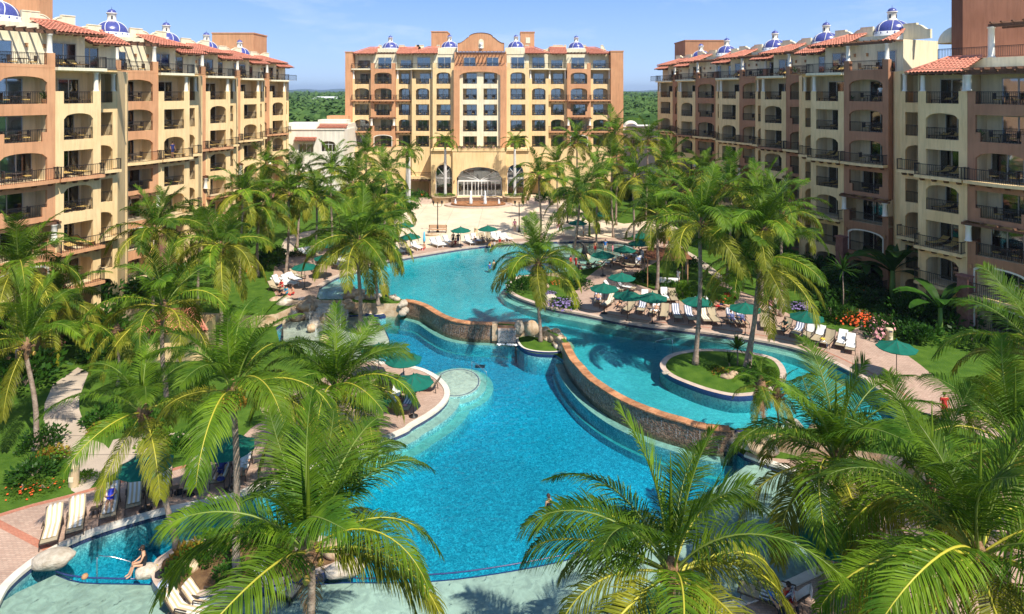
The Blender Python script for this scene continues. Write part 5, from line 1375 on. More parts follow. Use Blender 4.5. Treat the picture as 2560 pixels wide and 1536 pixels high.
def trunk_mb(base, top, r0, r1, seed=0, bulge=1.6, rings=True):
    r = random.Random(seed); b = MB(); n = 26; d = top - base; pts, rad = [], []
    for i in range(n + 1):
        t = i / n; k = t * t * (3 - 2 * t) * .35 + t * .65
        p = Vector((d.x * k, d.y * k, d.z * t)); p.x += .10 * math.sin(t * 5 + seed); p.y += .08 * math.sin(t * 4 + seed * 2)
        pts.append(p); rr = r0 + (r1 - r0) * t; rr *= 1 + (bulge - 1) * max(0, 1 - t * 9) ** 1.5
        rad.append(rr * (1 + (.05 if i % 2 else -.03)))
    pts[-1] = d.copy()
    b.tube(pts, rad, 9); return b
PALM_GROUP = 'coconut palms around the pools'
def palm(base, crown, label, L=5.0, nf=24, seed=0, lod=1, nuts=True, extra=(), droopy=0.0, skip=(), wind=.0, lowest=1.0, group=PALM_GROUP, kill=None, stalks=False):
    r = random.Random(seed * 13 + 5); base, crown = Vector(base), Vector(crown)
    T = thing('palm_tree', label, 'palm tree', base, group)
    trunk_mb(base, crown, .17 * L / 5, .12 * L / 5, seed).build('trunk', M['bark'], T, local=True)
    cw = crown - base; fr = get_fronds(lod); sc = L / 5
    cb = MB(); cb.lathe([(.10, -.75), (.19, -.35), (.27, .0), (.22, .3), (.1, .55), (.02, .7)], cw, 9)
    for k in range(9):
        q = k * .7; cb.bar(cw + Vector((0, 0, -.2)), cw + Vector((math.cos(q) * .42, math.sin(q) * .42, .12 - .1 * (k % 3))), .13, .05)
    cb.build('crown_boot', M['fibre'], T, local=True)
    if nuts:
        nb = MB()
        for k in range(r.randrange(5, 10)):
            q = r.uniform(0, 6.28); c = cw + Vector((math.cos(q) * .36, math.sin(q) * .36, -.25 - r.uniform(0, .35)))
            nb.lathe([(0.0, -.14), (.09, -.09), (.12, 0), (.08, .1), (0, .14)], c, 7)
        nb.build('coconut_cluster', M['nut'], T, local=True)
    if stalks:
        for k in range(16):
            q = k * 2.4; sb = MB(); o_ = Vector((math.cos(q), math.sin(q), 0)); sb.tube([cw + o_ * .15 + Vector((0, 0, -.1)), cw + o_ * .42 + Vector((0, 0, .08)), cw + o_ * .55 + Vector((0, 0, -.35)), cw + o_ * .55 + Vector((0, 0, -.6))], [.03, .03, .035, .02], 5); sb.build('fruit_stalk', M['stalk'], T, local=True)
    link('spear_leaf', spear_mesh(), T, cw + Vector((0, 0, .3)), r.uniform(0, 6), local=True, scale=sc * .95)
    if seed % 3 == 0 and lod < 2:
        for k in range(2):
            o = link('dead_frond', dead_frond(lod), T, cw + Vector((0, 0, -.15)), r.uniform(0, 6.28), local=True, scale=sc * r.uniform(.75, .9))
    az0 = r.uniform(0, 6.28)
    items = []
    for i in range(nf):
        f = i / (nf - 1); e = 84 - (84 + 36 * lowest) * f ** 1.12 + r.uniform(-6, 6) - droopy * 8
        az = az0 + i * 2.39996 + r.uniform(-.2, .2); items.append((az, e, 1.0 * (.80 + .26 * math.sin(min(1, f * 1.6 + .25) * PI / 2)) * r.uniform(.92, 1.06)))
    for (azd, e, ls) in extra: items.append((R(azd), e, ls))
    for az, e, ls in items:
        if kill and kill(az % 6.283, e): continue
        # wind from the left-front bends leaves toward +x
        k = min(range(len(SHAPES)), key=lambda j: abs(SHAPES[j][0] - e))
        j = r.randrange(3)
        if abs(math.sin(az)) > .4: j = r.choice((0, 0, 2))
        o = link('palm_frond', fr[k][j], T, cw + Vector((math.cos(az) * .12, math.sin(az) * .12, .05 + .2 * (e / 90))), az, local=True)
        mir = 1 if math.sin(az) > 0 else -1      # variant 0 sways to its own right
        if r.random() < .18: mir = -mir
        o.scale = (sc * ls, sc * ls * mir, sc * ls)
        o.rotation_euler = (r.uniform(-.12, .12), R(SHAPES[k][0] - e) * .6, az)
    return T

def Pp(bx, by, cxp, cyp, D, z0, label, **k):
    """palm from its photographed base or depth D (metres) and crown pixel, coordinates of the 2474 px view"""
    if D is None: base = G(*ZD(bx, by), z0); D = base.y
    else: base = AT(*ZD(bx, by), D); base.z = z0
    dc = k.pop('dc', 0)
    return palm(base, AT(*ZD(cxp, cyp), D + dc), label, **k)

# foreground
Pp(752, 1490, 745, 1340, 19.0, lo, 'big palm in the front with a bare leaning trunk, left of the pool centre', L=4.5, nf=17, seed=3, lod=0, lowest=.3, extra=[(172, 22, 1.15), (-4, 18, 1.15), (12, -6, 1.0), (-80, -45, .8), (75, 70, 1.0), (120, 62, 1.0), (60, 58, 1.1), (40, 50, 1.1)], kill=lambda a, e: e < 25 and 3.6 < a < 5.9)
Pp(577, 1395, 562, 950, None, lo + .15, 'tall palm with orange fruit stalks rising from the planted island', L=4.75, nf=20, seed=11, lod=0, stalks=True, lowest=.3, extra=[(-108, -42, .85), (-66, -42, .85), (190, 14, .85), (-6, 10, 1.0)], kill=lambda a, e: (e < 18 and 3.6 < a < 5.8) or (e < 40 and e != 14 and 2.5 < a < 4.3))
Pp(432, 1330, 345, 1000, None, lo + .15, 'leaning palm left of the tall fruiting one on the planted island', L=3.9, nf=14, seed=23, lod=0, lowest=.1, extra=[(-115, -40, .9)], kill=lambda a, e: e < 45 and 2.2 < a < 4.2)
Pp(90, 1085, 64, 838, None, lo, 'palm on the lawn at the left edge beside the curved path', L=4.5, nf=18, seed=31, lod=0, lowest=.3, extra=[(-95, -40, .85), (15, 20, .95)], kill=lambda a, e: e < 32 and (a < .9 or a > 5.0))
Pp(1640, 1530, 1622, 1390, 19.5, lo, 'palm in the front right of centre with its spear pointing straight up', L=5.0, nf=19, seed=41, lod=0, lowest=.8, nuts=False, extra=[(150, 38, 1.1), (165, 48, 1.05), (15, 20, 1.0), (185, 10, .95)])
Pp(2003, 1455, 2020, 1120, 26.5, lo, 'tall palm with a dark straight trunk in the lower right', L=5.2, nf=22, seed=53, lod=0, lowest=.55, extra=[(205, 2, .95), (-100, -40, .8)])
Pp(2400, 1600, 2362, 1350, 19.5, lo, 'large palm filling the lower right corner', L=5.4, nf=22, seed=61, lod=0, lowest=.5, extra=[(190, 2, 1.0)])
Pp(2290, 1560, 2250, 1190, 24, lo, 'palm behind the corner palm at the lower right', L=4.6, nf=13, seed=67, lod=0, lowest=.7)
Pp(2560, 1250, 2530, 880, 31, lo, 'palm leaning in from the right edge above the deck', L=5.2, nf=24, seed=71, lod=0)
Pp(2440, 1400, 2450, 1090, 27, lo, 'palm at the right edge between the corner palm and the deck', L=4.8, nf=15, seed=73, lod=0)
Pp(800, 1140, 812, 945, 37, lo, 'short full palm at the left neck of the deck point', L=5.0, nf=27, seed=79, lod=0, lowest=.25)
# left garden
Pp(400, 950, 395, 745, 42, lo, 'broad dark palm in the middle of the left garden', L=5.0, nf=17, seed=83, lod=1, lowest=.6)
Pp(40, 900, 45, 655, 46, lo, 'palm against the left wing at the left edge, upper one', L=5.0, nf=24, seed=89, lod=1)
Pp(130, 900, 135, 740, 50, lo, 'low palm tucked under the left wing balconies', L=4.4, nf=22, seed=91, lod=1)
Pp(370, 720, 375, 560, 57, lo, 'upright palm in front of the second stack of left wing balconies', L=4.6, nf=22, seed=97, lod=1, lowest=.5)
Pp(530, 760, 535, 600, 52, lo, 'palm between the garden palm and the one with the life ring', L=4.6, nf=22, seed=101, lod=1)
Pp(622, 668, 625, 505, None, 0, 'palm with an orange life ring on its trunk', L=5.0, nf=24, seed=103, lod=1)
Pp(868, 803, 867, 585, None, lo, 'tall palm rising out of the splash pad by the rocks', L=5.5, nf=22, seed=107, lod=1, lowest=.6, extra=[(-20, 24, 1.0), (200, 20, 1.0), (230, 0, .9), (-60, -30, .9)])
Pp(912, 738, 905, 560, None, 0, 'slim palm just behind the splash pad palm', L=4.6, nf=22, seed=109, lod=1)
Pp(285, 900, 282, 800, 46, lo, 'low palm behind the head of the curved path', L=3.0, nf=12, seed=113, lod=1)
# pool
Pp(1303, 826, 1301, 638, None, lo + .3, 'single palm on the rock island in the middle of the pool', L=4.5, nf=22, seed=127, lod=1, lowest=.45, extra=[(200, 12, 1.05), (180, 24, .9), (-10, 15, .95), (-85, -30, .8)])
Pp(1682, 880, 1694, 545, None, .3, 'tallest grey trunked palm at the left of the grass island', L=5.2, nf=19, lowest=.45, seed=131, lod=1)
Pp(1802, 900, 1838, 640, None, .3, 'forked pair palm on the grass island with a low crown', L=5.0, nf=18, seed=137, lod=1, lowest=.3, extra=[(-88, -52, .95), (175, 8, 1.0), (-10, 4, 1.0)])
Pp(1806, 905, 1846, 560, None, .3, 'forked pair palm on the grass island with the higher upright crown', L=4.4, nf=15, seed=139, lod=1, lowest=-.5, nuts=False)
Pp(1384, 644, 1400, 472, None, 0, 'palm by the shallow end where the plaza meets the pool', L=4.9, nf=21, seed=149, lod=1, lowest=.7)
Pp(1587, 702, 1590, 520, None, 0, 'palm growing beside the reed roofed massage gazebo', L=4.9, nf=19, seed=151, lod=1, lowest=.5)
Pp(1306, 545, 1303, 428, 88, 0, 'slender palm standing at the right side of the plaza', L=4.2, nf=20, seed=157, lod=2)
# a bank of palms on either side of the plaza
for i, (bx, by, x, y, D, L, lb) in enumerate([
    (720, 560, 722, 425, 82, 5.0, 'palm nearest the annex corner on the left bank'), (690, 620, 700, 470, 70, 4.8, 'palm beyond the life ring palm along the left path'),
    (800, 560, 802, 410, 84, 5.0, 'palm left of the plaza in front of the annex awning'), (850, 560, 852, 450, 74, 5.2, 'wide palm left of the plaza behind the splash pad palm'),
    (880, 500, 884, 378, 96, 5.2, 'palm left of the plaza below the first central balconies'), (930, 520, 932, 420, 86, 4.8, 'palm at the left corner of the plaza'),
    (760, 600, 765, 480, 71, 4.6, 'shorter palm over the left lounge lawn'), (900, 600, 905, 480, 72, 4.6, 'palm hanging over the left end of the pool deck'),
    (640, 520, 645, 400, 92, 4.6, 'far palm in front of the last left wing bays'), (950, 560, 955, 500, 76, 4.0, 'young palm behind the left pool umbrellas'),
    (1350, 500, 1345, 400, 98, 4.8, 'palm right of the fountain close to the plaza'), (1395, 480, 1392, 345, 104, 5.2, 'palm in front of the right central balconies'),
    (1490, 480, 1488, 325, 96, 5.2, 'tall palm near the right end of the central building'), (1560, 480, 1566, 340, 100, 5.0, 'palm in front of the gap beside the right wing'),
    (1530, 540, 1532, 430, 78, 5.0, 'palm over the right corner of the plaza'), (1608, 540, 1612, 400, 84, 5.0, 'palm touching the far end of the right wing'),
    (1440, 560, 1446, 440, 82, 4.6, 'palm behind the shallow kids pool'), (1660, 640, 1665, 470, 70, 4.8, 'palm at the bend of the right garden path'),
    (1760, 640, 1765, 450, 68, 5.2, 'palm in front of the third right wing bay'), (1840, 700, 1842, 490, 62, 5.2, 'palm in front of the second right wing bay'),
    (1885, 760, 1890, 520, 57, 4.6, 'palm at the right of the shaded lawn'), (1690, 560, 1700, 420, 84, 4.4, 'palm deep in the right garden'),
    (1480, 600, 1478, 390, 88, 4.8, 'palm mid bank right of the plaza'), (580, 640, 585, 470, 66, 4.4, 'palm close to the third left wing bay'),
    (480, 700, 480, 560, 60, 4.2, 'small palm below the second left wing bay')]):
    base = AT(*ZD(bx, by), D); base.z = 0.0 if D > 58 else 0
    palm(base, AT(*ZD(x, y), D), lb, L=L * .88, nf=19, seed=200 + i, lod=2, lowest=.7)

def royal(base, H, label, L=3.2, seed=0):
    """royal palm: smooth pale trunk, green crown shaft"""
    r = random.Random(seed); T = thing('royal_palm', label, 'palm tree', base, 'royal palms in front of the entrance')
    b = MB(); b.tube([Vector((0, 0, H * t / 8)) for t in range(9)], [.36, .30, .27, .29, .30, .28, .25, .22, .19], 10); b.build('trunk', M['greybark'], T, local=True)
    b = MB(); b.tube([Vector((0, 0, H - .05)), Vector((0, 0, H + .3)), Vector((0, 0, H + 1.0)), Vector((0, 0, H + 1.4))], [.2, .22, .14, .08], 9); b.build('crown_shaft', M['shaft'], T, local=True)
    fr = get_fronds(2)
    for i in range(14):
        e = 76 - 78 * (i / 13) ** .9; k = min(range(len(SHAPES)), key=lambda j: abs(SHAPES[j][0] - e)); az = i * 2.4 + r.uniform(-.2, .2)
        o = link('palm_frond', fr[min(k, 5)][r.randrange(3)], T, (0, 0, H + 1.2), az, local=True, scale=L / 5 * r.uniform(.9, 1.08)); o.rotation_euler = (0, R(SHAPES[min(k, 5)][0] - e) * .6, az)
    return T
royal(AT(1077 * 1.0348, 470 * 1.0348, 117) * Vector((1, 1, 0)) if False else Vector((-12.2, 117, 0)), 9.6, 'white trunked royal palm left of the fountain', seed=1)
royal(Vector((.5, 117, 0)), 9.6, 'white trunked royal palm right of the fountain', seed=2)
royal(Vector((-18.0, 112, 0)), 8.6, 'leading white trunk of the royal pair left of the steps', seed=3)
royal(Vector((-18.6, 113.5, 0)), 7.4, 'shorter royal palm of the pair left of the steps', seed=4)

# ================================================================== SHRUBS, FLOWERS
def clump_mesh(name, rx, ry, rz, n, size, m, seed=0, flowers=None, fr=.12, fsize=None):
    r = random.Random(seed); b = MB(); lob = [(r.uniform(-.5, .5) * rx, r.uniform(-.5, .5) * ry, r.uniform(0, .4) * rz, r.uniform(.55, .8)) for _ in range(6)] + [(0, 0, 0, 1)]
    for i in range(n):
        lx, ly, lz, ls = lob[r.randrange(7)]
        u, v = r.uniform(0, 2 * PI), r.uniform(-.1, 1); q = math.sqrt(max(0, 1 - v * v)); k = r.uniform(.72, 1.05)
        p = Vector((lx + rx * q * math.cos(u) * k * ls, ly + ry * q * math.sin(u) * k * ls, lz + max(0.02, rz * v * k * ls)))
        d = Vector((math.cos(u) * q, math.sin(u) * q, v + .3)).normalized(); a = d.cross(Vector((r.uniform(-1, 1), r.uniform(-1, 1), r.uniform(-1, 1)))).normalized(); c = a.cross(d).normalized()
        d2 = (d + a * r.uniform(-.6, .6)).normalized(); s = size * r.uniform(.6, 1.3)
        fl = flowers is not None and r.random() < fr and v > .1
        if fl:
            s2 = fsize or size * .7; p2 = p + d * .05
            b.add([p2 - a * s2 - c * s2, p2 + a * s2 - c * s2, p2 + a * s2 + c * s2, p2 - a * s2 + c * s2], [(0, 1, 2, 3)], 1)
        else: b.add([p, p + a * s * .35 + d2 * s * .5, p + d2 * s * 1.2, p - a * s * .35 + d2 * s * .5], [(0, 1, 2, 3)], 0)
    return b.mesh(name, [m, flowers or m])
CL = {}
def clump(kind, i):
    k = (kind, i)
    if k in CL: return CL[k]
    spec = {'bush': (1, 1, .95, 700, .17, M['bush'], None, .1), 'bright': (1, 1, .9, 700, .16, M['bushy'], None, .1), 'croton': (1, 1, .9, 600, .18, M['croton'], M['bushy'], .4),
            'purple': (1, 1, .8, 900, .12, M['bush'], M['purple'], .28), 'red': (1, 1, .45, 900, .12, M['bush'], M['red'], .45), 'orange': (1, 1, .7, 800, .13, M['bushy'], M['red'], .05), 'pinkf': (1, 1, 1.0, 700, .15, M['bush'], M['pink'], .16)}[kind]
    CL[k] = clump_mesh('foliage', *spec[:6], seed=i * 3 + len(kind), flowers=spec[6], fr=spec[7], fsize=.06); return CL[k]
def shrub(kind, p, sx, sz, label, i=0, group=None, sy=None, rz=0):
    T = thing('shrub', label, 'shrub', p, group)
    o = link('foliage', clump(kind, i % 3), T, (0, 0, 0), rz, local=True); o.scale = (sx, sy or sx, sz)
    b = MB(); r = random.Random(i)
    for k in range(4): b.bar((0, 0, 0), (r.uniform(-.3, .3) * sx, r.uniform(-.3, .3) * sx, .6 * sz), .05)
    b.build('stem', M['bark'], T, local=True)
    return T
def spiky(p, n, L, label, m=None, cat='plant', name='agave', e0=(20, 80), h=0, group=None, seed=0):
    T = thing(name, label, cat, p, group); r = random.Random(seed); b = MB()
    if h: b.tube([(0, 0, 0), (.05, 0, h * .5), (0, 0, h)], .05, 6); b.build('stem', M['bark'], T, local=True); b = MB()
    for i in range(n):
        az = i * 2.4 + r.uniform(-.2, .2); e = R(r.uniform(*e0)); l = L * r.uniform(.8, 1.1); t = Vector((math.cos(az) * math.cos(e), math.sin(az) * math.cos(e), math.sin(e))); s = Vector((-math.sin(az), math.cos(az), 0)) * .035 * L
        c = Vector((0, 0, h)); m_ = c + t * l * .55; tip = c + t * l + Vector((0, 0, -.12 * l))
        b.add([c - s * .6, c + s * .6, m_ + s, m_ - s, tip], [(0, 1, 2, 3), (3, 2, 4)])
    b.build('leaf_rosette', m or M['bushy'], T, local=True); return T
def banana(p, s, label, seed=0, m=None, cat='plant'):
    T = thing('banana_plant', label, cat, p); r = random.Random(seed); b = MB()
    b.tube([(0, 0, 0), (0, 0, 1.2 * s)], [.12 * s, .08 * s], 7); b.build('stem', M['shaft'], T, local=True)
    for i in range(11):
        az = i * 2.4; e = R(r.uniform(25, 75)); b = MB(); L = r.uniform(1.5, 2.3) * s; pts = [Vector((0, 0, 1.1 * s))]
        for k in range(7): q = e - R(95) * (k / 7) ** 1.4; pts.append(pts[-1] + Vector((math.cos(az) * math.cos(q), math.sin(az) * math.cos(q), math.sin(q))) * L / 7)
        sd = Vector((-math.sin(az), math.cos(az), 0)); vs = []
        for k, q in enumerate(pts):
            w_ = .28 * s * math.sin(PI * min(1, max(.04, (k - .6) / 6.6))) ** .6 if k > 0 else .02; vs += [q - sd * w_ + Vector((0, 0, .06)), q, q + sd * w_ + Vector((0, 0, .06))]
        fs = []
        for k in range(7): fs += [(3 * k, 3 * k + 1, 3 * k + 4, 3 * k + 3), (3 * k + 1, 3 * k + 2, 3 * k + 5, 3 * k + 4)]
        b.add(vs, fs); b.build('leaf', m or M['bush'], T, local=True)
    return T
n_ = 0
for kind, zf, x, y, z0, sx, sz, lb in [
    ('bush', Z3, 280, 290, lo, 1.1, 1.1, 'leafy green shrub at the foot of the left lawn palm'), ('croton', Z3, 330, 380, lo, .9, .9, 'reddish shrub beside the curved path edge'),
    ('bush', Z3, 210, 470, lo, 1.3, .9, 'dark shrub in the flower bed left of the beige bin'), ('orange', Z3, 150, 560, lo, .9, .35, 'low bed of orange flowers left of the beige bin'), ('orange', Z3, 290, 545, lo, .9, .3, 'low bed of orange flowers touching the bin'),
    ('bright', Z3, 530, 500, lo, .6, .55, 'bright round shrub right of the beige bin'), ('croton', Z3, 640, 200, lo, .9, .55, 'golden brown shrub right of the curved path'), ('bush', Z3, 620, 140, lo, 1.1, 1.0, 'dark shrub behind the golden one'),
    ('bright', Z3, 1000, 290, lo, 1.1, 1.0, 'bright round shrub on the small lawn behind the near loungers'), ('bush', Z3, 1180, 290, lo, .9, .9, 'shrub between the small lawn and the near deck'), ('bush', Z3, 900, 180, lo, 1.2, 1.0, 'dark shrub behind the near green umbrella'),
    ('croton', Z3, 1180, 1010, lo + .2, .75, .95, 'golden croton on the planted island'), ('bright', Z3, 1090, 1120, lo + .2, .55, .85, 'bright green shrub at the left end of the planted island'), ('bush', Z3, 1320, 990, lo + .2, .8, .9, 'dark shrub in the middle of the planted island'),
    ('bush', Z3, 1420, 1080, lo + .2, .7, .6, 'dark shrub at the foot of the island palm'), ('bright', Z3, 1300, 900, lo + .2, .7, .7, 'pale shrub at the back of the planted island'), ('bush', Z3, 1700, 980, lo + .2, .9, .8, 'shrub behind the drooping front leaf on the island'), ('bright', Z3, 1650, 880, lo + .2, .9, .8, 'bright shrub at the back right of the island'),
    ('bush', Z2, 260, 560, 0, 1.5, 1.3, 'large leafy shrub on the tip of the garden spit'), ('bush', Z2, 590, 535, 0, 1.5, .95, 'clipped round green hedge shrub on the garden spit'), ('orange', Z2, 480, 520, 0, .8, .8, 'orange and yellow shrub beside the clipped hedge shrub'),
    ('purple', Z2, 530, 665, 0, 1.5, 1.1, 'round shrub with purple flowers at the pool edge'), ('purple', Z2, 430, 590, 0, .8, .6, 'smaller dusky shrub left of the purple one'),
    ('bush', Z2, 1290, 420, 0, 1.3, 1.3, 'dark clipped shrub behind the gazebo'), ('bush', Z2, 1010, 510, 0, 1.2, 1.0, 'shrub at the left post of the gazebo'), ('bush', Z2, 1150, 600, 0, 1.1, .8, 'low shrub in front of the gazebo'), ('bright', Z2, 1260, 600, 0, 1.2, 1.5, 'tall shrub at the right post of the gazebo'), ('bush', Z2, 1190, 560, 0, 1.0, .9, 'shrub under the gazebo edge'),
    ('orange', Z2, 1500, 640, 0, 1.3, 1.0, 'round shrub with orange flowers behind the deck row'), ('red', Z2, 1550, 600, 0, .7, .9, 'red flowers beside the round shrub'),
    ('purple', Z2, 1990, 680, 0, 1.4, .9, 'grey purple shrub behind the right umbrella'), ('bush', Z2, 2180, 740, 0, 1.6, 1.6, 'tall dark shrub below the spiky tree'), ('orange', Z2, 2270, 760, 0, 1.2, 1.3, 'shrub dotted with orange blooms below the spiky tree'), ('red', Z2, 2350, 750, 0, 1.9, 1.5, 'dense bed of scarlet flowers by the shaded lawn'),
    ('bush', Z7, 1520, 380, 0, 1.4, 1.3, 'dark shrub left of the spiky tree'), ('bush', Z7, 1960, 400, 0, 1.6, 1.1, 'low dark shrub along the shaded lawn'), ('bush', Z7, 1850, 300, 0, 2.0, 1.6, 'dark shrub below the brown pillars'), ('orange', Z7, 1840, 330, 0, 1.1, 1.0, 'yellow tinged shrub below the brown pillars'),
    ('pinkf', Z7, 1980, 720, 0, 1.4, 1.7, 'shrub with pink blossoms beside the beige bin'), ('bush', Z7, 2250, 560, 0, 1.8, 2.2, 'large shrub against the right wing corner'), ('bush', Z7, 2100, 660, 0, 1.4, 1.4, 'shrub right of the pink blossoms'), ('bush', Z7, 2310, 740, 0, 1.6, 1.4, 'shrub above the lower right path'),
    ('bush', Z7, 1700, 250, 0, 1.8, 1.8, 'dark mass of leaves below the second right bay'), ('bush', Z8, 1200, 1250, 0, 2.0, 2.0, 'shrub at the base of the brown pillar far right'), ('bush', Z8, 1400, 1370, 0, 2.0, 1.2, 'low hedge under the far right balconies'), ('bush', Z8, 1000, 1150, 0, 1.6, 2.0, 'bushy plant at the corner of the first right bay'),
    ('croton', Z2, 1500, 1085, .15, .7, .5, 'low croton on the grass island'), ('bright', Z2, 1460, 1060, .2, .6, .45, 'low bright plant beside the croton on the grass island'), ('bush', Z2, 1720, 1120, .15, 1.0, 1.1, 'shrub at the right end of the grass island'),
    ('red', Z1, 1190, 95, 0, 1.6, 1.5, 'red leaved bushes beside the entrance steps'), ('bush', Z1, 1130, 190, 0, 1.4, 1.1, 'green shrub at the foot of the royal pair'), ('bush', Z1, 1080, 200, 0, 1.2, 1.0, 'shrub left of the royal pair at the plaza edge'),
    ('bush', Z1, 20, 640, 0, 2.0, 2.0, 'dark bush near the life ring palm'), ('bush', Z1, 60, 570, 0, 1.6, 1.5, 'second dark bush near the life ring palm'), ('bright', Z1, 480, 410, 0, 1.6, 1.0, 'shrub on the left lounge lawn'), ('bush', Z1, 240, 560, 0, .9, .8, 'shrub at the end of the left lounge deck'),
    ('bush', Z2, 760, 120, 0, 1.8, 1.4, 'dark shrub right of the banana plant by the plaza'), ('bright', Z2, 570, 110, 0, 1.5, 1.0, 'pale shrub behind the far umbrella by the plaza')]:
    z_ = z0; shrub(kind, G(*zf(x, y), z_), sx, sz, lb, n_); n_ += 1
# hedge masses along the foot of both wings and behind the plaza
for i in range(30):
    if i < 16: y = 46 + i * 4.6; x = -38.0 + 4 * math.sin(i * 1.7) - i * .15 + (3 if i < 4 else 0)
    else: y = 56 + (i - 16) * 4.6; x = 33.5 + 1.5 * math.sin(i * 2.1) - (i - 16) * .62
    shrub('bush', (x, y, 0 if y > 58 or i >= 16 else lo), 2.4, 2.2 + .6 * math.sin(i), '%s dark shrub from the near end of the hedge along the %s wing' % (nth(i if i < 16 else i - 16), 'left' if i < 16 else 'right'), i, group='hedge along the %s wing' % ('left' if i < 16 else 'right'))
for i in range(16):
    x = (-40 + i * 3.2) if i < 8 else (6 + (i - 8) * 3.4); shrub('bush', (x, 119 - 3 * math.sin(i), 0), 2.2, 2.0, '%s shrub from the left in the bank %s of the plaza steps' % (nth(i % 8), 'left' if i < 8 else 'right'), i, group='planting bank %s of the entrance' % ('left' if i < 8 else 'right'))
for i, (px, py, z0, lb, kk) in enumerate([(190, 430, lo, 'dense yucca on the left flower bed', 0), (260, 440, lo, 'second yucca in the left flower bed', 0)]):
    spiky(G(*Z3(px, py), z0), 40, 1.0, lb, M['bush'], name='yucca', seed=i)
spiky(G(*Z2(1590, 1040), .2), 46, 1.35, 'tall spiky dracaena in the middle of the grass island', M['bushy'], name='dracaena', h=1.4, e0=(-5, 85), seed=4)
spiky(G(*Z2(1540, 1050), .2), 40, 1.0, 'lower spiky dracaena on the left of the grass island plants', M['bush'], name='dracaena', h=.5, e0=(0, 80), seed=5)
spiky(G(*Z7(1650, 540), 0), 46, 1.9, 'thin trunked spiky tree above the shrubs by the shaded lawn', M['bush'], cat='tree', name='spiky_tree', h=4.2, e0=(-10, 80), seed=6)
spiky(G(*Z7(2260, 760), 0), 46, 1.5, 'grey agave like plant by the right path', M['bush'], name='agave', e0=(0, 80), seed=7)
spiky(G(*Z8(960, 1330), 0), 46, 1.3, 'spiky plant beside the shaded path', M['bush'], name='agave', e0=(0, 80), seed=8)
banana(G(*Z6(1400, 560), 0), 1.5, 'bright banana plant at the right edge of the plaza', 1, M['bushy'])
banana(G(*Z7(2090, 420), 0), 2.6, 'large dark banana plant in the shade of the right wing', 2)
banana(G(*Z8(1160, 1300), 0), 1.9, 'fan shaped palm like plant at the corner of the right wing', 3)
banana(G(*Z7(1850, 260), 0), 1.6, 'grey leaved plant below the brown pillars', 4)
# small young palms by the rocks on the right
for i, (x, y, h, lb) in enumerate([(1185, 410, 3.2, 'small thin palm left of the lower right rocks'), (1262, 400, 2.6, 'smaller thin palm just right of its neighbour by the rocks')]):
    p = G(*Z4(x, y), 0); palm(p, p + Vector((0, 0, h)), lb, L=1.9, nf=12, seed=300 + i, lod=1, nuts=False)

# ================================================================== BOULDERS
def boulder_mesh(seed, m):
    r = random.Random(seed); bm = bmesh.new(); bmesh.ops.create_icosphere(bm, subdivisions=3, radius=1)
    o = Vector((seed * 3.1, seed * 1.7, 0)); sx, sy, sz = r.uniform(.85, 1.2), r.uniform(.75, 1.0), r.uniform(.65, .9)
    for v in bm.verts:
        k = 1 + .22 * noise.noise(v.co * 1.1 + o) + .07 * noise.noise(v.co * 3.0 + o); v.co = Vector((v.co.x * k * sx, v.co.y * k * sy, v.co.z * k * sz))
    for f in bm.faces: f.smooth = True
    me = bpy.data.meshes.new('boulder'); bm.to_mesh(me); bm.free(); me.materials.append(m); return me
RK = [boulder_mesh(i, M['rock']) for i in range(6)]; RP = [boulder_mesh(10 + i, M['palerock']) for i in range(5)]
def boulder(p, s, label, pale=False, i=0, group=None, rz=0.0, sc=None):
    o = link('boulder', (RP if pale else RK)[i % 5], None, p, rz); o.scale = sc or (s, s, s * .9); return tag(o, label, 'boulder', group)
rr = random.Random(5)
def pile(pts, zs, smin, smax, label, pale_p, group, n):
    L = [0]; 
    for i in range(len(pts) - 1): L.append(L[-1] + (pts[i + 1] - pts[i]).length)
    for k in range(n):
        s = L[-1] * (k + .5) / n; i = max(j for j in range(len(L)) if L[j] <= s + 1e-6); i = min(i, len(pts) - 2); t = (s - L[i]) / (L[i + 1] - L[i]); p = pts[i].lerp(pts[i + 1], t)
        q = rr.uniform(smin, smax); lb_ = '%s %s' % (nth(k), label); boulder((p.x + rr.uniform(-.25, .25), p.y + rr.uniform(-.3, .3), rr.uniform(*zs)), q, lb_, rr.random() < pale_p, k, group, rr.uniform(0, 6))
rp = smooth(GP(Z1, [(1962, 1130), (1985, 1115), (2060, 1112), (2180, 1145), (2290, 1200), (2345, 1250)], -.3), 3, False)
pile(rp, (-.9, -.1), .33, .52, 'boulder from the left in the curved rock pile of the pool island', .45, 'boulders of the rock island', 46)
pile(GP(Z1, [(670, 1000), (665, 930), (680, 860)], -.5), (-.7, .2), .45, .65, 'brown rock, counted from the front, flanking the right of the pool steps', .0, 'rocks right of the pool steps', 8)
pile(GP(Z1, [(690, 880), (760, 900), (830, 905), (860, 900)], -.3), (-.6, .3), .45, .75, 'brown rock from the left behind the small grass bed', .1, 'rocks behind the grass bed', 12)
pile(GP(Z1, [(870, 905), (950, 915), (1030, 930), (1080, 940), (1070, 975)], -.5), (-.8, .15), .28, .45, 'rounded boulder from the left in the pile ending at the waterfall wall', .85, 'pale boulders by the waterfall wall', 34)
pile(GP(Z1, [(110, 930), (180, 960), (270, 985), (350, 970), (370, 910)], -.5), (-1.0, .0), .5, .9, 'boulder from the left in the rock fall beside the pool steps', .2, 'boulders left of the pool steps', 22)
pile(GP(Z4, [(1060, 345), (1090, 400), (1150, 440), (1300, 330), (1400, 350), (1560, 350), (1720, 350), (1850, 370)], -.4), (-.8, -.2), .3, .55, 'boulder from the left edging the lower right of the upper pool', .3, 'boulders at the lower right of the upper pool', 34)
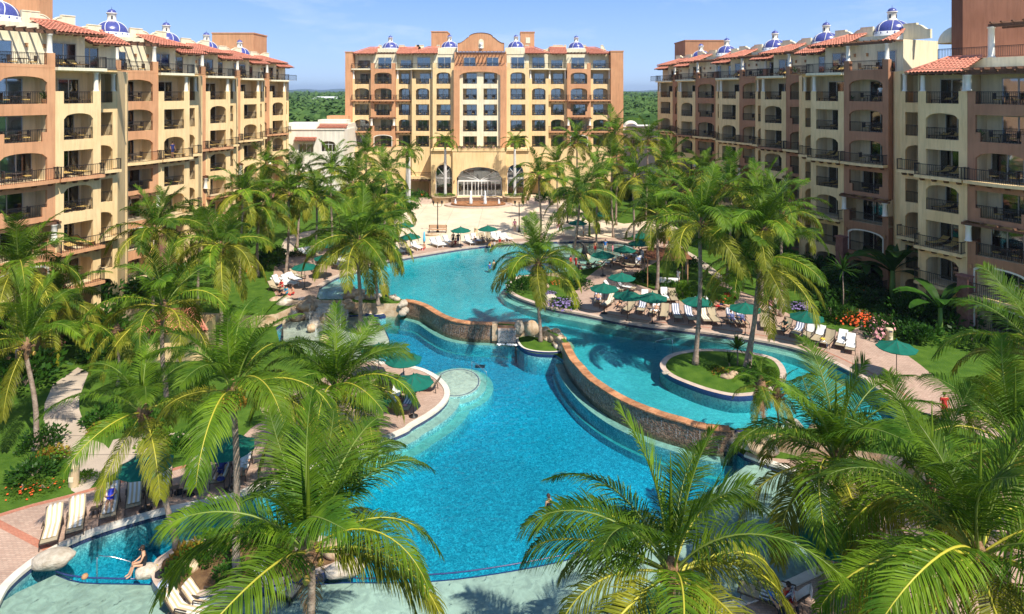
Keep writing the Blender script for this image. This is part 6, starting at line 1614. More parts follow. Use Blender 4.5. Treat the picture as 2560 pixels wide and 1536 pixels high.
for zf, x, y, z0, s, pl, lb, sc in [(Z1, 480, 1075, lo, .6, 0, 'tall pointed brown stone standing in the splash pad', (.5, .45, .75)), (Z1, 368, 1135, lo, .5, 0, 'dark stub stone left of the tall one in the splash pad', (.42, .4, .5)), (Z1, 470, 1230, lo, .5, 0, 'yellow tan stone nearest in the splash pad', (.38, .38, .6)), (Z1, 832, 1090, lo, .5, 1, 'pale round stone beside the palm in the splash pad', (.4, .4, .55)),
    (Z3, 330, 1020, lo, .7, 1, 'large smooth pale boulder on the pool rim at the lower left', (.8, .5, .52)), (Z3, 2140, 1070, lo, .6, 1, 'smooth pale boulder at the right tip of the planted island', (.85, .5, .38)), (Z3, 905, 1085, lo, .35, 1, 'small pale boulder the seated woman sits on', (.42, .38, .36)),
    (Z3, 1170, 1060, lo + .2, .35, 0, 'tan rock among the planted island shrubs', (.35, .3, .45)), (Z3, 2070, 960, lo + .2, .6, 0, 'tan boulder behind the front palm on the planted island', (.5, .45, .55)), (Z3, 1880, 930, lo + .2, .5, 1, 'pale boulder at the back of the planted island', (.4, .35, .4)),
    (Z2, 395, 545, 0, .5, 0, 'tan boulder between the shrubs of the garden spit', (.5, .4, .5)), (Z2, 435, 625, 0, .55, 1, 'pale boulder at the pool edge left of the purple shrub', (.6, .45, .5)), (Z2, 410, 650, 0, .4, 0, 'tan flat rock dipping into the pool', (.6, .35, .25)),
    (Z2, 1530, 1105, .2, .4, 0, 'tan rock on the grass island', (.45, .35, .3)), (Z2, 1570, 1090, .2, .3, 0, 'smaller tan rock right of its neighbour on the grass island', (.35, .3, .3)), (Z2, 1150, 1075, .1, .2, 1, 'pale stone on the rim of the grass island', (.28, .22, .14)), (Z1, 2070, 1150, 0, .7, 0, 'large orange brown rock standing in the island rock pile', (.55, .4, .85)), (Z1, 1975, 1140, -.4, .5, 1, 'pale rock guarding the right of the cascade', (.42, .42, .75)), (Z1, 1070, 955, -.5, .5, 0, 'orange boulder closing the left end of the waterfall wall', (.45, .4, .45)), (Z1, 1300, 398, 0, .5, 0, 'low tan rock beside the plaza bench', (.8, .5, .25))]:
    boulder(G(*zf(x, y), z0) + Vector((0, 0, sc[2] * .45)), s, lb, bool(pl), int(x) % 5, None, .3, sc)

# ================================================================== FAR FOREST AND HILLS
def canopy():
    b = MB(); nx, ny = 240, 130; vs = []
    for j in range(ny):
        y = 150 + (j / (ny - 1)) ** 2.2 * 5200
        for i in range(nx):
            x = (-1 + 2 * i / (nx - 1)) * (160 + y * .95)
            s = 11.0 + y / 200; h = 7 + 2.6 * noise.noise(Vector((x / s, y / s, 0))) * (1 + y / 900) + 4 * noise.noise(Vector((x / 90, y / 90, 3)))
            c = noise.cell(Vector((x / 7, y / 7, 0))) * 1.5
            vs.append((x + 2 * noise.noise(Vector((y, x, 0))), y, h + c + 3.0 - min(0, 0)))
    b.add(vs, [(j * nx + i, j * nx + i + 1, (j + 1) * nx + i + 1, (j + 1) * nx + i) for j in range(ny - 1) for i in range(nx - 1)], 0, True)
    r = random.Random(9); vv = b.v
    # leaf clumps over the nearer part of the canopy
    for k in range(9000):
        j = int(r.random() ** 1.5 * 80); i = r.randrange(nx); 
        x, y, z = vv[j * nx + i]
        if abs(x) > y * .9 + 60: continue
        if -45 < x < 45 and y < 170: continue
        s = r.uniform(.8, 1.8) * (1 + y / 350); x += r.uniform(-3, 3) * (1 + y / 300); y += r.uniform(-3, 3) * (1 + y / 400); p = Vector((x, y, z + r.uniform(-.8, 1.0)))
        a = Vector((r.uniform(-1, 1), r.uniform(-1, 1), r.uniform(-.4, .6))).normalized() * s; c = a.cross(Vector((r.uniform(-.4, .4), r.uniform(-1, 0), 1))).normalized() * s * .8
        b.add([p - a, p - c * .6, p + a, p + c], [(0, 1, 2, 3)], 1)
    return tag(b.build('forest', [M['forest'], M['forestleaf']]), 'green jungle canopy stretching to the hills behind the hotel', 'forest', kind='stuff')
canopy()
def far_trees():
    b = MB(); r = random.Random(21); done = 0
    while done < 1500:
        y = 150 + r.random() ** 1.6 * 1500; q = r.choice((r.uniform(-.50, -.16), r.uniform(.08, .36))); x = q * y
        if (y < 190 and -45 < x < 46) : continue
        done += 1; s = r.uniform(3.0, 5.5) * (1 + y / 900); h = r.uniform(9, 14) + 2 * noise.noise(Vector((x / 60, y / 60, 1))); nl = 130 if y < 500 else 60
        ls = s * (.16 if nl > 100 else .26)
        for k in range(nl):
            u, v = r.uniform(0, 6.283), r.uniform(-.2, 1); w_ = math.sqrt(max(0, 1 - v * v)); kk = r.uniform(.75, 1.08)
            p = Vector((x + s * w_ * math.cos(u) * kk, y + s * w_ * math.sin(u) * kk, h - 3 + s * .8 * v * kk))
            a = Vector((r.uniform(-1, 1), r.uniform(-1, 1), r.uniform(-.5, .5))).normalized() * ls; c = a.cross(Vector((r.uniform(-.5, .5), r.uniform(-1, 0), 1))).normalized() * ls * .8
            b.add([p - a, p - c, p + a, p + c], [(0, 1, 2, 3)], 0)
    return tag(b.build('far_trees', [M['forestleaf']]), 'rounded jungle tree crowns showing in the gaps beside the central building', 'forest', kind='stuff')
far_trees()
b = MB(); n = 160
for row, (Y, h, sc, off) in enumerate(((7600, 75, 900, 0), (6000, 45, 600, 9), (10500, 120, 1300, 4))):
    pts = [(-9000 + 18000 * i / n, h * (.55 + .6 * noise.noise(Vector(((-9000 + 18000 * i / n) / sc, off, 0))) + .15 * noise.noise(Vector(((-9000 + 18000 * i / n) / sc * 4, off, 2))))) for i in range(n + 1)]
    for i in range(n):
        (x0, z0), (x1, z1) = pts[i], pts[i + 1]; 
        b.quad((x0, Y - 500, 0), (x1, Y - 500, 0), (x1, Y, max(4, z1)), (x0, Y, max(4, z0))); b.quad((x0, Y, max(4, z0)), (x1, Y, max(4, z1)), (x1, Y + 600, 0), (x0, Y + 600, 0))
struct(b, 'hills', M['hill'])
# ================================================================== FURNITURE OF THE PLACE
def make_lounger(ang=50, towel=None, frame='bronze', sling='sling'):
    T = thing('sun_lounger', 'beige sun lounger', 'sun lounger'); w_, sl_ = .70, .37
    hx = -.55; a = R(ang); bl = .75        # head end toward -x... foot toward +x
    fb = MB()
    for s in (-1, 1):
        y = s * w_ / 2; fb.bar((hx, y, sl_), (1.0, y, sl_), .045, .05); fb.bar((hx, y, sl_), (hx - bl * math.cos(a), y, sl_ + bl * math.sin(a)), .04, .05)
        fb.bar((hx + .1, y * 1.08, sl_ + .02), (hx + .1, y * 1.08, sl_ + .24), .035); fb.bar((hx + .1, y * 1.08, sl_ + .24), (hx + .65, y * 1.08, sl_ + .22), .05, .03)
    fb.bar((1.0, -w_ / 2, sl_), (1.0, w_ / 2, sl_), .045); fb.bar((hx - bl * math.cos(a), -w_ / 2, sl_ + bl * math.sin(a)), (hx - bl * math.cos(a), w_ / 2, sl_ + bl * math.sin(a)), .04)
    fb.build('frame', M[frame], T)
    for x in (-.75, .85):
        for s in (-1, 1):
            b = MB(); b.bar((x, s * w_ / 2, sl_), (x + (.06 if x > 0 else -.06), s * w_ / 2 * 1.05, 0), .045); b.build('leg', M[frame], T)
    b = MB(); n = 6; vs = []
    for i in range(n + 1):
        x = hx + 1.53 * i / n
        for y, dz in ((-w_ / 2 + .02, .02), (0, -.01), (w_ / 2 - .02, .02)): vs.append((x, y, sl_ + dz))
    b.add(vs, [(3 * i + k, 3 * i + k + 1, 3 * i + k + 4, 3 * i + k + 3) for i in range(n) for k in (0, 1)]); b.add([(x, y, z - .03) for x, y, z in vs], [(3 * i + k, 3 * i + k + 3, 3 * i + k + 4, 3 * i + k + 1) for i in range(n) for k in (0, 1)]); b.build('seat', M[sling], T)
    b = MB(); vs = []
    for i in range(5):
        t = i / 4; x = hx - bl * math.cos(a) * t; z = sl_ + bl * math.sin(a) * t
        for y, dd in ((-w_ / 2 + .02, .02), (0, -.015), (w_ / 2 - .02, .02)): vs.append((x + dd * math.sin(a), y, z + dd * math.cos(a)))
    b.add(vs, [(3 * i + k, 3 * i + 3 + k, 3 * i + 4 + k, 3 * i + 1 + k) for i in range(4) for k in (0, 1)]); b.add([(x - .03 * math.sin(a), y, z - .03 * math.cos(a)) for x, y, z in vs], [(3 * i + k, 3 * i + 1 + k, 3 * i + 4 + k, 3 * i + 3 + k) for i in range(4) for k in (0, 1)]); b.build('backrest', M[sling], T)
    return T
def towel_mesh(m, ang=50, over=0.10, foot=.55, seed=0):
    """towel spread along the seat and up the backrest"""
    w_, sl_ = .62, .395; hx = -.55; a = R(ang); bl = .75; r = random.Random(seed); path = []
    path.append((hx - (bl + .04) * math.cos(a) - .05, sl_ + bl * math.sin(a) - .25)); path.append((hx - (bl + .03) * math.cos(a) - .01, sl_ + (bl + .03) * math.sin(a) + .02))
    for i in range(4): t = .8 - .8 * i / 3; path.append((hx - bl * math.cos(a) * t + .02, sl_ + bl * math.sin(a) * t + .025))
    L = 1.3 * foot
    for i in range(1, 6): path.append((hx + L * i / 5, sl_ + .015))
    b = MB(); vs = []; N = len(path)
    for i, (x, z) in enumerate(path):
        for k in range(6): y = -w_ / 2 + w_ * k / 5 + r.uniform(-.012, .012) + .02 * math.sin(i); vs.append((x + r.uniform(-.01, .01), y, z + r.uniform(0, .022)))
    b.add(vs, [(6 * i + k, 6 * i + k + 1, 6 * i + k + 7, 6 * i + k + 6) for i in range(N - 1) for k in range(5)], 0, True)
    b.add([(x, y, z - .014) for x, y, z in vs], [(6 * i + k, 6 * i + k + 6, 6 * i + k + 7, 6 * i + k + 1) for i in range(N - 1) for k in range(5)], 0, True)
    me = b.mesh('towel', m); return me
M['st_beige'] = stripe_mat('beige_striped_towel', (.80, .76, .68), (.62, .46, .27), 1.6, 'Y')
M['st_blue'] = stripe_mat('blue_striped_towel', (.74, .74, .74), (.16, .18, .28), 1.6, 'Y')
TW = {'beige': towel_mesh(M['st_beige'], foot=.95), 'blue': towel_mesh(M['st_blue']), 'white': towel_mesh(M['whitecloth'], foot=.8, seed=2), 'short': towel_mesh(M['whitecloth'], foot=.1, seed=3)}
lounger0 = make_lounger(); lounger_w = make_lounger(30, frame='glazed', sling='whitecloth'); lounger_c = make_lounger(35, sling='cushion')
def lounger(p, rz, label, towel=None, group='sun loungers on the pool decks', proto=None, tl=None, z=0):
    o = place(proto or lounger0, p, rz, label, group)
    if towel:
        t = link('towel', TW[towel], None, p, rz); tag(t, tl or ('%s towel on %s' % ({'beige': 'tan-striped', 'blue': 'navy-striped', 'white': 'white', 'short': 'small'}[towel], label)), 'towel', 'towels on the sun loungers')
    return o
def make_umbrella():
    T = thing('umbrella', 'green pool umbrella', 'umbrella'); Rr, H, n = 1.32, 2.25, 8
    b = MB(); b.tube([(0, 0, 0), (0, 0, H + .55)], .028, 6); b.build('pole', M['bronze'], T)
    b = MB(); b.lathe([(.3, 0), (.3, .06), (.08, .12), (.05, .3)], seg=12); b.build('base', M['iron'], T)
    cb = MB(); top = Vector((0, 0, H + .5)); 
    for k in range(n):
        q0, q1 = 2 * PI * k / n, 2 * PI * (k + 1) / n; rows = [top]; e0 = [Vector((math.cos(q0) * Rr * t, math.sin(q0) * Rr * t, H + .5 - .5 * t - .03 * math.sin(PI * t))) for t in (.33, .66, 1)]; e1 = [Vector((math.cos(q1) * Rr * t, math.sin(q1) * Rr * t, H + .5 - .5 * t - .03 * math.sin(PI * t))) for t in (.33, .66, 1)]
        mid = [(x + y) / 2 - Vector((0, 0, .05 * (j + 1) / 3)) - (x + y) / 2 * Vector((1, 1, 0)).length * 0 for j, (x, y) in enumerate(zip(e0, e1))]
        cb.tri(top, e0[0], mid[0]); cb.tri(top, mid[0], e1[0])
        for j in (0, 1): cb.quad(e0[j], e0[j + 1], mid[j + 1], mid[j]); cb.quad(mid[j], mid[j + 1], e1[j + 1], e1[j])
        dn = Vector((0, 0, -.05)); cb.quad(e0[2], e0[2] + dn, mid[2] + dn, mid[2]); cb.quad(mid[2], mid[2] + dn, e1[2] + dn, e1[2])
    cb.build('canopy', M['green'], T)
    for k in range(n):
        q = 2 * PI * k / n; b = MB(); b.bar((math.cos(q) * .05, math.sin(q) * .05, H + .46), (math.cos(q) * Rr * .98, math.sin(q) * Rr * .98, H - .04), .02); b.bar((0, 0, H - .2), (math.cos(q) * Rr * .5, math.sin(q) * Rr * .5, H + .2), .014); b.build('rib', M['bronze'], T)
    b = MB(); b.lathe([(.05, 0), (.05, .06), (.0, .12)], (0, 0, H + .5), 8); b.build('finial', M['green'], T)
    return T
umb0 = make_umbrella()
def umb(zf, x, y, z0, label, h=2.3):
    """x,y: the photographed rim centre of the canopy"""
    px, py = zf(x, y); d = (CAM_H - z0 - h) * FPX / (py - HY); p = Vector(((px - CX) * d / FPX, d, z0))
    o = place(umb0, p, (x * 7 % 10) * .08, label, 'green umbrellas around the pools'); return p
for zf, x, y, z0, lb in [
    (Z5, 735, 385, lo, 'upper green umbrella at the pool rim of the deck point'), (Z5, 860, 660, lo, 'green umbrella in the middle of the deck point beside striped loungers'), (Z5, 330, 880, lo, 'green umbrella half hidden by leaves left on the deck point'), (Z5, 430, 270, lo, 'green umbrella behind the leaves above the deck point'),
    (Z3, 900, 400, lo, 'nearest green umbrella over the row of loungers at the lower left'), (Z3, 1420, 290, lo, 'green umbrella behind the fruiting palm trunk over the near deck'),
    (Z1, 315, 640, 0, 'green umbrella alone on the left upper deck'), (Z1, 480, 570, 0, 'green umbrella behind leaves on the left upper deck'), (Z1, 495, 468, 0, 'far green umbrella on the left lounge lawn'), (Z1, 650, 510, 0, 'green umbrella showing between leaves above the left deck'), (Z1, 860, 440, 0, 'green umbrella hidden behind the splash pad palm crown'), (Z1, 1130, 408, 0, 'green umbrella just right of the splash pad palm leaves'), (Z1, 1090, 320, 0, 'small far green umbrella on the plaza edge'),
    (Z1, 1520, 358, 0, 'left of the two open green umbrellas at the far pool edge'), (Z1, 1730, 347, 0, 'right of the two open green umbrellas at the far pool edge'),
    (Z6, 1290, 440, 0, 'green umbrella at the plaza beside the banana plant'), (Z2, 760, 340, 0, 'green umbrella nearest the shallow kids pool'), (Z2, 893, 308, 0, 'green umbrella right of the kids pool'), (Z2, 985, 268, 0, 'green umbrella above the crowded loungers'), (Z2, 1000, 222, 0, 'farthest green umbrella by the kids pool'),
    (Z2, 877, 478, 0, 'green umbrella in the open middle of the right deck'), (Z2, 768, 545, 0, 'green umbrella at the left end of the lounger rows'), (Z2, 913, 590, 0, 'green umbrella second in the front row'), (Z2, 1066, 602, 0, 'green umbrella third in the front row'), (Z2, 1345, 628, 0, 'green umbrella behind the tallest palm trunk'), (Z2, 1640, 668, 0, 'green umbrella left of the strolling couple'), (Z2, 2020, 722, 0, 'green umbrella over the right loungers by the flower bed'),
    (Z8, 835, 1385, 0, 'green umbrella at the right end near the beige bin'), (Z4, 1760, 985, lo, 'teal green umbrella under the palms at the lower right'), (Z4, 760, 1230, lo, 'green umbrella at the bottom edge behind the front right palm'), (Z4, 1500, 870, lo, 'green umbrella between the lower right palms'), (Z6, 1500, 370, 0, 'tiny green umbrella deep in the right planting')]:
    umb(zf, x, y, z0, lb)

# loungers ------------------------------------------------------------
FACE = -PI / 2        # foot toward the camera
def row(items, fmt, base, face=None):
    for i, it in enumerate(items):
        zf, x, y, tw = it[:4]; z0 = base + .012; p = G(*zf(x, y), z0); rz = it[4] if len(it) > 4 else face
        pr = it[5] if len(it) > 5 else None
        lounger(p, rz, fmt % ORD[i], tw, proto=pr)
row([(Z3, 320, 850, 'beige', R(-62)), (Z3, 470, 790, 'beige', R(-60)), (Z3, 680, 700, 'beige', R(-64)), (Z3, 830, 640, 'beige', R(-62)), (Z3, 1000, 600, 'beige', R(-70)), (Z3, 1195, 530, 'beige', R(-72)), (Z3, 1370, 490, 'beige', R(-80)), (Z3, 1500, 450, 'white', R(-80))],
    '%s lounger from the left in the near row, lower left', lo)
row([(Z5, 610, 960, 'white', R(-98)), (Z5, 785, 1000, 'blue', R(-96))], '%s lounger from the left facing the camera on the deck point', lo)
row([(Z5, 780, 800, 'white', R(160)), (Z5, 1010, 775, None, R(175)), (Z5, 560, 700, 'blue', R(160))], '%s crosswise lounger on the deck point behind the facing pair', lo)
row([(Z2, 790, 660, 'beige', R(-125)), (Z2, 920, 690, None, R(-120)), (Z2, 1000, 690, 'blue', R(-110)), (Z2, 1080, 705, 'white', R(-115)), (Z2, 1140, 725, None, R(-108)), (Z2, 1218, 735, 'blue', R(-95)), (Z2, 1300, 745, 'blue', R(-92)), (Z2, 1390, 752, 'beige', R(-92)), (Z2, 1447, 755, None, R(-92)), (Z2, 1560, 765, 'blue', R(-95)), (Z2, 1622, 770, 'blue', R(-95)), (Z2, 1760, 790, None, R(-110)), (Z2, 1880, 815, None, R(-135)), (Z2, 1965, 835, 'blue', R(-130)), (Z2, 2030, 855, 'short', R(-130)), (Z2, 2090, 875, 'short', R(-130)), (Z2, 2150, 895, None, R(-130)), (Z2, 2235, 905, 'white', R(-125)), (Z2, 2290, 930, 'white', R(-120))],
    '%s lounger from the left in the long right poolside row', 0)
row([(Z2, 730, 640, 'blue', R(-100)), (Z2, 830, 570, 'white', R(-30)), (Z2, 905, 560, 'white', R(-30)), (Z2, 1020, 640, 'white', R(-100)), (Z2, 1085, 640, None, R(-95)), (Z2, 1145, 625, 'white', R(-95)), (Z2, 1195, 625, None, R(-95)), (Z2, 1400, 680, 'white', R(-25)), (Z2, 1460, 670, 'white', R(-25))],
    '%s lounger from the left in the second row of the right deck', 0)
row([(Z2, 660, 425, None, R(150)), (Z2, 720, 420, None, R(150)), (Z2, 780, 408, 'white', R(140)), (Z2, 840, 395, None, R(140)), (Z2, 900, 380, 'blue', R(140)), (Z2, 950, 360, 'white', R(140)), (Z2, 1000, 340, None, R(150)), (Z2, 980, 410, 'white', R(-100)), (Z2, 930, 420, None, R(150)), (Z2, 1020, 380, 'blue', R(-90))],
    '%s lounger from the left in the crowded row by kids pool', 0)
row([(Z1, 960, 555, 'white', R(-50)), (Z1, 1040, 535, None, R(-50), lounger_w), (Z1, 1090, 525, None, R(-50)), (Z1, 1180, 505, None, R(-55), lounger_w), (Z1, 1330, 485, 'white', R(-50), lounger_w), (Z1, 1375, 480, 'white', R(-50), lounger_w), (Z1, 1430, 465, 'white', R(-50), lounger_w), (Z1, 1590, 465, 'white', R(-60), lounger_w), (Z1, 1640, 450, 'white', R(-60), lounger_w), (Z1, 1690, 445, None, R(-75)), (Z1, 1745, 440, None, R(-75)), (Z1, 1785, 440, 'white', R(-70), lounger_w), (Z1, 1830, 438, 'white', R(-70), lounger_w), (Z1, 1880, 435, None, R(-60), lounger_w)],
    '%s white lounger from the left along the far pool edge', 0)
row([(Z1, 320, 555, None, R(-40), lounger_w), (Z1, 370, 545, None, R(-40), lounger_w), (Z1, 500, 500, None, R(-40), lounger_w), (Z1, 430, 580, None, R(-30)), (Z1, 235, 755, None, R(-40), lounger_w), (Z1, 200, 785, 'white', R(-30), lounger_w), (Z1, 260, 730, None, R(-35)), (Z1, 130, 790, 'white', R(-30), lounger_w), (Z1, 100, 830, None, R(-30)), (Z1, 560, 640, 'white', R(-40), lounger_w), (Z1, 620, 620, None, R(-40), lounger_w)],
    '%s lounger on the left upper deck counted from the steps', 0)
row([(Z4, 1510, 1010, 'blue', R(-120)), (Z4, 1620, 1000, 'white', R(-140)), (Z4, 1640, 940, None, R(160)), (Z4, 1200, 1200, 'blue', R(150)), (Z4, 1290, 1190, 'white', R(150))], '%s lounger on the deck at the lower right below the palms', lo)
# loungers standing in the shallow apron at the bottom
for i, (x, y, rz, tw, lb) in enumerate([(1290, 1290, R(172), 'beige', 'lounger with striped towels in the shallow water below the island'), (1180, 1345, R(168), 'beige', 'lounger cut by the bottom edge in the shallow water'), (1720, 1200, R(160), 'white', 'lounger in the water at the front palm trunk')]):
    p = G(*Z3(x, y), lo - .30); lounger(Vector((p.x, p.y, lo - .34)), rz + PI, lb, tw)

def make_table(round_=True, h=.72, r_=.45, name='balcony_table'):
    T = thing(name, 'table', 'table'); b = MB()
    if round_: b.lathe([(0.001, h), (r_, h), (r_, h - .04), (r_ * .9, h - .05)], seg=14)
    else: b.box((0, 0, h - .02), (r_ * 2, r_ * 1.6, .04))
    b.build('table_top', M['bronze'], T)
    for k in range(4):
        q = PI / 4 + k * PI / 2; b = MB(); b.bar((math.cos(q) * r_ * .6, math.sin(q) * r_ * .6, h - .04), (math.cos(q) * r_ * .75, math.sin(q) * r_ * .75, 0), .035); b.build('leg', M['bronze'], T)
    return T
def make_chair():
    T = thing('balcony_chair', 'chair', 'chair')
    b = MB(); b.box((0, 0, .44), (.46, .46, .07)); b.build('seat', M['cushion'], T)
    b = MB(); b.box((0, .23, .72), (.44, .05, .5)); 
    for x in (-.22, .22): b.bar((x, .24, .4), (x, .27, 1.0), .04); b.bar((x * 1.1, -.2, .65), (x * 1.1, .24, .67), .04)
    b.build('backrest', M['bronze'], T)
    for x, y in ((-.2, -.2), (.2, -.2), (-.2, .22), (.2, .22)): b = MB(); b.bar((x, y, .42), (x * 1.1, y * 1.1, 0), .035); b.build('leg', M['bronze'], T)
    return T
side0 = make_table(False, .42, .22, 'side_table')
for i, (zf, x, y, z0, lb) in enumerate([(Z3, 590, 720, lo, 'small square side table with papers beside the sunbathing woman'), (Z3, 905, 600, lo, 'small side table under the nearest green umbrella'), (Z3, 1080, 590, lo, 'dark side table right of the umbrella pole at the lower left'), (Z5, 700, 930, lo, 'dark side table between the two facing loungers on the deck point'), (Z2, 870, 690, 0, 'side table between the left loungers of the long right row'), (Z2, 1520, 765, 0, 'side table with bags in the long right row')]):
    place(side0, G(*zf(x, y), z0 + .012), .3, lb, 'side tables by the loungers')
tab0 = make_table(); ch0 = make_chair()
STO = ['ground', 'first', 'second', 'third', 'fourth', 'fifth', 'sixth', 'top']
fr_ = random.Random(77); cnt = {}
for kind, p, rz, wd, (where, fl) in FURN:
    where = where.split(',')[0]; key = (where, fl, kind); cnt[key] = cnt.get(key, 0) + 1
    nm = '%s balcony from the %s, %s floor, %s' % (nth(cnt[key] - 1), 'left' if 'central' in where else 'near end', STO[fl] if 'central' not in where else STO[min(7, fl + 2)], where.split(',')[0])
    d = Vector((math.cos(rz), math.sin(rz), 0))
    if kind == 'table':
        if wd < 1.9 and 'central' in where and fr_.random() < .3: continue
        place(tab0, p, rz, 'iron table, ' + nm, 'balcony tables'); place(ch0, p + d * .72, rz - PI / 2 , 'right chair, ' + nm, 'balcony chairs'); place(ch0, p - d * .72, rz + PI / 2, 'left chair, ' + nm, 'balcony chairs')
    elif kind == 'chairs':
        for s, sd in ((-1, 'left'), (1, 'right')): place(ch0, p + d * .75 * s, rz, '%s yellow chair, ' % sd + nm, 'balcony chairs')
    else:
        for s, sd in ((-.62, 'left'), (.62, 'right')):
            place(lounger_c, p + d * s + Vector((-d.y, d.x, 0)) * .1, rz + PI / 2 + R(180) + .25 * s, '%s mustard lounger, ' % sd + nm, 'balcony loungers')
# plants in pots on some balconies
def potplant(p, s, label, seed):
    T = thing('potted_plant', label, 'plant', p, 'potted plants on balconies'); b = MB(); b.lathe([(.14 * s, 0), (.22 * s, .35 * s), (.24 * s, .38 * s), (.18 * s, .38 * s), (.16 * s, .3 * s)], seg=10); b.build('pot', M['benchwood'], T, local=True)
    b = MB(); r = random.Random(seed)
    for i in range(26):
        az = r.uniform(0, 6.28); e = R(r.uniform(25, 80)); l = r.uniform(.5, .9) * s; c = Vector((0, 0, .35 * s)); t = Vector((math.cos(az) * math.cos(e), math.sin(az) * math.cos(e), math.sin(e))); sd = Vector((-math.sin(az), math.cos(az), 0)) * .04 * s
        m_ = c + t * l * .6; b.add([c, m_ + sd, c + t * l + Vector((0, 0, -.15)), m_ - sd], [(0, 1, 2, 3)])
    b.build('leaf_tuft', M['bushy'], T, local=True)
FA, FB_ = Fr((-40.2, 49.3), LD), Fr((-40.0, 64.5), LD); FR1, FR2 = Fr(rst[0], RDv, True), Fr(rst[1], RDv, True); z6 = .3 + FLH * 6
for i, (p, s, lb) in enumerate([(FA(4.1, -.5, z6), 1.3, 'potted palm at the right end of the first peach balcony'), (FA(9.6, -2.9, z6), 1.1, 'potted palm in the recess right of the first beige balconies'), (Fr((-41.2, 77.6), LD)(4.0, -.5, z6), 1.2, 'potted palm on the third peach balcony'), (Fr((-42.7, 91.5), LD)(3.9, -.5, z6), 1.2, 'potted palm on the fourth peach balcony'),
    (FR1(.7, -.6, z6), 1.4, 'leafy potted plant at the right end of the near right wing balcony'), (FR2(4.2, -.5, z6), .8, 'small pot plant on the second brown bay'), (FR1(4.2, -.6, z6 - FLH), 1.2, 'potted plant on the near brown balcony one floor down'), (Fr(rst[2], RDv, True)(4.0, -.7, z6 + FLH), 1.2, 'potted plant on the third brown penthouse terrace'), (Fr(rst[3], RDv, True)(1.5, -.7, z6 + FLH), 1.4, 'big potted plant on the fourth brown penthouse terrace')]):
    potplant(p, s, lb, i)
shrub('bush', FR1(6.5, -3.6, z6 + .6), 2.4, .7, 'row of green plants on the roof terrace of the right wing', 3, sy=.5, rz=FR1.rz)
T = thing('flower_trough', 'long flower trough with pink blossoms above the entrance', 'flower trough', (-6.2, yl + .2, 9.2)); 
for i in range(9):
    o = link('foliage', clump('pinkf', i % 3), T, (-3.9 + i * .95, 0, 0), i, local=True); o.scale = (.7, .45, .5)

# lamps, benches, bins, ring, gazebo, fountain ----------------------------------
def make_lamp():
    T = thing('lamp_post', 'lamp', 'street lamp'); b = MB(); b.lathe([(.22, 0), (.22, .15), (.12, .3), (.1, .8), (.07, .9), (.06, 4.1), (.09, 4.15), (.03, 4.35)], seg=10); b.build('pole', M['iron'], T)
    for s in (-1, 1):
        b = MB(); b.tube([(0, 0, 3.75), (s * .3, 0, 3.6), (s * .55, 0, 3.75), (s * .6, 0, 3.95)], .03, 5); b.build('arm', M['iron'], T)
        b = MB(); b.lathe([(.07, 0), (.16, .35), (.2, .38), (.05, .55), (.0, .62)], (s * .6, 0, 3.95), 6); h = b.build('lantern', M['iron'], T); b = MB(); b.lathe([(.085, .03), (.15, .33)], (s * .6, 0, 3.95), 6); b.build('lantern_glass', M['glass'], h)
    return T
lamp0 = make_lamp()
place(lamp0, G(*Z1(1342, 375), 0), .1, 'twin lantern lamp post on the plaza beside the bench', 'lamp posts on the plaza'); place(lamp0, G(*Z1(1972, 375), 0), -.1, 'twin lantern lamp post right of the plaza near the rock island palm', 'lamp posts on the plaza')
place(lamp0, G(*Z6(1195, 440), 0), .3, 'dark lamp post among the planting right of the plaza', 'lamp posts on the plaza')
T = thing('bench', 'wooden bench under the left lamp post on the plaza', 'bench', G(*Z1(1342, 378), 0))
for k in range(4): b = MB(); b.box((0, -.25 + .14 * k, .45), (2.6, .11, .04)); b.build('seat_slat', M['benchwood'], T, local=True)
for k in range(4): b = MB(); b.box((0, .3 + .02 * k, .6 + .13 * k), (2.6, .04, .10)); b.build('back_slat', M['benchwood'], T, local=True)
for x in (-1.2, 1.2): b = MB(); b.box((x, 0, .22), (.07, .55, .44)); b.box((x, .34, .55), (.07, .06, .95)); b.build('leg', M['iron'], T, local=True)
def bin_(p, lb, s=1.0):
    T = thing('litter_bin', lb, 'litter bin', p, 'litter bins'); b = MB(); b.lathe([(.24 * s, 0), (.26 * s, .05), (.25 * s, .85 * s), (.27 * s, .9 * s), (.27 * s, 1.08 * s), (.22 * s, 1.12 * s), (.0, 1.14 * s)], seg=18); b.build('body', M['bin'], T, local=True)
    b = MB(); b.box((-.02, -.255 * s, .97 * s), (.22 * s, .05, .12 * s)); b.build('opening', M['dark'], T, local=True); b = MB(); b.box((.0, -.25 * s, .45 * s), (.24 * s, .03, .26 * s)); b.build('plaque', M['cream'], T, local=True)
bin_(G(*Z3(458, 530), lo), 'cylindrical beige litter bin between the flower bed and the near deck'); bin_(G(*Z7(2060, 770), 0), 'cylindrical beige litter bin by the pink blossoms at the right', 1.05); bin_(G(*Z6(336, 560), 0), 'small beige box between the far umbrellas')
# life ring on the palm
p = G(622 * 1.0348, 668 * 1.0348, 0); T = thing('life_ring', 'orange life ring hanging by the left path palm', 'life ring', AT(624, 675, p.y - 1.2)); b = MB()
b.tube([Vector((.36 * math.cos(k * PI / 8), 0, .36 * math.sin(k * PI / 8))) for k in range(17)], .10, 8, cap=False); b.build('ring', M['orange'], T, local=True)
for k in range(4): b = MB(); q = PI / 4 + k * PI / 2; b.tube([Vector((.36 * math.cos(q + e), 0, .36 * math.sin(q + e))) for e in (-.12, 0, .12)], .108, 8); b.build('rope_band', M['glazed'], T, local=True)
b = MB(); b.bar((0, .15, -AT(624, 675, p.y - 1.2).z), (0, .15, .3), .08); b.build('post', M['bronze'], T, local=True)
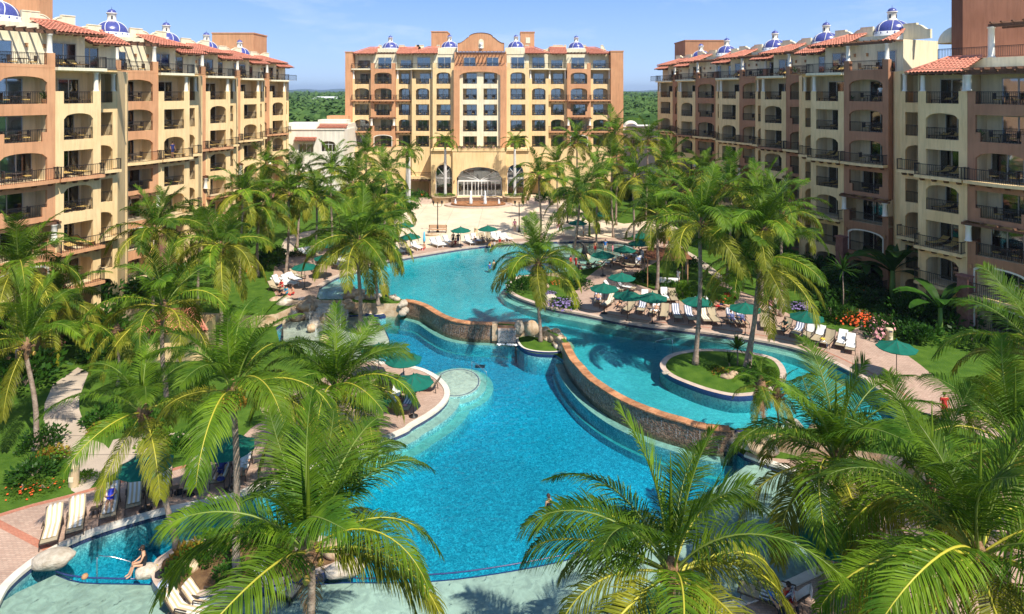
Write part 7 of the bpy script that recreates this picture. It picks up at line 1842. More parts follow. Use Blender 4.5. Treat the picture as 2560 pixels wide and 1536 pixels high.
# gazebo
g0 = G(*Z2(1160, 545), 0); GW, GD, GH = 4.0, 3.2, 2.9
T = thing('gazebo', 'square reed roofed gazebo on slim red posts with a massage table', 'gazebo', g0, rz=-.1)
for x in (-1, 1):
    for y in (0, 1): b = MB(); b.bar((x * GW / 2, y * GD, 0), (x * GW / 2, y * GD, GH), .11); b.build('post', M['benchwood'], T, local=True)
b = MB(); b.box((0, 0, GH), (GW + .1, .14, .18)); b.box((0, GD, GH), (GW + .1, .14, .18)); b.box((-GW / 2, GD / 2, GH + .01), (.14, GD, .18)); b.box((GW / 2, GD / 2, GH + .01), (.14, GD, .18)); b.build('roof_frame', M['benchwood'], T, local=True)
for k in range(22):
    y = -.35 + (GD + .7) * k / 21; t = 1 - abs(2 * k / 21 - 1); b = MB()
    b.box((0, y, GH + .22 + .55 * t), (GW + .7 - .9 * t, (GD + .7) / 21 * .92, .06)); b.build('roof_slat', M['gazebo'], T, local=True)
T = thing('massage_table', 'massage table draped with a white sheet inside the gazebo', 'massage table', g0 + Vector((.2, .6, 0)), rz=-.25); b = MB(); b.box((0, 0, .74), (2.0, .75, .12)); b.box((0, -.385, .6), (1.8, .02, .3)); b.build('sheet', M['whitecloth'], T, local=True)
for x in (-.85, .85):
    for y in (-.3, .3): b = MB(); b.bar((x, y, .7), (x, y, 0), .05); b.build('leg', M['benchwood'], T, local=True)
# red roofed hut half hidden in the left garden and a small post
hp = Vector((-26.5, 50, lo)); T = thing('garden_hut', 'small hut with a terracotta roof half hidden among left garden palms', 'hut', hp)
F = Fr((hp.x, hp.y), (1, .1)); b = MB(); pts = [F(-2, 0, 0), F(2.2, 0, 0), F(2.2, -3, 0), F(-2, -3, 0)]; b.skirt(pts, lo, 1.5); b.build('wall', M['ochre'], T); tile_roof(T, F, -2.6, 2.8, .6, 1.4, -1.6, 2.4, 1.8, 1.8)
# the fountain
fc = Vector((-5.9, 112.5, 0)); T = thing('fountain', 'wide low stone fountain with two tall and two small jets before the entrance', 'fountain', fc)
def arc(rx, ry, a0, a1, n=28): return [Vector((rx * math.cos(a0 + (a1 - a0) * i / n), ry * math.sin(a0 + (a1 - a0) * i / n), 0)) for i in range(n + 1)]
for nm, rx, ry, z0, z1, m in (('lower_basin', 6.0, 3.0, 0, .28, M['pinkcoping']), ('upper_basin', 4.8, 2.0, .28, .5, M['stonecap'])):
    b = MB(); o_ = arc(rx, ry, 0, 2 * PI)[:-1]; i_ = arc(rx - .35, ry - .35, 0, 2 * PI)[:-1]; b.skirt(o_, z0, z1); b.skirt(i_, z0, z1); n = len(o_)
    for k in range(n): j = (k + 1) % n; b.quad((o_[k].x, o_[k].y, z1), (o_[j].x, o_[j].y, z1), (i_[j].x, i_[j].y, z1), (i_[k].x, i_[k].y, z1))
    b.poly(i_, z1 - .12, 0); b.build(nm, m, T, local=True)
b = MB()
for k in range(18): a = PI * k / 18; a2 = PI * (k + 1) / 18; p0, p1 = Vector((5.0 * math.cos(a), 1.6 + 1.4 * math.sin(a), 0)), Vector((5.0 * math.cos(a2), 1.6 + 1.4 * math.sin(a2), 0)); b.quad((p0.x, p0.y, .2), (p1.x, p1.y, .2), (p1.x, p1.y, .9), (p0.x, p0.y, .9)); b.quad((p0.x, p0.y, .9), (p1.x, p1.y, .9), (p1.x * 1.08, p1.y * 1.08 + .1, .9), (p0.x * 1.08, p0.y * 1.08 + .1, .9))
b.build('back_wall', M['mosaic'], T, local=True)
for x, h in ((-1.3, 2.3), (1.2, 2.3), (-4.0, .9), (3.6, .9)):
    b = MB(); r2 = random.Random(int(x * 10))
    b.tube([Vector((r2.uniform(-.03, .03), 0, h * k / 10)) + Vector((x, -.6, .4)) for k in range(11)], [(.34 if h > 1 else .24) * (1 - .75 * (k / 10) ** 1.2) * r2.uniform(.85, 1.15) for k in range(11)], 9); b.build('water_jet', M['foam'], T, local=True)
for s, lb in ((-1, 'left'), (1, 'right')):
    q = Vector((-5.9 + s * 6.45, 116.6, 0)); T2 = thing('stone_planter', 'round honey coloured stone planter %s of the fountain' % lb, 'planter', q); b = MB(); b.lathe([(2.3, 0), (2.3, 1.0), (2.4, 1.02), (2.4, 1.12), (2.0, 1.12), (2.0, 1.0), (.01, 1.0)], seg=22); b.build('stone_wall', M['rock'], T2, local=True)
    o = link('foliage', clump('bright', 0), T2, (0, 0, 1.0), local=True); o.scale = (1.9, 1.9, .45)
# walls and steps left and right of the fountain
for s, lb in ((-1, 'left'), (1, 'right')):
    x0 = -5.9 + s * 10.6; T2 = thing('garden_steps', 'broad low steps %s of the fountain planters' % lb, 'steps', (x0, 114, 0))
    for k in range(5): b = MB(); b.box((0, k * .55, .07 + .07 * k), (4.2, .55, .15 + .15 * k)); b.build('step', M['pinkcoping'], T2, local=True)
    b = MB(); b.box((s * 2.4, 1.2, .45), (.5, 4.4, .95)); b.build('side_wall', M['rock'], T2, local=True)
# hand rails in the pools
for zf, x, y, z0, rz, lb in [(Z3, 600, 1090, lo, 0.2, 'curved steel handrail in the shallow water at the lower left'), (Z5, 1580, 560, lo, -.6, 'steel handrail at the oval step of the deck point'), (Z2, 1190, 930, 0, 2.6, 'steel handrail beside the grass island'), (Z1, 540, 960, -.5, -1.5, 'steel handrail in the middle of the pool steps'), (Z7, 1510, 860, 0, 2.6, 'pinkish handrail at the right pool rim')]:
    T = thing('handrail', lb, 'handrail', G(*zf(x, y), z0), rz=rz); b = MB(); b.tube([(0, 0, -.4), (0, 0, .8), (.08, 0, .88), (.6, 0, .75), (1.3, 0, .45), (1.4, 0, .35), (1.4, 0, -.3)], .02, 7); b.build('rail_tube', M['steel'], T, local=True)
# rope with floats dividing the shallow water, and jets in the splash pad
pts = [G(*Z3(345, 1062), lo - .08), G(*Z3(420, 1085), lo - .08), G(*Z3(525, 1100), lo - .08), G(*Z3(700, 1105), lo - .08), G(*Z3(890, 1108), lo - .08)]
T = thing('float_rope', 'dark rope with one brown float closing the shallow water at the lower left', 'rope', pts[0]); b = MB(); b.tube(pts, .035, 6); b.build('rope', M['blueband'], T)
for q in (pts[2],): b = MB(); b.lathe([(0, -.12), (.12, -.06), (.14, .0), (.1, .09), (0, .12)], q + Vector((0, 0, .05)), 9); b.build('float', M['benchwood'], T)
pts = [G(*Z3(2160, 1085), lo - .08), G(*Z3(2220, 1105), lo - .08), G(*Z3(2350, 1100), lo - .08), G(*Z3(2470, 1090), lo - .08), G(*ZD(1100, 1384), lo - .08), G(*ZD(1250, 1362), lo - .08), G(*ZD(1420, 1330), lo - .08)]
T = thing('float_rope', 'long dark blue rope crossing the pool from the planted island to the right', 'rope', pts[0]); b = MB(); b.tube(smooth(pts, 4, False), .032, 6); b.build('rope', M['blueband'], T)
r3 = random.Random(12)
for i, (x, y, h) in enumerate(sorted([(355, 1100, 2.0), (430, 1060, 1.4), (560, 1090, 2.0), (600, 1060, 2.2), (640, 1110, 1.6), (520, 1150, 1.5), (590, 1170, 1.8), (400, 1180, 1.2), (650, 1040, 1.4), (470, 1120, 1.6)])):
    q = G(*Z1(x, y), lo); b = MB(); T = thing('splash_jet', '%s white water jet from the left spurting from the splash pad' % nth(i), 'water jet', q, 'jets of the splash pad')
    b.tube([Vector((r3.uniform(-.03, .03), r3.uniform(-.03, .03), h * k / 7)) for k in range(8)], [.05 - .005 * k for k in range(8)], 6); b.build('jet', M['mist'], T, local=True)
    b = MB()
    for k in range(40): a = r3.uniform(0, 6.28); d = r3.uniform(0, .45); z_ = h * (1 - d * 1.2) * r3.uniform(.2, 1); b.lathe([(0, .03), (.025, 0), (0, -.03)], (math.cos(a) * d, math.sin(a) * d, max(.02, z_)), 4)
    tag(b.build('spray', M['mist'], T, local=True), kind='stuff')
# small stream over the rocks left of the steps
T = thing('rock_waterfall', 'thin waterfall running down the rocks left of the pool steps', 'waterfall', G(*Z1(285, 1000), lo)); b = MB()
for k in range(5): x = -.3 + .14 * k; b.quad((x, -.3, 0), (x + .09, -.3, 0), (x + .09, .25, 1.5), (x, .25, 1.5))
b.build('water_stream', M['spray'], T, local=True)
# dark drain grilles on the pool floor
for zf, x, y, z0, lb in [(Z1, 1255, 722, -1.14, 'dark drain grille on the upper pool floor'), (Z1, 1670, 1360, lo - 1.74, 'dark drain grille on the lower pool floor near the wall'), (Z2, 783, 853, -1.14, 'dark drain grille between the wall and the grass island'), (Z2, 1408, 1236, -1.14, 'small drain below the grass island rim')]:
    p = G(*zf(x, y), z0 * .8); b = MB(); b.box((p.x, p.y, z0 + .03), (.8, .5, .05)); tag(b.build('drain_grille', M['iron']), lb, 'drain')
# toy seal slide in the kids pool and bright toys
T = thing('seal_statue', 'black seal statue on a rock in the shallow kids pool', 'statue', G(*Z2(650, 355), -.1)); b = MB()
b.tube([(-.5, 0, .3), (-.25, 0, .45), (.0, 0, .75), (-.05, 0, 1.2), (-.2, 0, 1.55), (-.45, 0, 1.7), (-.6, 0, 1.72)], [.08, .3, .36, .26, .17, .15, .05], 10); b.tube([(0, .2, .6), (.1, .5, .3), (.15, .6, .1)], [.1, .12, .03], 6); b.tube([(0, -.2, .6), (.1, -.5, .3), (.15, -.6, .1)], [.1, .12, .03], 6); b.tube([(.2, 0, .6), (.6, 0, .35), (.85, .15, .3)], [.2, .12, .02], 6); b.build('seal_body', M['iron'], T, local=True)
b = MB(); b.lathe([(.7, -.3), (.65, .1), (.45, .4), (.1, .5), (0, .5)], seg=10); b.build('statue_rock', M['rock'], T, local=True)
# ================================================================== PEOPLE
def skin_body(name, J, E, mats, root='pelvis'):
    names = list(J); idx = {k: i for i, k in enumerate(names)}
    me = bpy.data.meshes.new(name); me.from_pydata([J[k][0] for k in names], [(idx[a], idx[c]) for a, c in E], [])
    o = bpy.data.objects.new('tmp', me); COL.objects.link(o)
    o.modifiers.new('s', 'SKIN'); sk = me.skin_vertices[0].data
    for i, k in enumerate(names): r = J[k][1]; sk[i].radius = (r, r) if not hasattr(r, '__len__') else r; sk[i].use_root = (k == root)
    sb = o.modifiers.new('d', 'SUBSURF'); sb.levels = 1; sb.render_levels = 1
    dg = bpy.context.evaluated_depsgraph_get(); m2 = bpy.data.meshes.new_from_object(o.evaluated_get(dg)); m2.name = name
    bpy.data.objects.remove(o)
    for p in m2.polygons: p.use_smooth = True
    m2.materials.clear()
    for m in mats: m2.materials.append(m)
    return m2
POSES = {}
def pose(kind):
    """joints in metres, figure faces -y"""
    if kind in POSES: return POSES[kind]
    V = Vector
    if kind in ('stand', 'walk', 'wade'):
        s = .22 if kind == 'walk' else .03
        J = dict(pelvis=(V((0, 0, .95)), .13), waist=(V((0, 0, 1.1)), .115), chest=(V((0, 0, 1.3)), (.15, .11)), neckb=(V((0, 0, 1.45)), .07), neck=(V((0, -.01, 1.53)), .05), head=(V((0, -.02, 1.63)), .085), top=(V((0, -.01, 1.72)), .07),
                 hl=(V((-.09, 0, .9)), .095), hr=(V((.09, 0, .9)), .095), kl=(V((-.1, -s, .5)), .06), kr=(V((.1, s * .3, .5)), .06), al=(V((-.1, -s * 1.1, .09)), .04), ar=(V((.1, s * 1.6, .11)), .04), tl=(V((-.1, -s * 1.1 - .17, .03)), .03), tr=(V((.1, s * 1.6 - .15, .04)), .03),
                 sl=(V((-.18, 0, 1.42)), .06), sr=(V((.18, 0, 1.42)), .06), el=(V((-.25, s * .5, 1.15)), .042), er=(V((.25, -s * .5, 1.15)), .042), wl=(V((-.27, s * .3 - .08, .92)), .028), wr=(V((.27, -s * .9 - .05, .93)), .028), ml=(V((-.27, s * .3 - .1, .83)), .03), mr=(V((.27, -s * .9 - .08, .84)), .03))
    elif kind == 'sit':
        J = dict(pelvis=(V((0, 0, .12)), .13), waist=(V((0, -.02, .27)), .115), chest=(V((0, -.05, .46)), (.14, .11)), neckb=(V((0, -.07, .6)), .065), neck=(V((0, -.09, .67)), .048), head=(V((0, -.12, .77)), .085), top=(V((0, -.12, .86)), .07),
                 hl=(V((-.09, -.03, .1)), .09), hr=(V((.09, -.03, .1)), .09), kl=(V((-.1, -.45, .16)), .06), kr=(V((.1, -.42, .2)), .06), al=(V((-.1, -.62, -.24)), .04), ar=(V((.11, -.55, -.2)), .04), tl=(V((-.1, -.78, -.3)), .03), tr=(V((.11, -.72, -.26)), .03),
                 sl=(V((-.17, -.05, .57)), .055), sr=(V((.17, -.05, .57)), .055), el=(V((-.21, -.16, .33)), .04), er=(V((.21, -.16, .33)), .04), wl=(V((-.12, -.36, .25)), .027), wr=(V((.12, -.36, .28)), .027), ml=(V((-.09, -.44, .24)), .03), mr=(V((.1, -.44, .28)), .03))
    elif kind == 'lie':      # reclining on a lounger, head toward +y, raised back
        J = dict(pelvis=(V((0, 0, .1)), .13), waist=(V((0, .14, .17)), .115), chest=(V((0, .33, .31)), (.14, .11)), neckb=(V((0, .46, .42)), .065), neck=(V((0, .51, .47)), .048), head=(V((0, .58, .55)), .085), top=(V((0, .63, .61)), .07),
                 hl=(V((-.09, -.06, .09)), .09), hr=(V((.09, -.06, .09)), .09), kl=(V((-.11, -.44, .2)), .06), kr=(V((.11, -.48, .09)), .06), al=(V((-.1, -.84, .07)), .04), ar=(V((.12, -.9, .07)), .04), tl=(V((-.11, -.92, .18)), .03), tr=(V((.14, -.96, .18)), .03),
                 sl=(V((-.17, .4, .38)), .055), sr=(V((.17, .4, .38)), .055), el=(V((-.27, .22, .24)), .04), er=(V((.27, .22, .24)), .04), wl=(V((-.14, .04, .26)), .027), wr=(V((.12, .02, .27)), .027), ml=(V((-.08, -.02, .27)), .03), mr=(V((.07, -.04, .28)), .03))
    E = [('pelvis', 'waist'), ('waist', 'chest'), ('chest', 'neckb'), ('neckb', 'neck'), ('neck', 'head'), ('head', 'top'), ('pelvis', 'hl'), ('pelvis', 'hr'), ('hl', 'kl'), ('hr', 'kr'), ('kl', 'al'), ('kr', 'ar'), ('al', 'tl'), ('ar', 'tr'),
         ('chest', 'sl'), ('chest', 'sr'), ('sl', 'el'), ('sr', 'er'), ('el', 'wl'), ('er', 'wr'), ('wl', 'ml'), ('wr', 'mr')]
    body = skin_body('body', J, E, [M['skin']])
    # fingers and face added to the same mesh
    b = MB()
    for h, w_, sg in (('ml', 'wl', -1), ('mr', 'wr', 1)):
        c, wv = J[h][0], J[w_][0]; d = (c - wv).normalized(); side = d.cross(V((1, 0, 0))).normalized() if abs(d.x) < .8 else V((0, 1, 0)); cu = side.cross(d).normalized()
        for k, (off, l) in enumerate(((-.03, .06), (-.01, .075), (.012, .07), (.032, .055))):
            q = c + side * off; b.tube([q, q + d * l * .6, q + d * l + cu * sg * -.02], [.010, .009, .006], 5)
        q = c - d * .03 + side * -.03; b.tube([q, q + (d - side).normalized() * .035, q + (d * 1.3 - side).normalized() * .06], [.012, .01, .007], 5)
    hd = J['head'][0]; up = (J['top'][0] - hd).normalized(); fw = V((0, -1, 0)) if kind != 'lie' else V((0, -.75, .65)); fw = (fw - up * fw.dot(up)).normalized(); sd = up.cross(fw)
    b.tube([hd + fw * .07 + up * .03, hd + fw * .112 - up * .005, hd + fw * .08 - up * .02], [.008, .017, .012], 5)
    for s in (-1, 1): b.tube([hd + sd * .075 * s - up * .02, hd + sd * .096 * s + up * .01, hd + sd * .075 * s + up * .035], [.008, .016, .008], 5)
    bm = bmesh.new(); bm.from_mesh(body); tmp = b.mesh('x', M['skin']); bm.from_mesh(tmp); bm.to_mesh(body); bm.free()
    # clothing meshes: offset copies of body regions
    def region(test, name, push=.016):
        bm = bmesh.new(); bm.from_mesh(body); kill = [f for f in bm.faces if not test(f.calc_center_median())]; bmesh.ops.delete(bm, geom=kill, context='FACES')
        bm.normal_update()
        for v in bm.verts: v.co += v.normal * push
        me = bpy.data.meshes.new(name); bm.to_mesh(me); bm.free(); me.materials.append(M['cloth'])
        for p in me.polygons: p.use_smooth = True
        return me
    pz = J['pelvis'][0]; ax = (J['chest'][0] - pz).normalized()
    al = lambda c: (c - pz).dot(ax)
    near = lambda c, k, r: (c - J[k][0]).length < r
    legs = lambda c: any(near(c, k, .30) for k in ('hl', 'hr')) and al(c) < .1
    shorts = region(lambda c: (legs(c) or (-.12 < al(c) < .1)) and abs(c.x) < .24 and not (near(c, 'ml', .1) or near(c, 'mr', .1) or near(c, 'wl', .07) or near(c, 'wr', .07)), 'shorts')
    Hc = al(J['neckb'][0])
    shirt = region(lambda c: .02 < al(c) < Hc - .01 and (abs(c.x) < .17 or near(c, 'sl', .17) or near(c, 'sr', .17)) and (c - pz - ax * al(c)).length < .27, 'shirt', .02)
    suit = region(lambda c: -.10 < al(c) < Hc - .08 and abs(c.x) < .155 and (c - pz - ax * al(c)).length < .19, 'swimsuit', .012)
    hb = MB(); hb.lathe([(.0, .115), (.05, .105), (.088, .07), (.1, .02), (.094, -.05), (.07, -.08)], (0, 0, 0), 12); rot = up.to_track_quat('Z', 'Y').to_matrix(); c0 = hd - fw * .022 + up * .03
    hb.v = [tuple(c0 + rot @ Vector(v)) for v in hb.v]; hair = hb.mesh('hair', M['hair'])
    eb = MB()
    for s in (-1, 1): eb.lathe([(0, .012), (.011, .004), (.011, -.004), (0, -.012)], hd + fw * .083 + sd * .032 * s + up * .025, 6)
    eb.tube([hd + fw * .084 + sd * -.025 - up * .045, hd + fw * .09 - up * .045, hd + fw * .084 + sd * .025 - up * .045], .006, 4)
    face = eb.mesh('face_features', M['hair'])
    POSES[kind] = (body, shorts, shirt, suit, hair, face); return POSES[kind]
def person(p, rz, kind, label, wear, s=1.0, hat=None, group=None):
    body, shorts, shirt, suit, hair, face = pose(kind)
    T = thing('person', label, 'person', p, group, rz=rz); T.scale = (s, s, s)
    link('body', body, T, local=True); link('hair', hair, T, local=True); link('face_features', face, T, local=True)
    for nm, col in wear.items():
        me = {'shorts': shorts, 'shirt': shirt, 'swimsuit': suit}[nm]; o = link(nm, me, T, local=True); o.color = (*col, 1)
    if hat:
        hd = [v for v in hair.vertices]; c = sum((Vector(v.co) for v in hd), Vector()) / len(hd); b = MB(); b.lathe([(.19, .02), (.2, .03), (.11, .05), (.1, .13), (.04, .15), (0, .15)], c + Vector((0, 0, .02)), 14); o = b.build('hat', M['cloth'], T, local=True); o.color = (*hat, 1)
    return T
WH, BK, RD, BL, NV, PK, GY, YL, TN = (.8, .78, .74), (.015, .015, .018), (.6, .03, .03), (.03, .18, .55), (.02, .03, .15), (.75, .25, .35), (.3, .3, .32), (.7, .5, .05), (.5, .38, .22)
# seated woman on the small boulder, at the water's edge
person(G(*Z3(905, 1062), lo) + Vector((0, -.1, .34)), R(-62), 'sit', 'woman in a black swimsuit seated on a small boulder at the planted island', {'swimsuit': BK})
person(G(*Z3(676, 690), lo) + Vector((-.1, .22, .37)), R(27), 'lie', 'woman in a blue swimsuit reclining on a striped towel at the lower left', {'swimsuit': (.03, .05, .5)})
person(G(*Z3(1505, 470), lo) + Vector((0, .1, .37)), R(20), 'lie', 'sunbather in a pale top under the leaves in the near row', {'shorts': WH, 'shirt': WH})
person(G(*Z3(1360, 500), lo) + Vector((0, .1, .37)), R(12), 'lie', 'person in navy on the striped lounger behind the palm trunk', {'shorts': NV, 'shirt': NV})
for zf, x, y, z0, rz, kind, lb, wear, s, hat in [
    (Z1, 1462, 475, 0, 0, 'stand', 'left of two people standing under the far umbrella, in dark trunks', {'shorts': BK}, 1, None), (Z1, 1500, 478, 0, .5, 'stand', 'right of two people standing under the far umbrella, in navy', {'shorts': NV, 'shirt': BK}, 1, None),
    (Z2, 712, 335, -.3, .4, 'wade', 'person in red shorts wading in the kids pool', {'shorts': RD}, .95, None), (Z2, 775, 325, -.3, -.5, 'wade', 'person in a bright blue top and white shorts in the kids pool', {'shirt': BL, 'shorts': WH}, .95, None), (Z2, 820, 335, -.3, 1, 'wade', 'child in pink in the kids pool', {'shirt': PK, 'shorts': PK}, .72, None),
    (Z2, 560, 430, 0, 1, 'stand', 'person with a red shirt left of the palm trunk at the kids pool', {'shirt': RD, 'shorts': BK}, .9, None), (Z2, 593, 430, 0, 2, 'stand', 'person in red right of the palm trunk at the kids pool', {'shirt': RD, 'shorts': RD}, .9, None),
    (Z2, 1138, 300, 0, 0, 'walk', 'person in black walking on the path beyond the gazebo', {'shirt': BK, 'shorts': BK}, 1, None), (Z2, 1222, 295, 0, .6, 'walk', 'person in a blue shirt walking on the garden path', {'shirt': BL, 'shorts': TN}, 1, None), (Z2, 1170, 300, 0, 3, 'walk', 'person in orange walking away behind the one in black', {'shirt': (.6, .15, .05), 'shorts': NV}, 1, None), (Z2, 1185, 345, 0, 3, 'walk', 'person in white on the path above the gazebo', {'shirt': WH, 'shorts': TN}, .95, None),
    (Z2, 1822, 712, 0, R(160), 'walk', 'man in a cream shirt and green shorts walking on the right deck', {'shirt': (.75, .68, .5), 'shorts': (.02, .07, .05)}, 1.04, None), (Z2, 1862, 705, 0, R(170), 'walk', 'woman in a pale yellow dress walking beside the man on the right deck', {'shirt': (.75, .62, .42), 'shorts': (.75, .62, .42)}, .98, None), (Z2, 1795, 720, 0, R(190), 'walk', 'person in pink half hidden by the drooping leaf on the right deck', {'shirt': PK, 'shorts': WH}, 1, None),
    (Z6, 1110, 550, 0, 0, 'walk', 'person in pink crossing the plaza on the right', {'shirt': PK, 'shorts': WH}, 1, None), (Z6, 1150, 560, 0, 1, 'walk', 'person in white crossing the plaza', {'shirt': WH, 'shorts': WH}, 1, None), (Z6, 1345, 560, 0, 1, 'stand', 'person in pale blue by the banana plant', {'shirt': (.3, .45, .75), 'shorts': WH}, 1, None), (Z6, 612, 170, 0, 0, 'stand', 'person in red standing by the hotel entrance', {'shirt': RD, 'shorts': RD}, 1.0, None),
    (Z8, 1800, 0, 0, 0, 'stand', '', {}, 1, None),
    (Z6, 800, 570, 0, 0, 'stand', 'person in dark clothes beside the right lamp post', {'shirt': NV, 'shorts': BK}, 1, None), (Z6, 700, 520, 0, 0, 'stand', 'person in pink left of the right lamp post', {'shirt': PK, 'shorts': TN}, 1, None),
    (Z1, 745, 80, 0, 0, 'walk', 'person in pink on the far left walk by the lobby', {'shirt': PK, 'shorts': WH}, 1, None)]:
    if not lb: continue
    person(G(*zf(x, y), z0), rz, kind, lb, wear, s, hat)
d_ = 38.9; person(Vector(((2361 - CX) * d_ / FPX, d_, 0)), 0, 'stand', 'person in red standing on the deck near the right edge', {'shirt': RD, 'shorts': RD}, 1)
for i, (zf, x, y, z0, rz, kind, lb, wear, hat) in enumerate([
    (Z1, 1240, 500, .1, R(-20), 'sit', 'sunburnt person sitting on the far pool rim', {'shorts': RD}, None), (Z1, 1455, 478, .1, R(0), 'sit', 'first of the sitters at the far pool rim under the umbrella', {'shorts': BK}, None), (Z1, 1480, 472, .1, .1, 'sit', 'second of the sitters at the far pool rim', {'swimsuit': RD}, None),
    (Z1, 1745, 470, .1, 0, 'sit', 'sitter with legs in the water right of the umbrella', {'shorts': YL}, None), (Z1, 1822, 458, .1, 0, 'sit', 'rightmost sitter with legs in the water', {'swimsuit': RD}, None), (Z2, 90, 285, 0, 0, 'sit', 'sitter on the rim behind the island palm leaves', {'swimsuit': WH}, None),
    (Z3, 1250, 400, lo + .3, .4, 'sit', 'person in blue sitting behind the yellow drooping leaf', {'shirt': BL, 'shorts': BK}, WH),
    (Z1, 140, 800, .35, -.5, 'sit', 'person in red on the left upper deck loungers', {'shirt': RD, 'shorts': BK}, WH), (Z1, 175, 850, .1, -.5, 'sit', 'person in turquoise near the rocks at the left', {'shirt': (.02, .3, .5), 'shorts': BK}, None), (Z1, 130, 860, .1, -.3, 'sit', 'person in black near the rocks at the left', {'shirt': BK, 'shorts': BK}, None), (Z1, 225, 850, .1, -.5, 'sit', 'bare backed person near the rocks at the left', {'shorts': RD}, None),
    (Z2, 665, 420, .1, 2.4, 'sit', 'person with a dark top at the kids pool edge', {'shirt': BK, 'shorts': BK}, None), (Z2, 610, 432, .1, 2.4, 'sit', 'person crouching in black right of the kids pool palm', {'shirt': BK, 'shorts': BK}, None),
    (Z4, 1510, 1000, lo + .37, .4, 'sit', 'person in white on the lower right deck', {'shirt': WH, 'shorts': NV}, None), (Z4, 1600, 990, lo + .37, .3, 'sit', 'person in dark red on the lower right deck', {'shirt': (.2, .04, .04), 'shorts': BK}, None), (Z4, 1240, 1190, lo + .37, .3, 'sit', 'person in blue at the bottom edge', {'shirt': BL, 'shorts': BK}, None), (Z4, 1310, 1190, lo + .37, .3, 'sit', 'person in red at the bottom edge', {'shirt': RD, 'shorts': BK}, None),
    (Z2, 1890, 790, .40, R(-45), 'sit', 'person in dark green sitting on a right deck lounger', {'shirt': (.02, .06, .05), 'shorts': BK}, None)]):
    person(G(*zf(x, y), z0), rz, kind, lb, wear, 1, hat)
for i, (zf, x, y, z0, rz, lb, wear) in enumerate([
    (Z1, 1640, 445, .38, R(30), 'sunbather in blue on a far edge lounger', {'shorts': BL}), (Z1, 1692, 440, .38, R(15), 'sunbather in navy on the dark lounger at the far edge', {'shorts': NV}), (Z2, 730, 620, .38, R(-10), 'sunbather under the first right deck umbrella', {'shorts': NV}), (Z2, 870, 640, .38, R(-30), 'tanned sunbather in the shade of the second umbrella', {'shorts': BK}), (Z2, 1085, 690, .38, R(-25), 'sunbather with a white towel in the long row', {'shorts': WH}),
    (Z2, 1400, 670, .38, R(70), 'sunbather with colourful top behind the tallest trunk', {'swimsuit': YL}), (Z2, 1460, 662, .38, R(70), 'tanned sunbather lying crosswise in the second row', {'shorts': RD}), (Z2, 1480, 655, .38, R(70), 'second tanned sunbather lying crosswise', {'shorts': NV}), (Z2, 1562, 745, .38, R(-5), 'left of two readers on navy striped loungers', {'shorts': NV, 'shirt': (.1, .12, .25)}), (Z2, 1624, 750, .38, R(-5), 'right of two readers on navy striped loungers', {'shorts': NV, 'shirt': (.1, .12, .25)}),
    (Z2, 950, 330, .38, 1, 'person in pink in the crowded row', {'swimsuit': PK}), (Z2, 985, 385, .38, 0, 'person in pale blue in the crowded row', {'shirt': (.3, .4, .7), 'shorts': WH}), (Z2, 840, 385, .38, 1, 'person in dark shorts in the crowded row', {'shorts': BK}), (Z2, 1010, 330, .38, 1, 'person in black in the crowded row', {'shirt': BK, 'shorts': BK}), (Z5, 720, 800, lo + .39, R(70), 'sunbather with dark red towel on the deck point', {'shorts': (.3, .02, .08)}), (Z2, 900, 365, .38, 1, 'person in white in the crowded row', {'shirt': WH, 'shorts': BL})]):
    person(G(*zf(x, y), z0), rz, 'lie', lb, wear)
for zf, x, y, z0, lb, wear in [(Z1, 1745, 625, -.1, 'swimmer in a blue shirt in the upper pool', {'shirt': BL}), (Z1, 1776, 608, -.1, 'bare shouldered swimmer beside the one in blue', {'shorts': RD}), (Z1, 945, 812, -.1, 'swimmer by the rocks behind the splash pad palm', {'shorts': BK}), (Z4, 140, 690, lo - .1, 'dark haired swimmer near the tips of the front right palm', {'swimsuit': BK}), (Z1, 928, 780, -.1, 'second swimmer behind the splash pad palm', {'shorts': NV})]:
    person(G(*zf(x, y), z0) + Vector((0, 0, -1.42)), .8, 'stand', lb, wear)
# the guest at the balcony table on the right wing
person(FR1(2.0, -.9, .3 + FLH + .02) + Vector((0, 0, .45)), FR1.rz, 'sit', 'guest in a checked blue shirt sitting on a low right wing balcony', {'shirt': (.35, .45, .6), 'shorts': NV}, 1)
person(FR2(1.2, -.6, z6 + .05), FR2.rz, 'stand', 'guest in a white shirt standing on a high right wing balcony', {'shirt': WH, 'shorts': BK}, 1)
person(FB_(6.6, -.5, .3 + FLH * 4 + .05), 1.2, 'stand', 'guest in navy standing on the fourth floor of the left wing', {'shirt': NV, 'shorts': NV}, 1)
# massage worker in the gazebo
person(g0 + Vector((1.35, 1.0, 0)), -1.2, 'stand', 'masseuse in white standing in the gazebo', {'shirt': WH, 'shorts': WH}, 1)
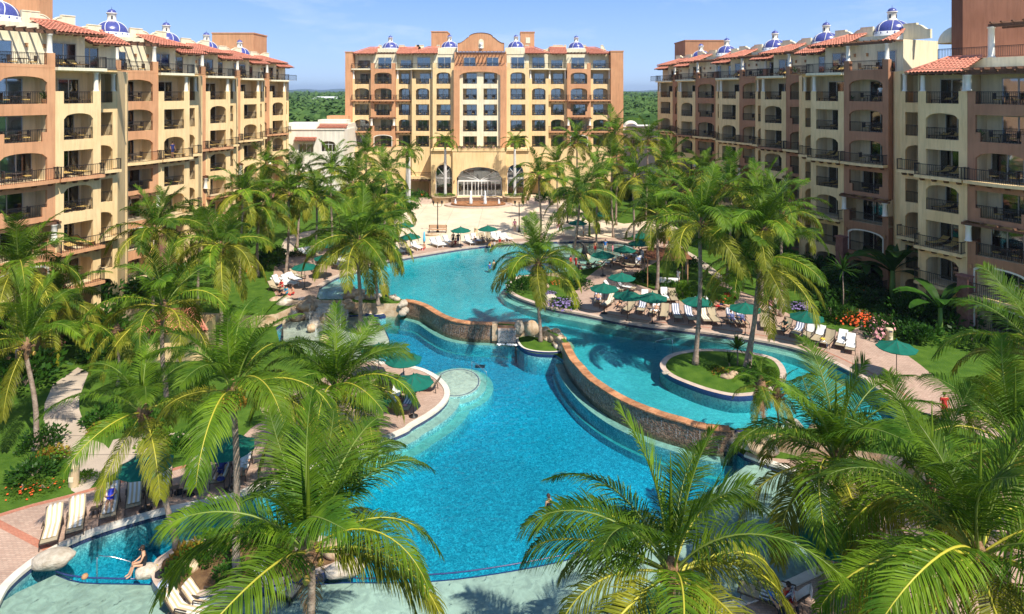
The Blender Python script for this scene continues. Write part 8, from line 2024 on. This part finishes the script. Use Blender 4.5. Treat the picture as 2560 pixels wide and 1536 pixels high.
# towels and bags lying about
def bundle(p, col, label, s=.25, cat='bag', name='bag'):
    bm = bmesh.new(); bmesh.ops.create_icosphere(bm, subdivisions=2, radius=1)
    for v in bm.verts: k = 1 + .3 * noise.noise(v.co * 1.7 + Vector((p[0], 0, 0))); v.co = Vector((v.co.x * s * k, v.co.y * s * .8 * k, max(-.02, v.co.z * s * .55 * k)))
    me = bpy.data.meshes.new(name); bm.to_mesh(me); bm.free(); me.materials.append(M['cloth']); o = link(name, me, None, p); o.color = (*col, 1); return tag(o, label, cat)
for zf, x, y, z0, col, s, lb, cat, nm in [(Z3, 1000, 1080, lo + .17, BK, .32, 'black beach bag on the rim of the planted island', 'bag', 'bag'), (Z3, 1015, 1145, lo + .17, (.55, .6, .8), .28, 'crumpled white and blue towel on the island rim', 'towel', 'towel'), (Z3, 1110, 575, lo + .02, BK, .3, 'black bag on the deck between the near loungers', 'bag', 'bag'), (Z3, 1180, 590, lo + .02, BK, .2, 'small black bag left of the sixth near lounger', 'bag', 'bag'), (Z3, 1365, 490, lo + .5, NV, .22, 'navy bag on the seventh near lounger', 'bag', 'bag'), (Z5, 612, 850, lo + .5, (.03, .2, .7), .3, 'bright blue towel bundle on the left facing lounger', 'towel', 'towel'), (Z5, 690, 770, lo + .4, (.2, .02, .05), .25, 'dark red bag behind the facing loungers', 'bag', 'bag'), (Z5, 760, 960, lo + .42, (.8, .35, .4), .15, 'pink cloth on the right facing lounger', 'towel', 'towel'), (Z2, 2118, 860, .42, YL, .2, 'yellow towel on a right row lounger', 'towel', 'towel'), (Z3, 960, 1030, lo + .17, YL, .12, 'yellow object on the island rim', 'toy', 'toy'), (Z3, 1835, 1090, lo + .2, NV, .2, 'navy bag at the island rim behind the front trunk', 'bag', 'bag')]:
    bundle(G(*zf(x, y), z0), col, lb, s, cat, nm)
T = thing('spare_parasol', 'closed sky blue parasol standing at the far pool edge', 'parasol', G(*Z1(1238, 480), 0)); b = MB(); b.lathe([(.03, 0), (.03, .5), (.16, .6), (.18, .9), (.08, 1.8), (.02, 1.9)], seg=9); o = b.build('folded_canopy', M['cloth'], T, local=True); o.color = (.1, .5, .8, 1)

# ------------------------------------------------------------------ the air
def haze():
    m = bpy.data.materials.new('haze'); m.use_nodes = True; n, l = m.node_tree.nodes, m.node_tree.links; n.clear()
    out = n.new('ShaderNodeOutputMaterial'); pv = n.new('ShaderNodeVolumePrincipled')
    pv.inputs['Color'].default_value = (0.62, 0.78, 1.0, 1); pv.inputs['Density'].default_value = HAZE; pv.inputs['Anisotropy'].default_value = 0.2
    l.new(pv.outputs[0], out.inputs['Volume']); b = MB(); b.box((0, 6000, 60), (26000, 13000, 128)); return tag(b.build('haze', m), 'pale blue haze over the distance', 'haze', kind='stuff')
HAZE = 0.00011
haze()
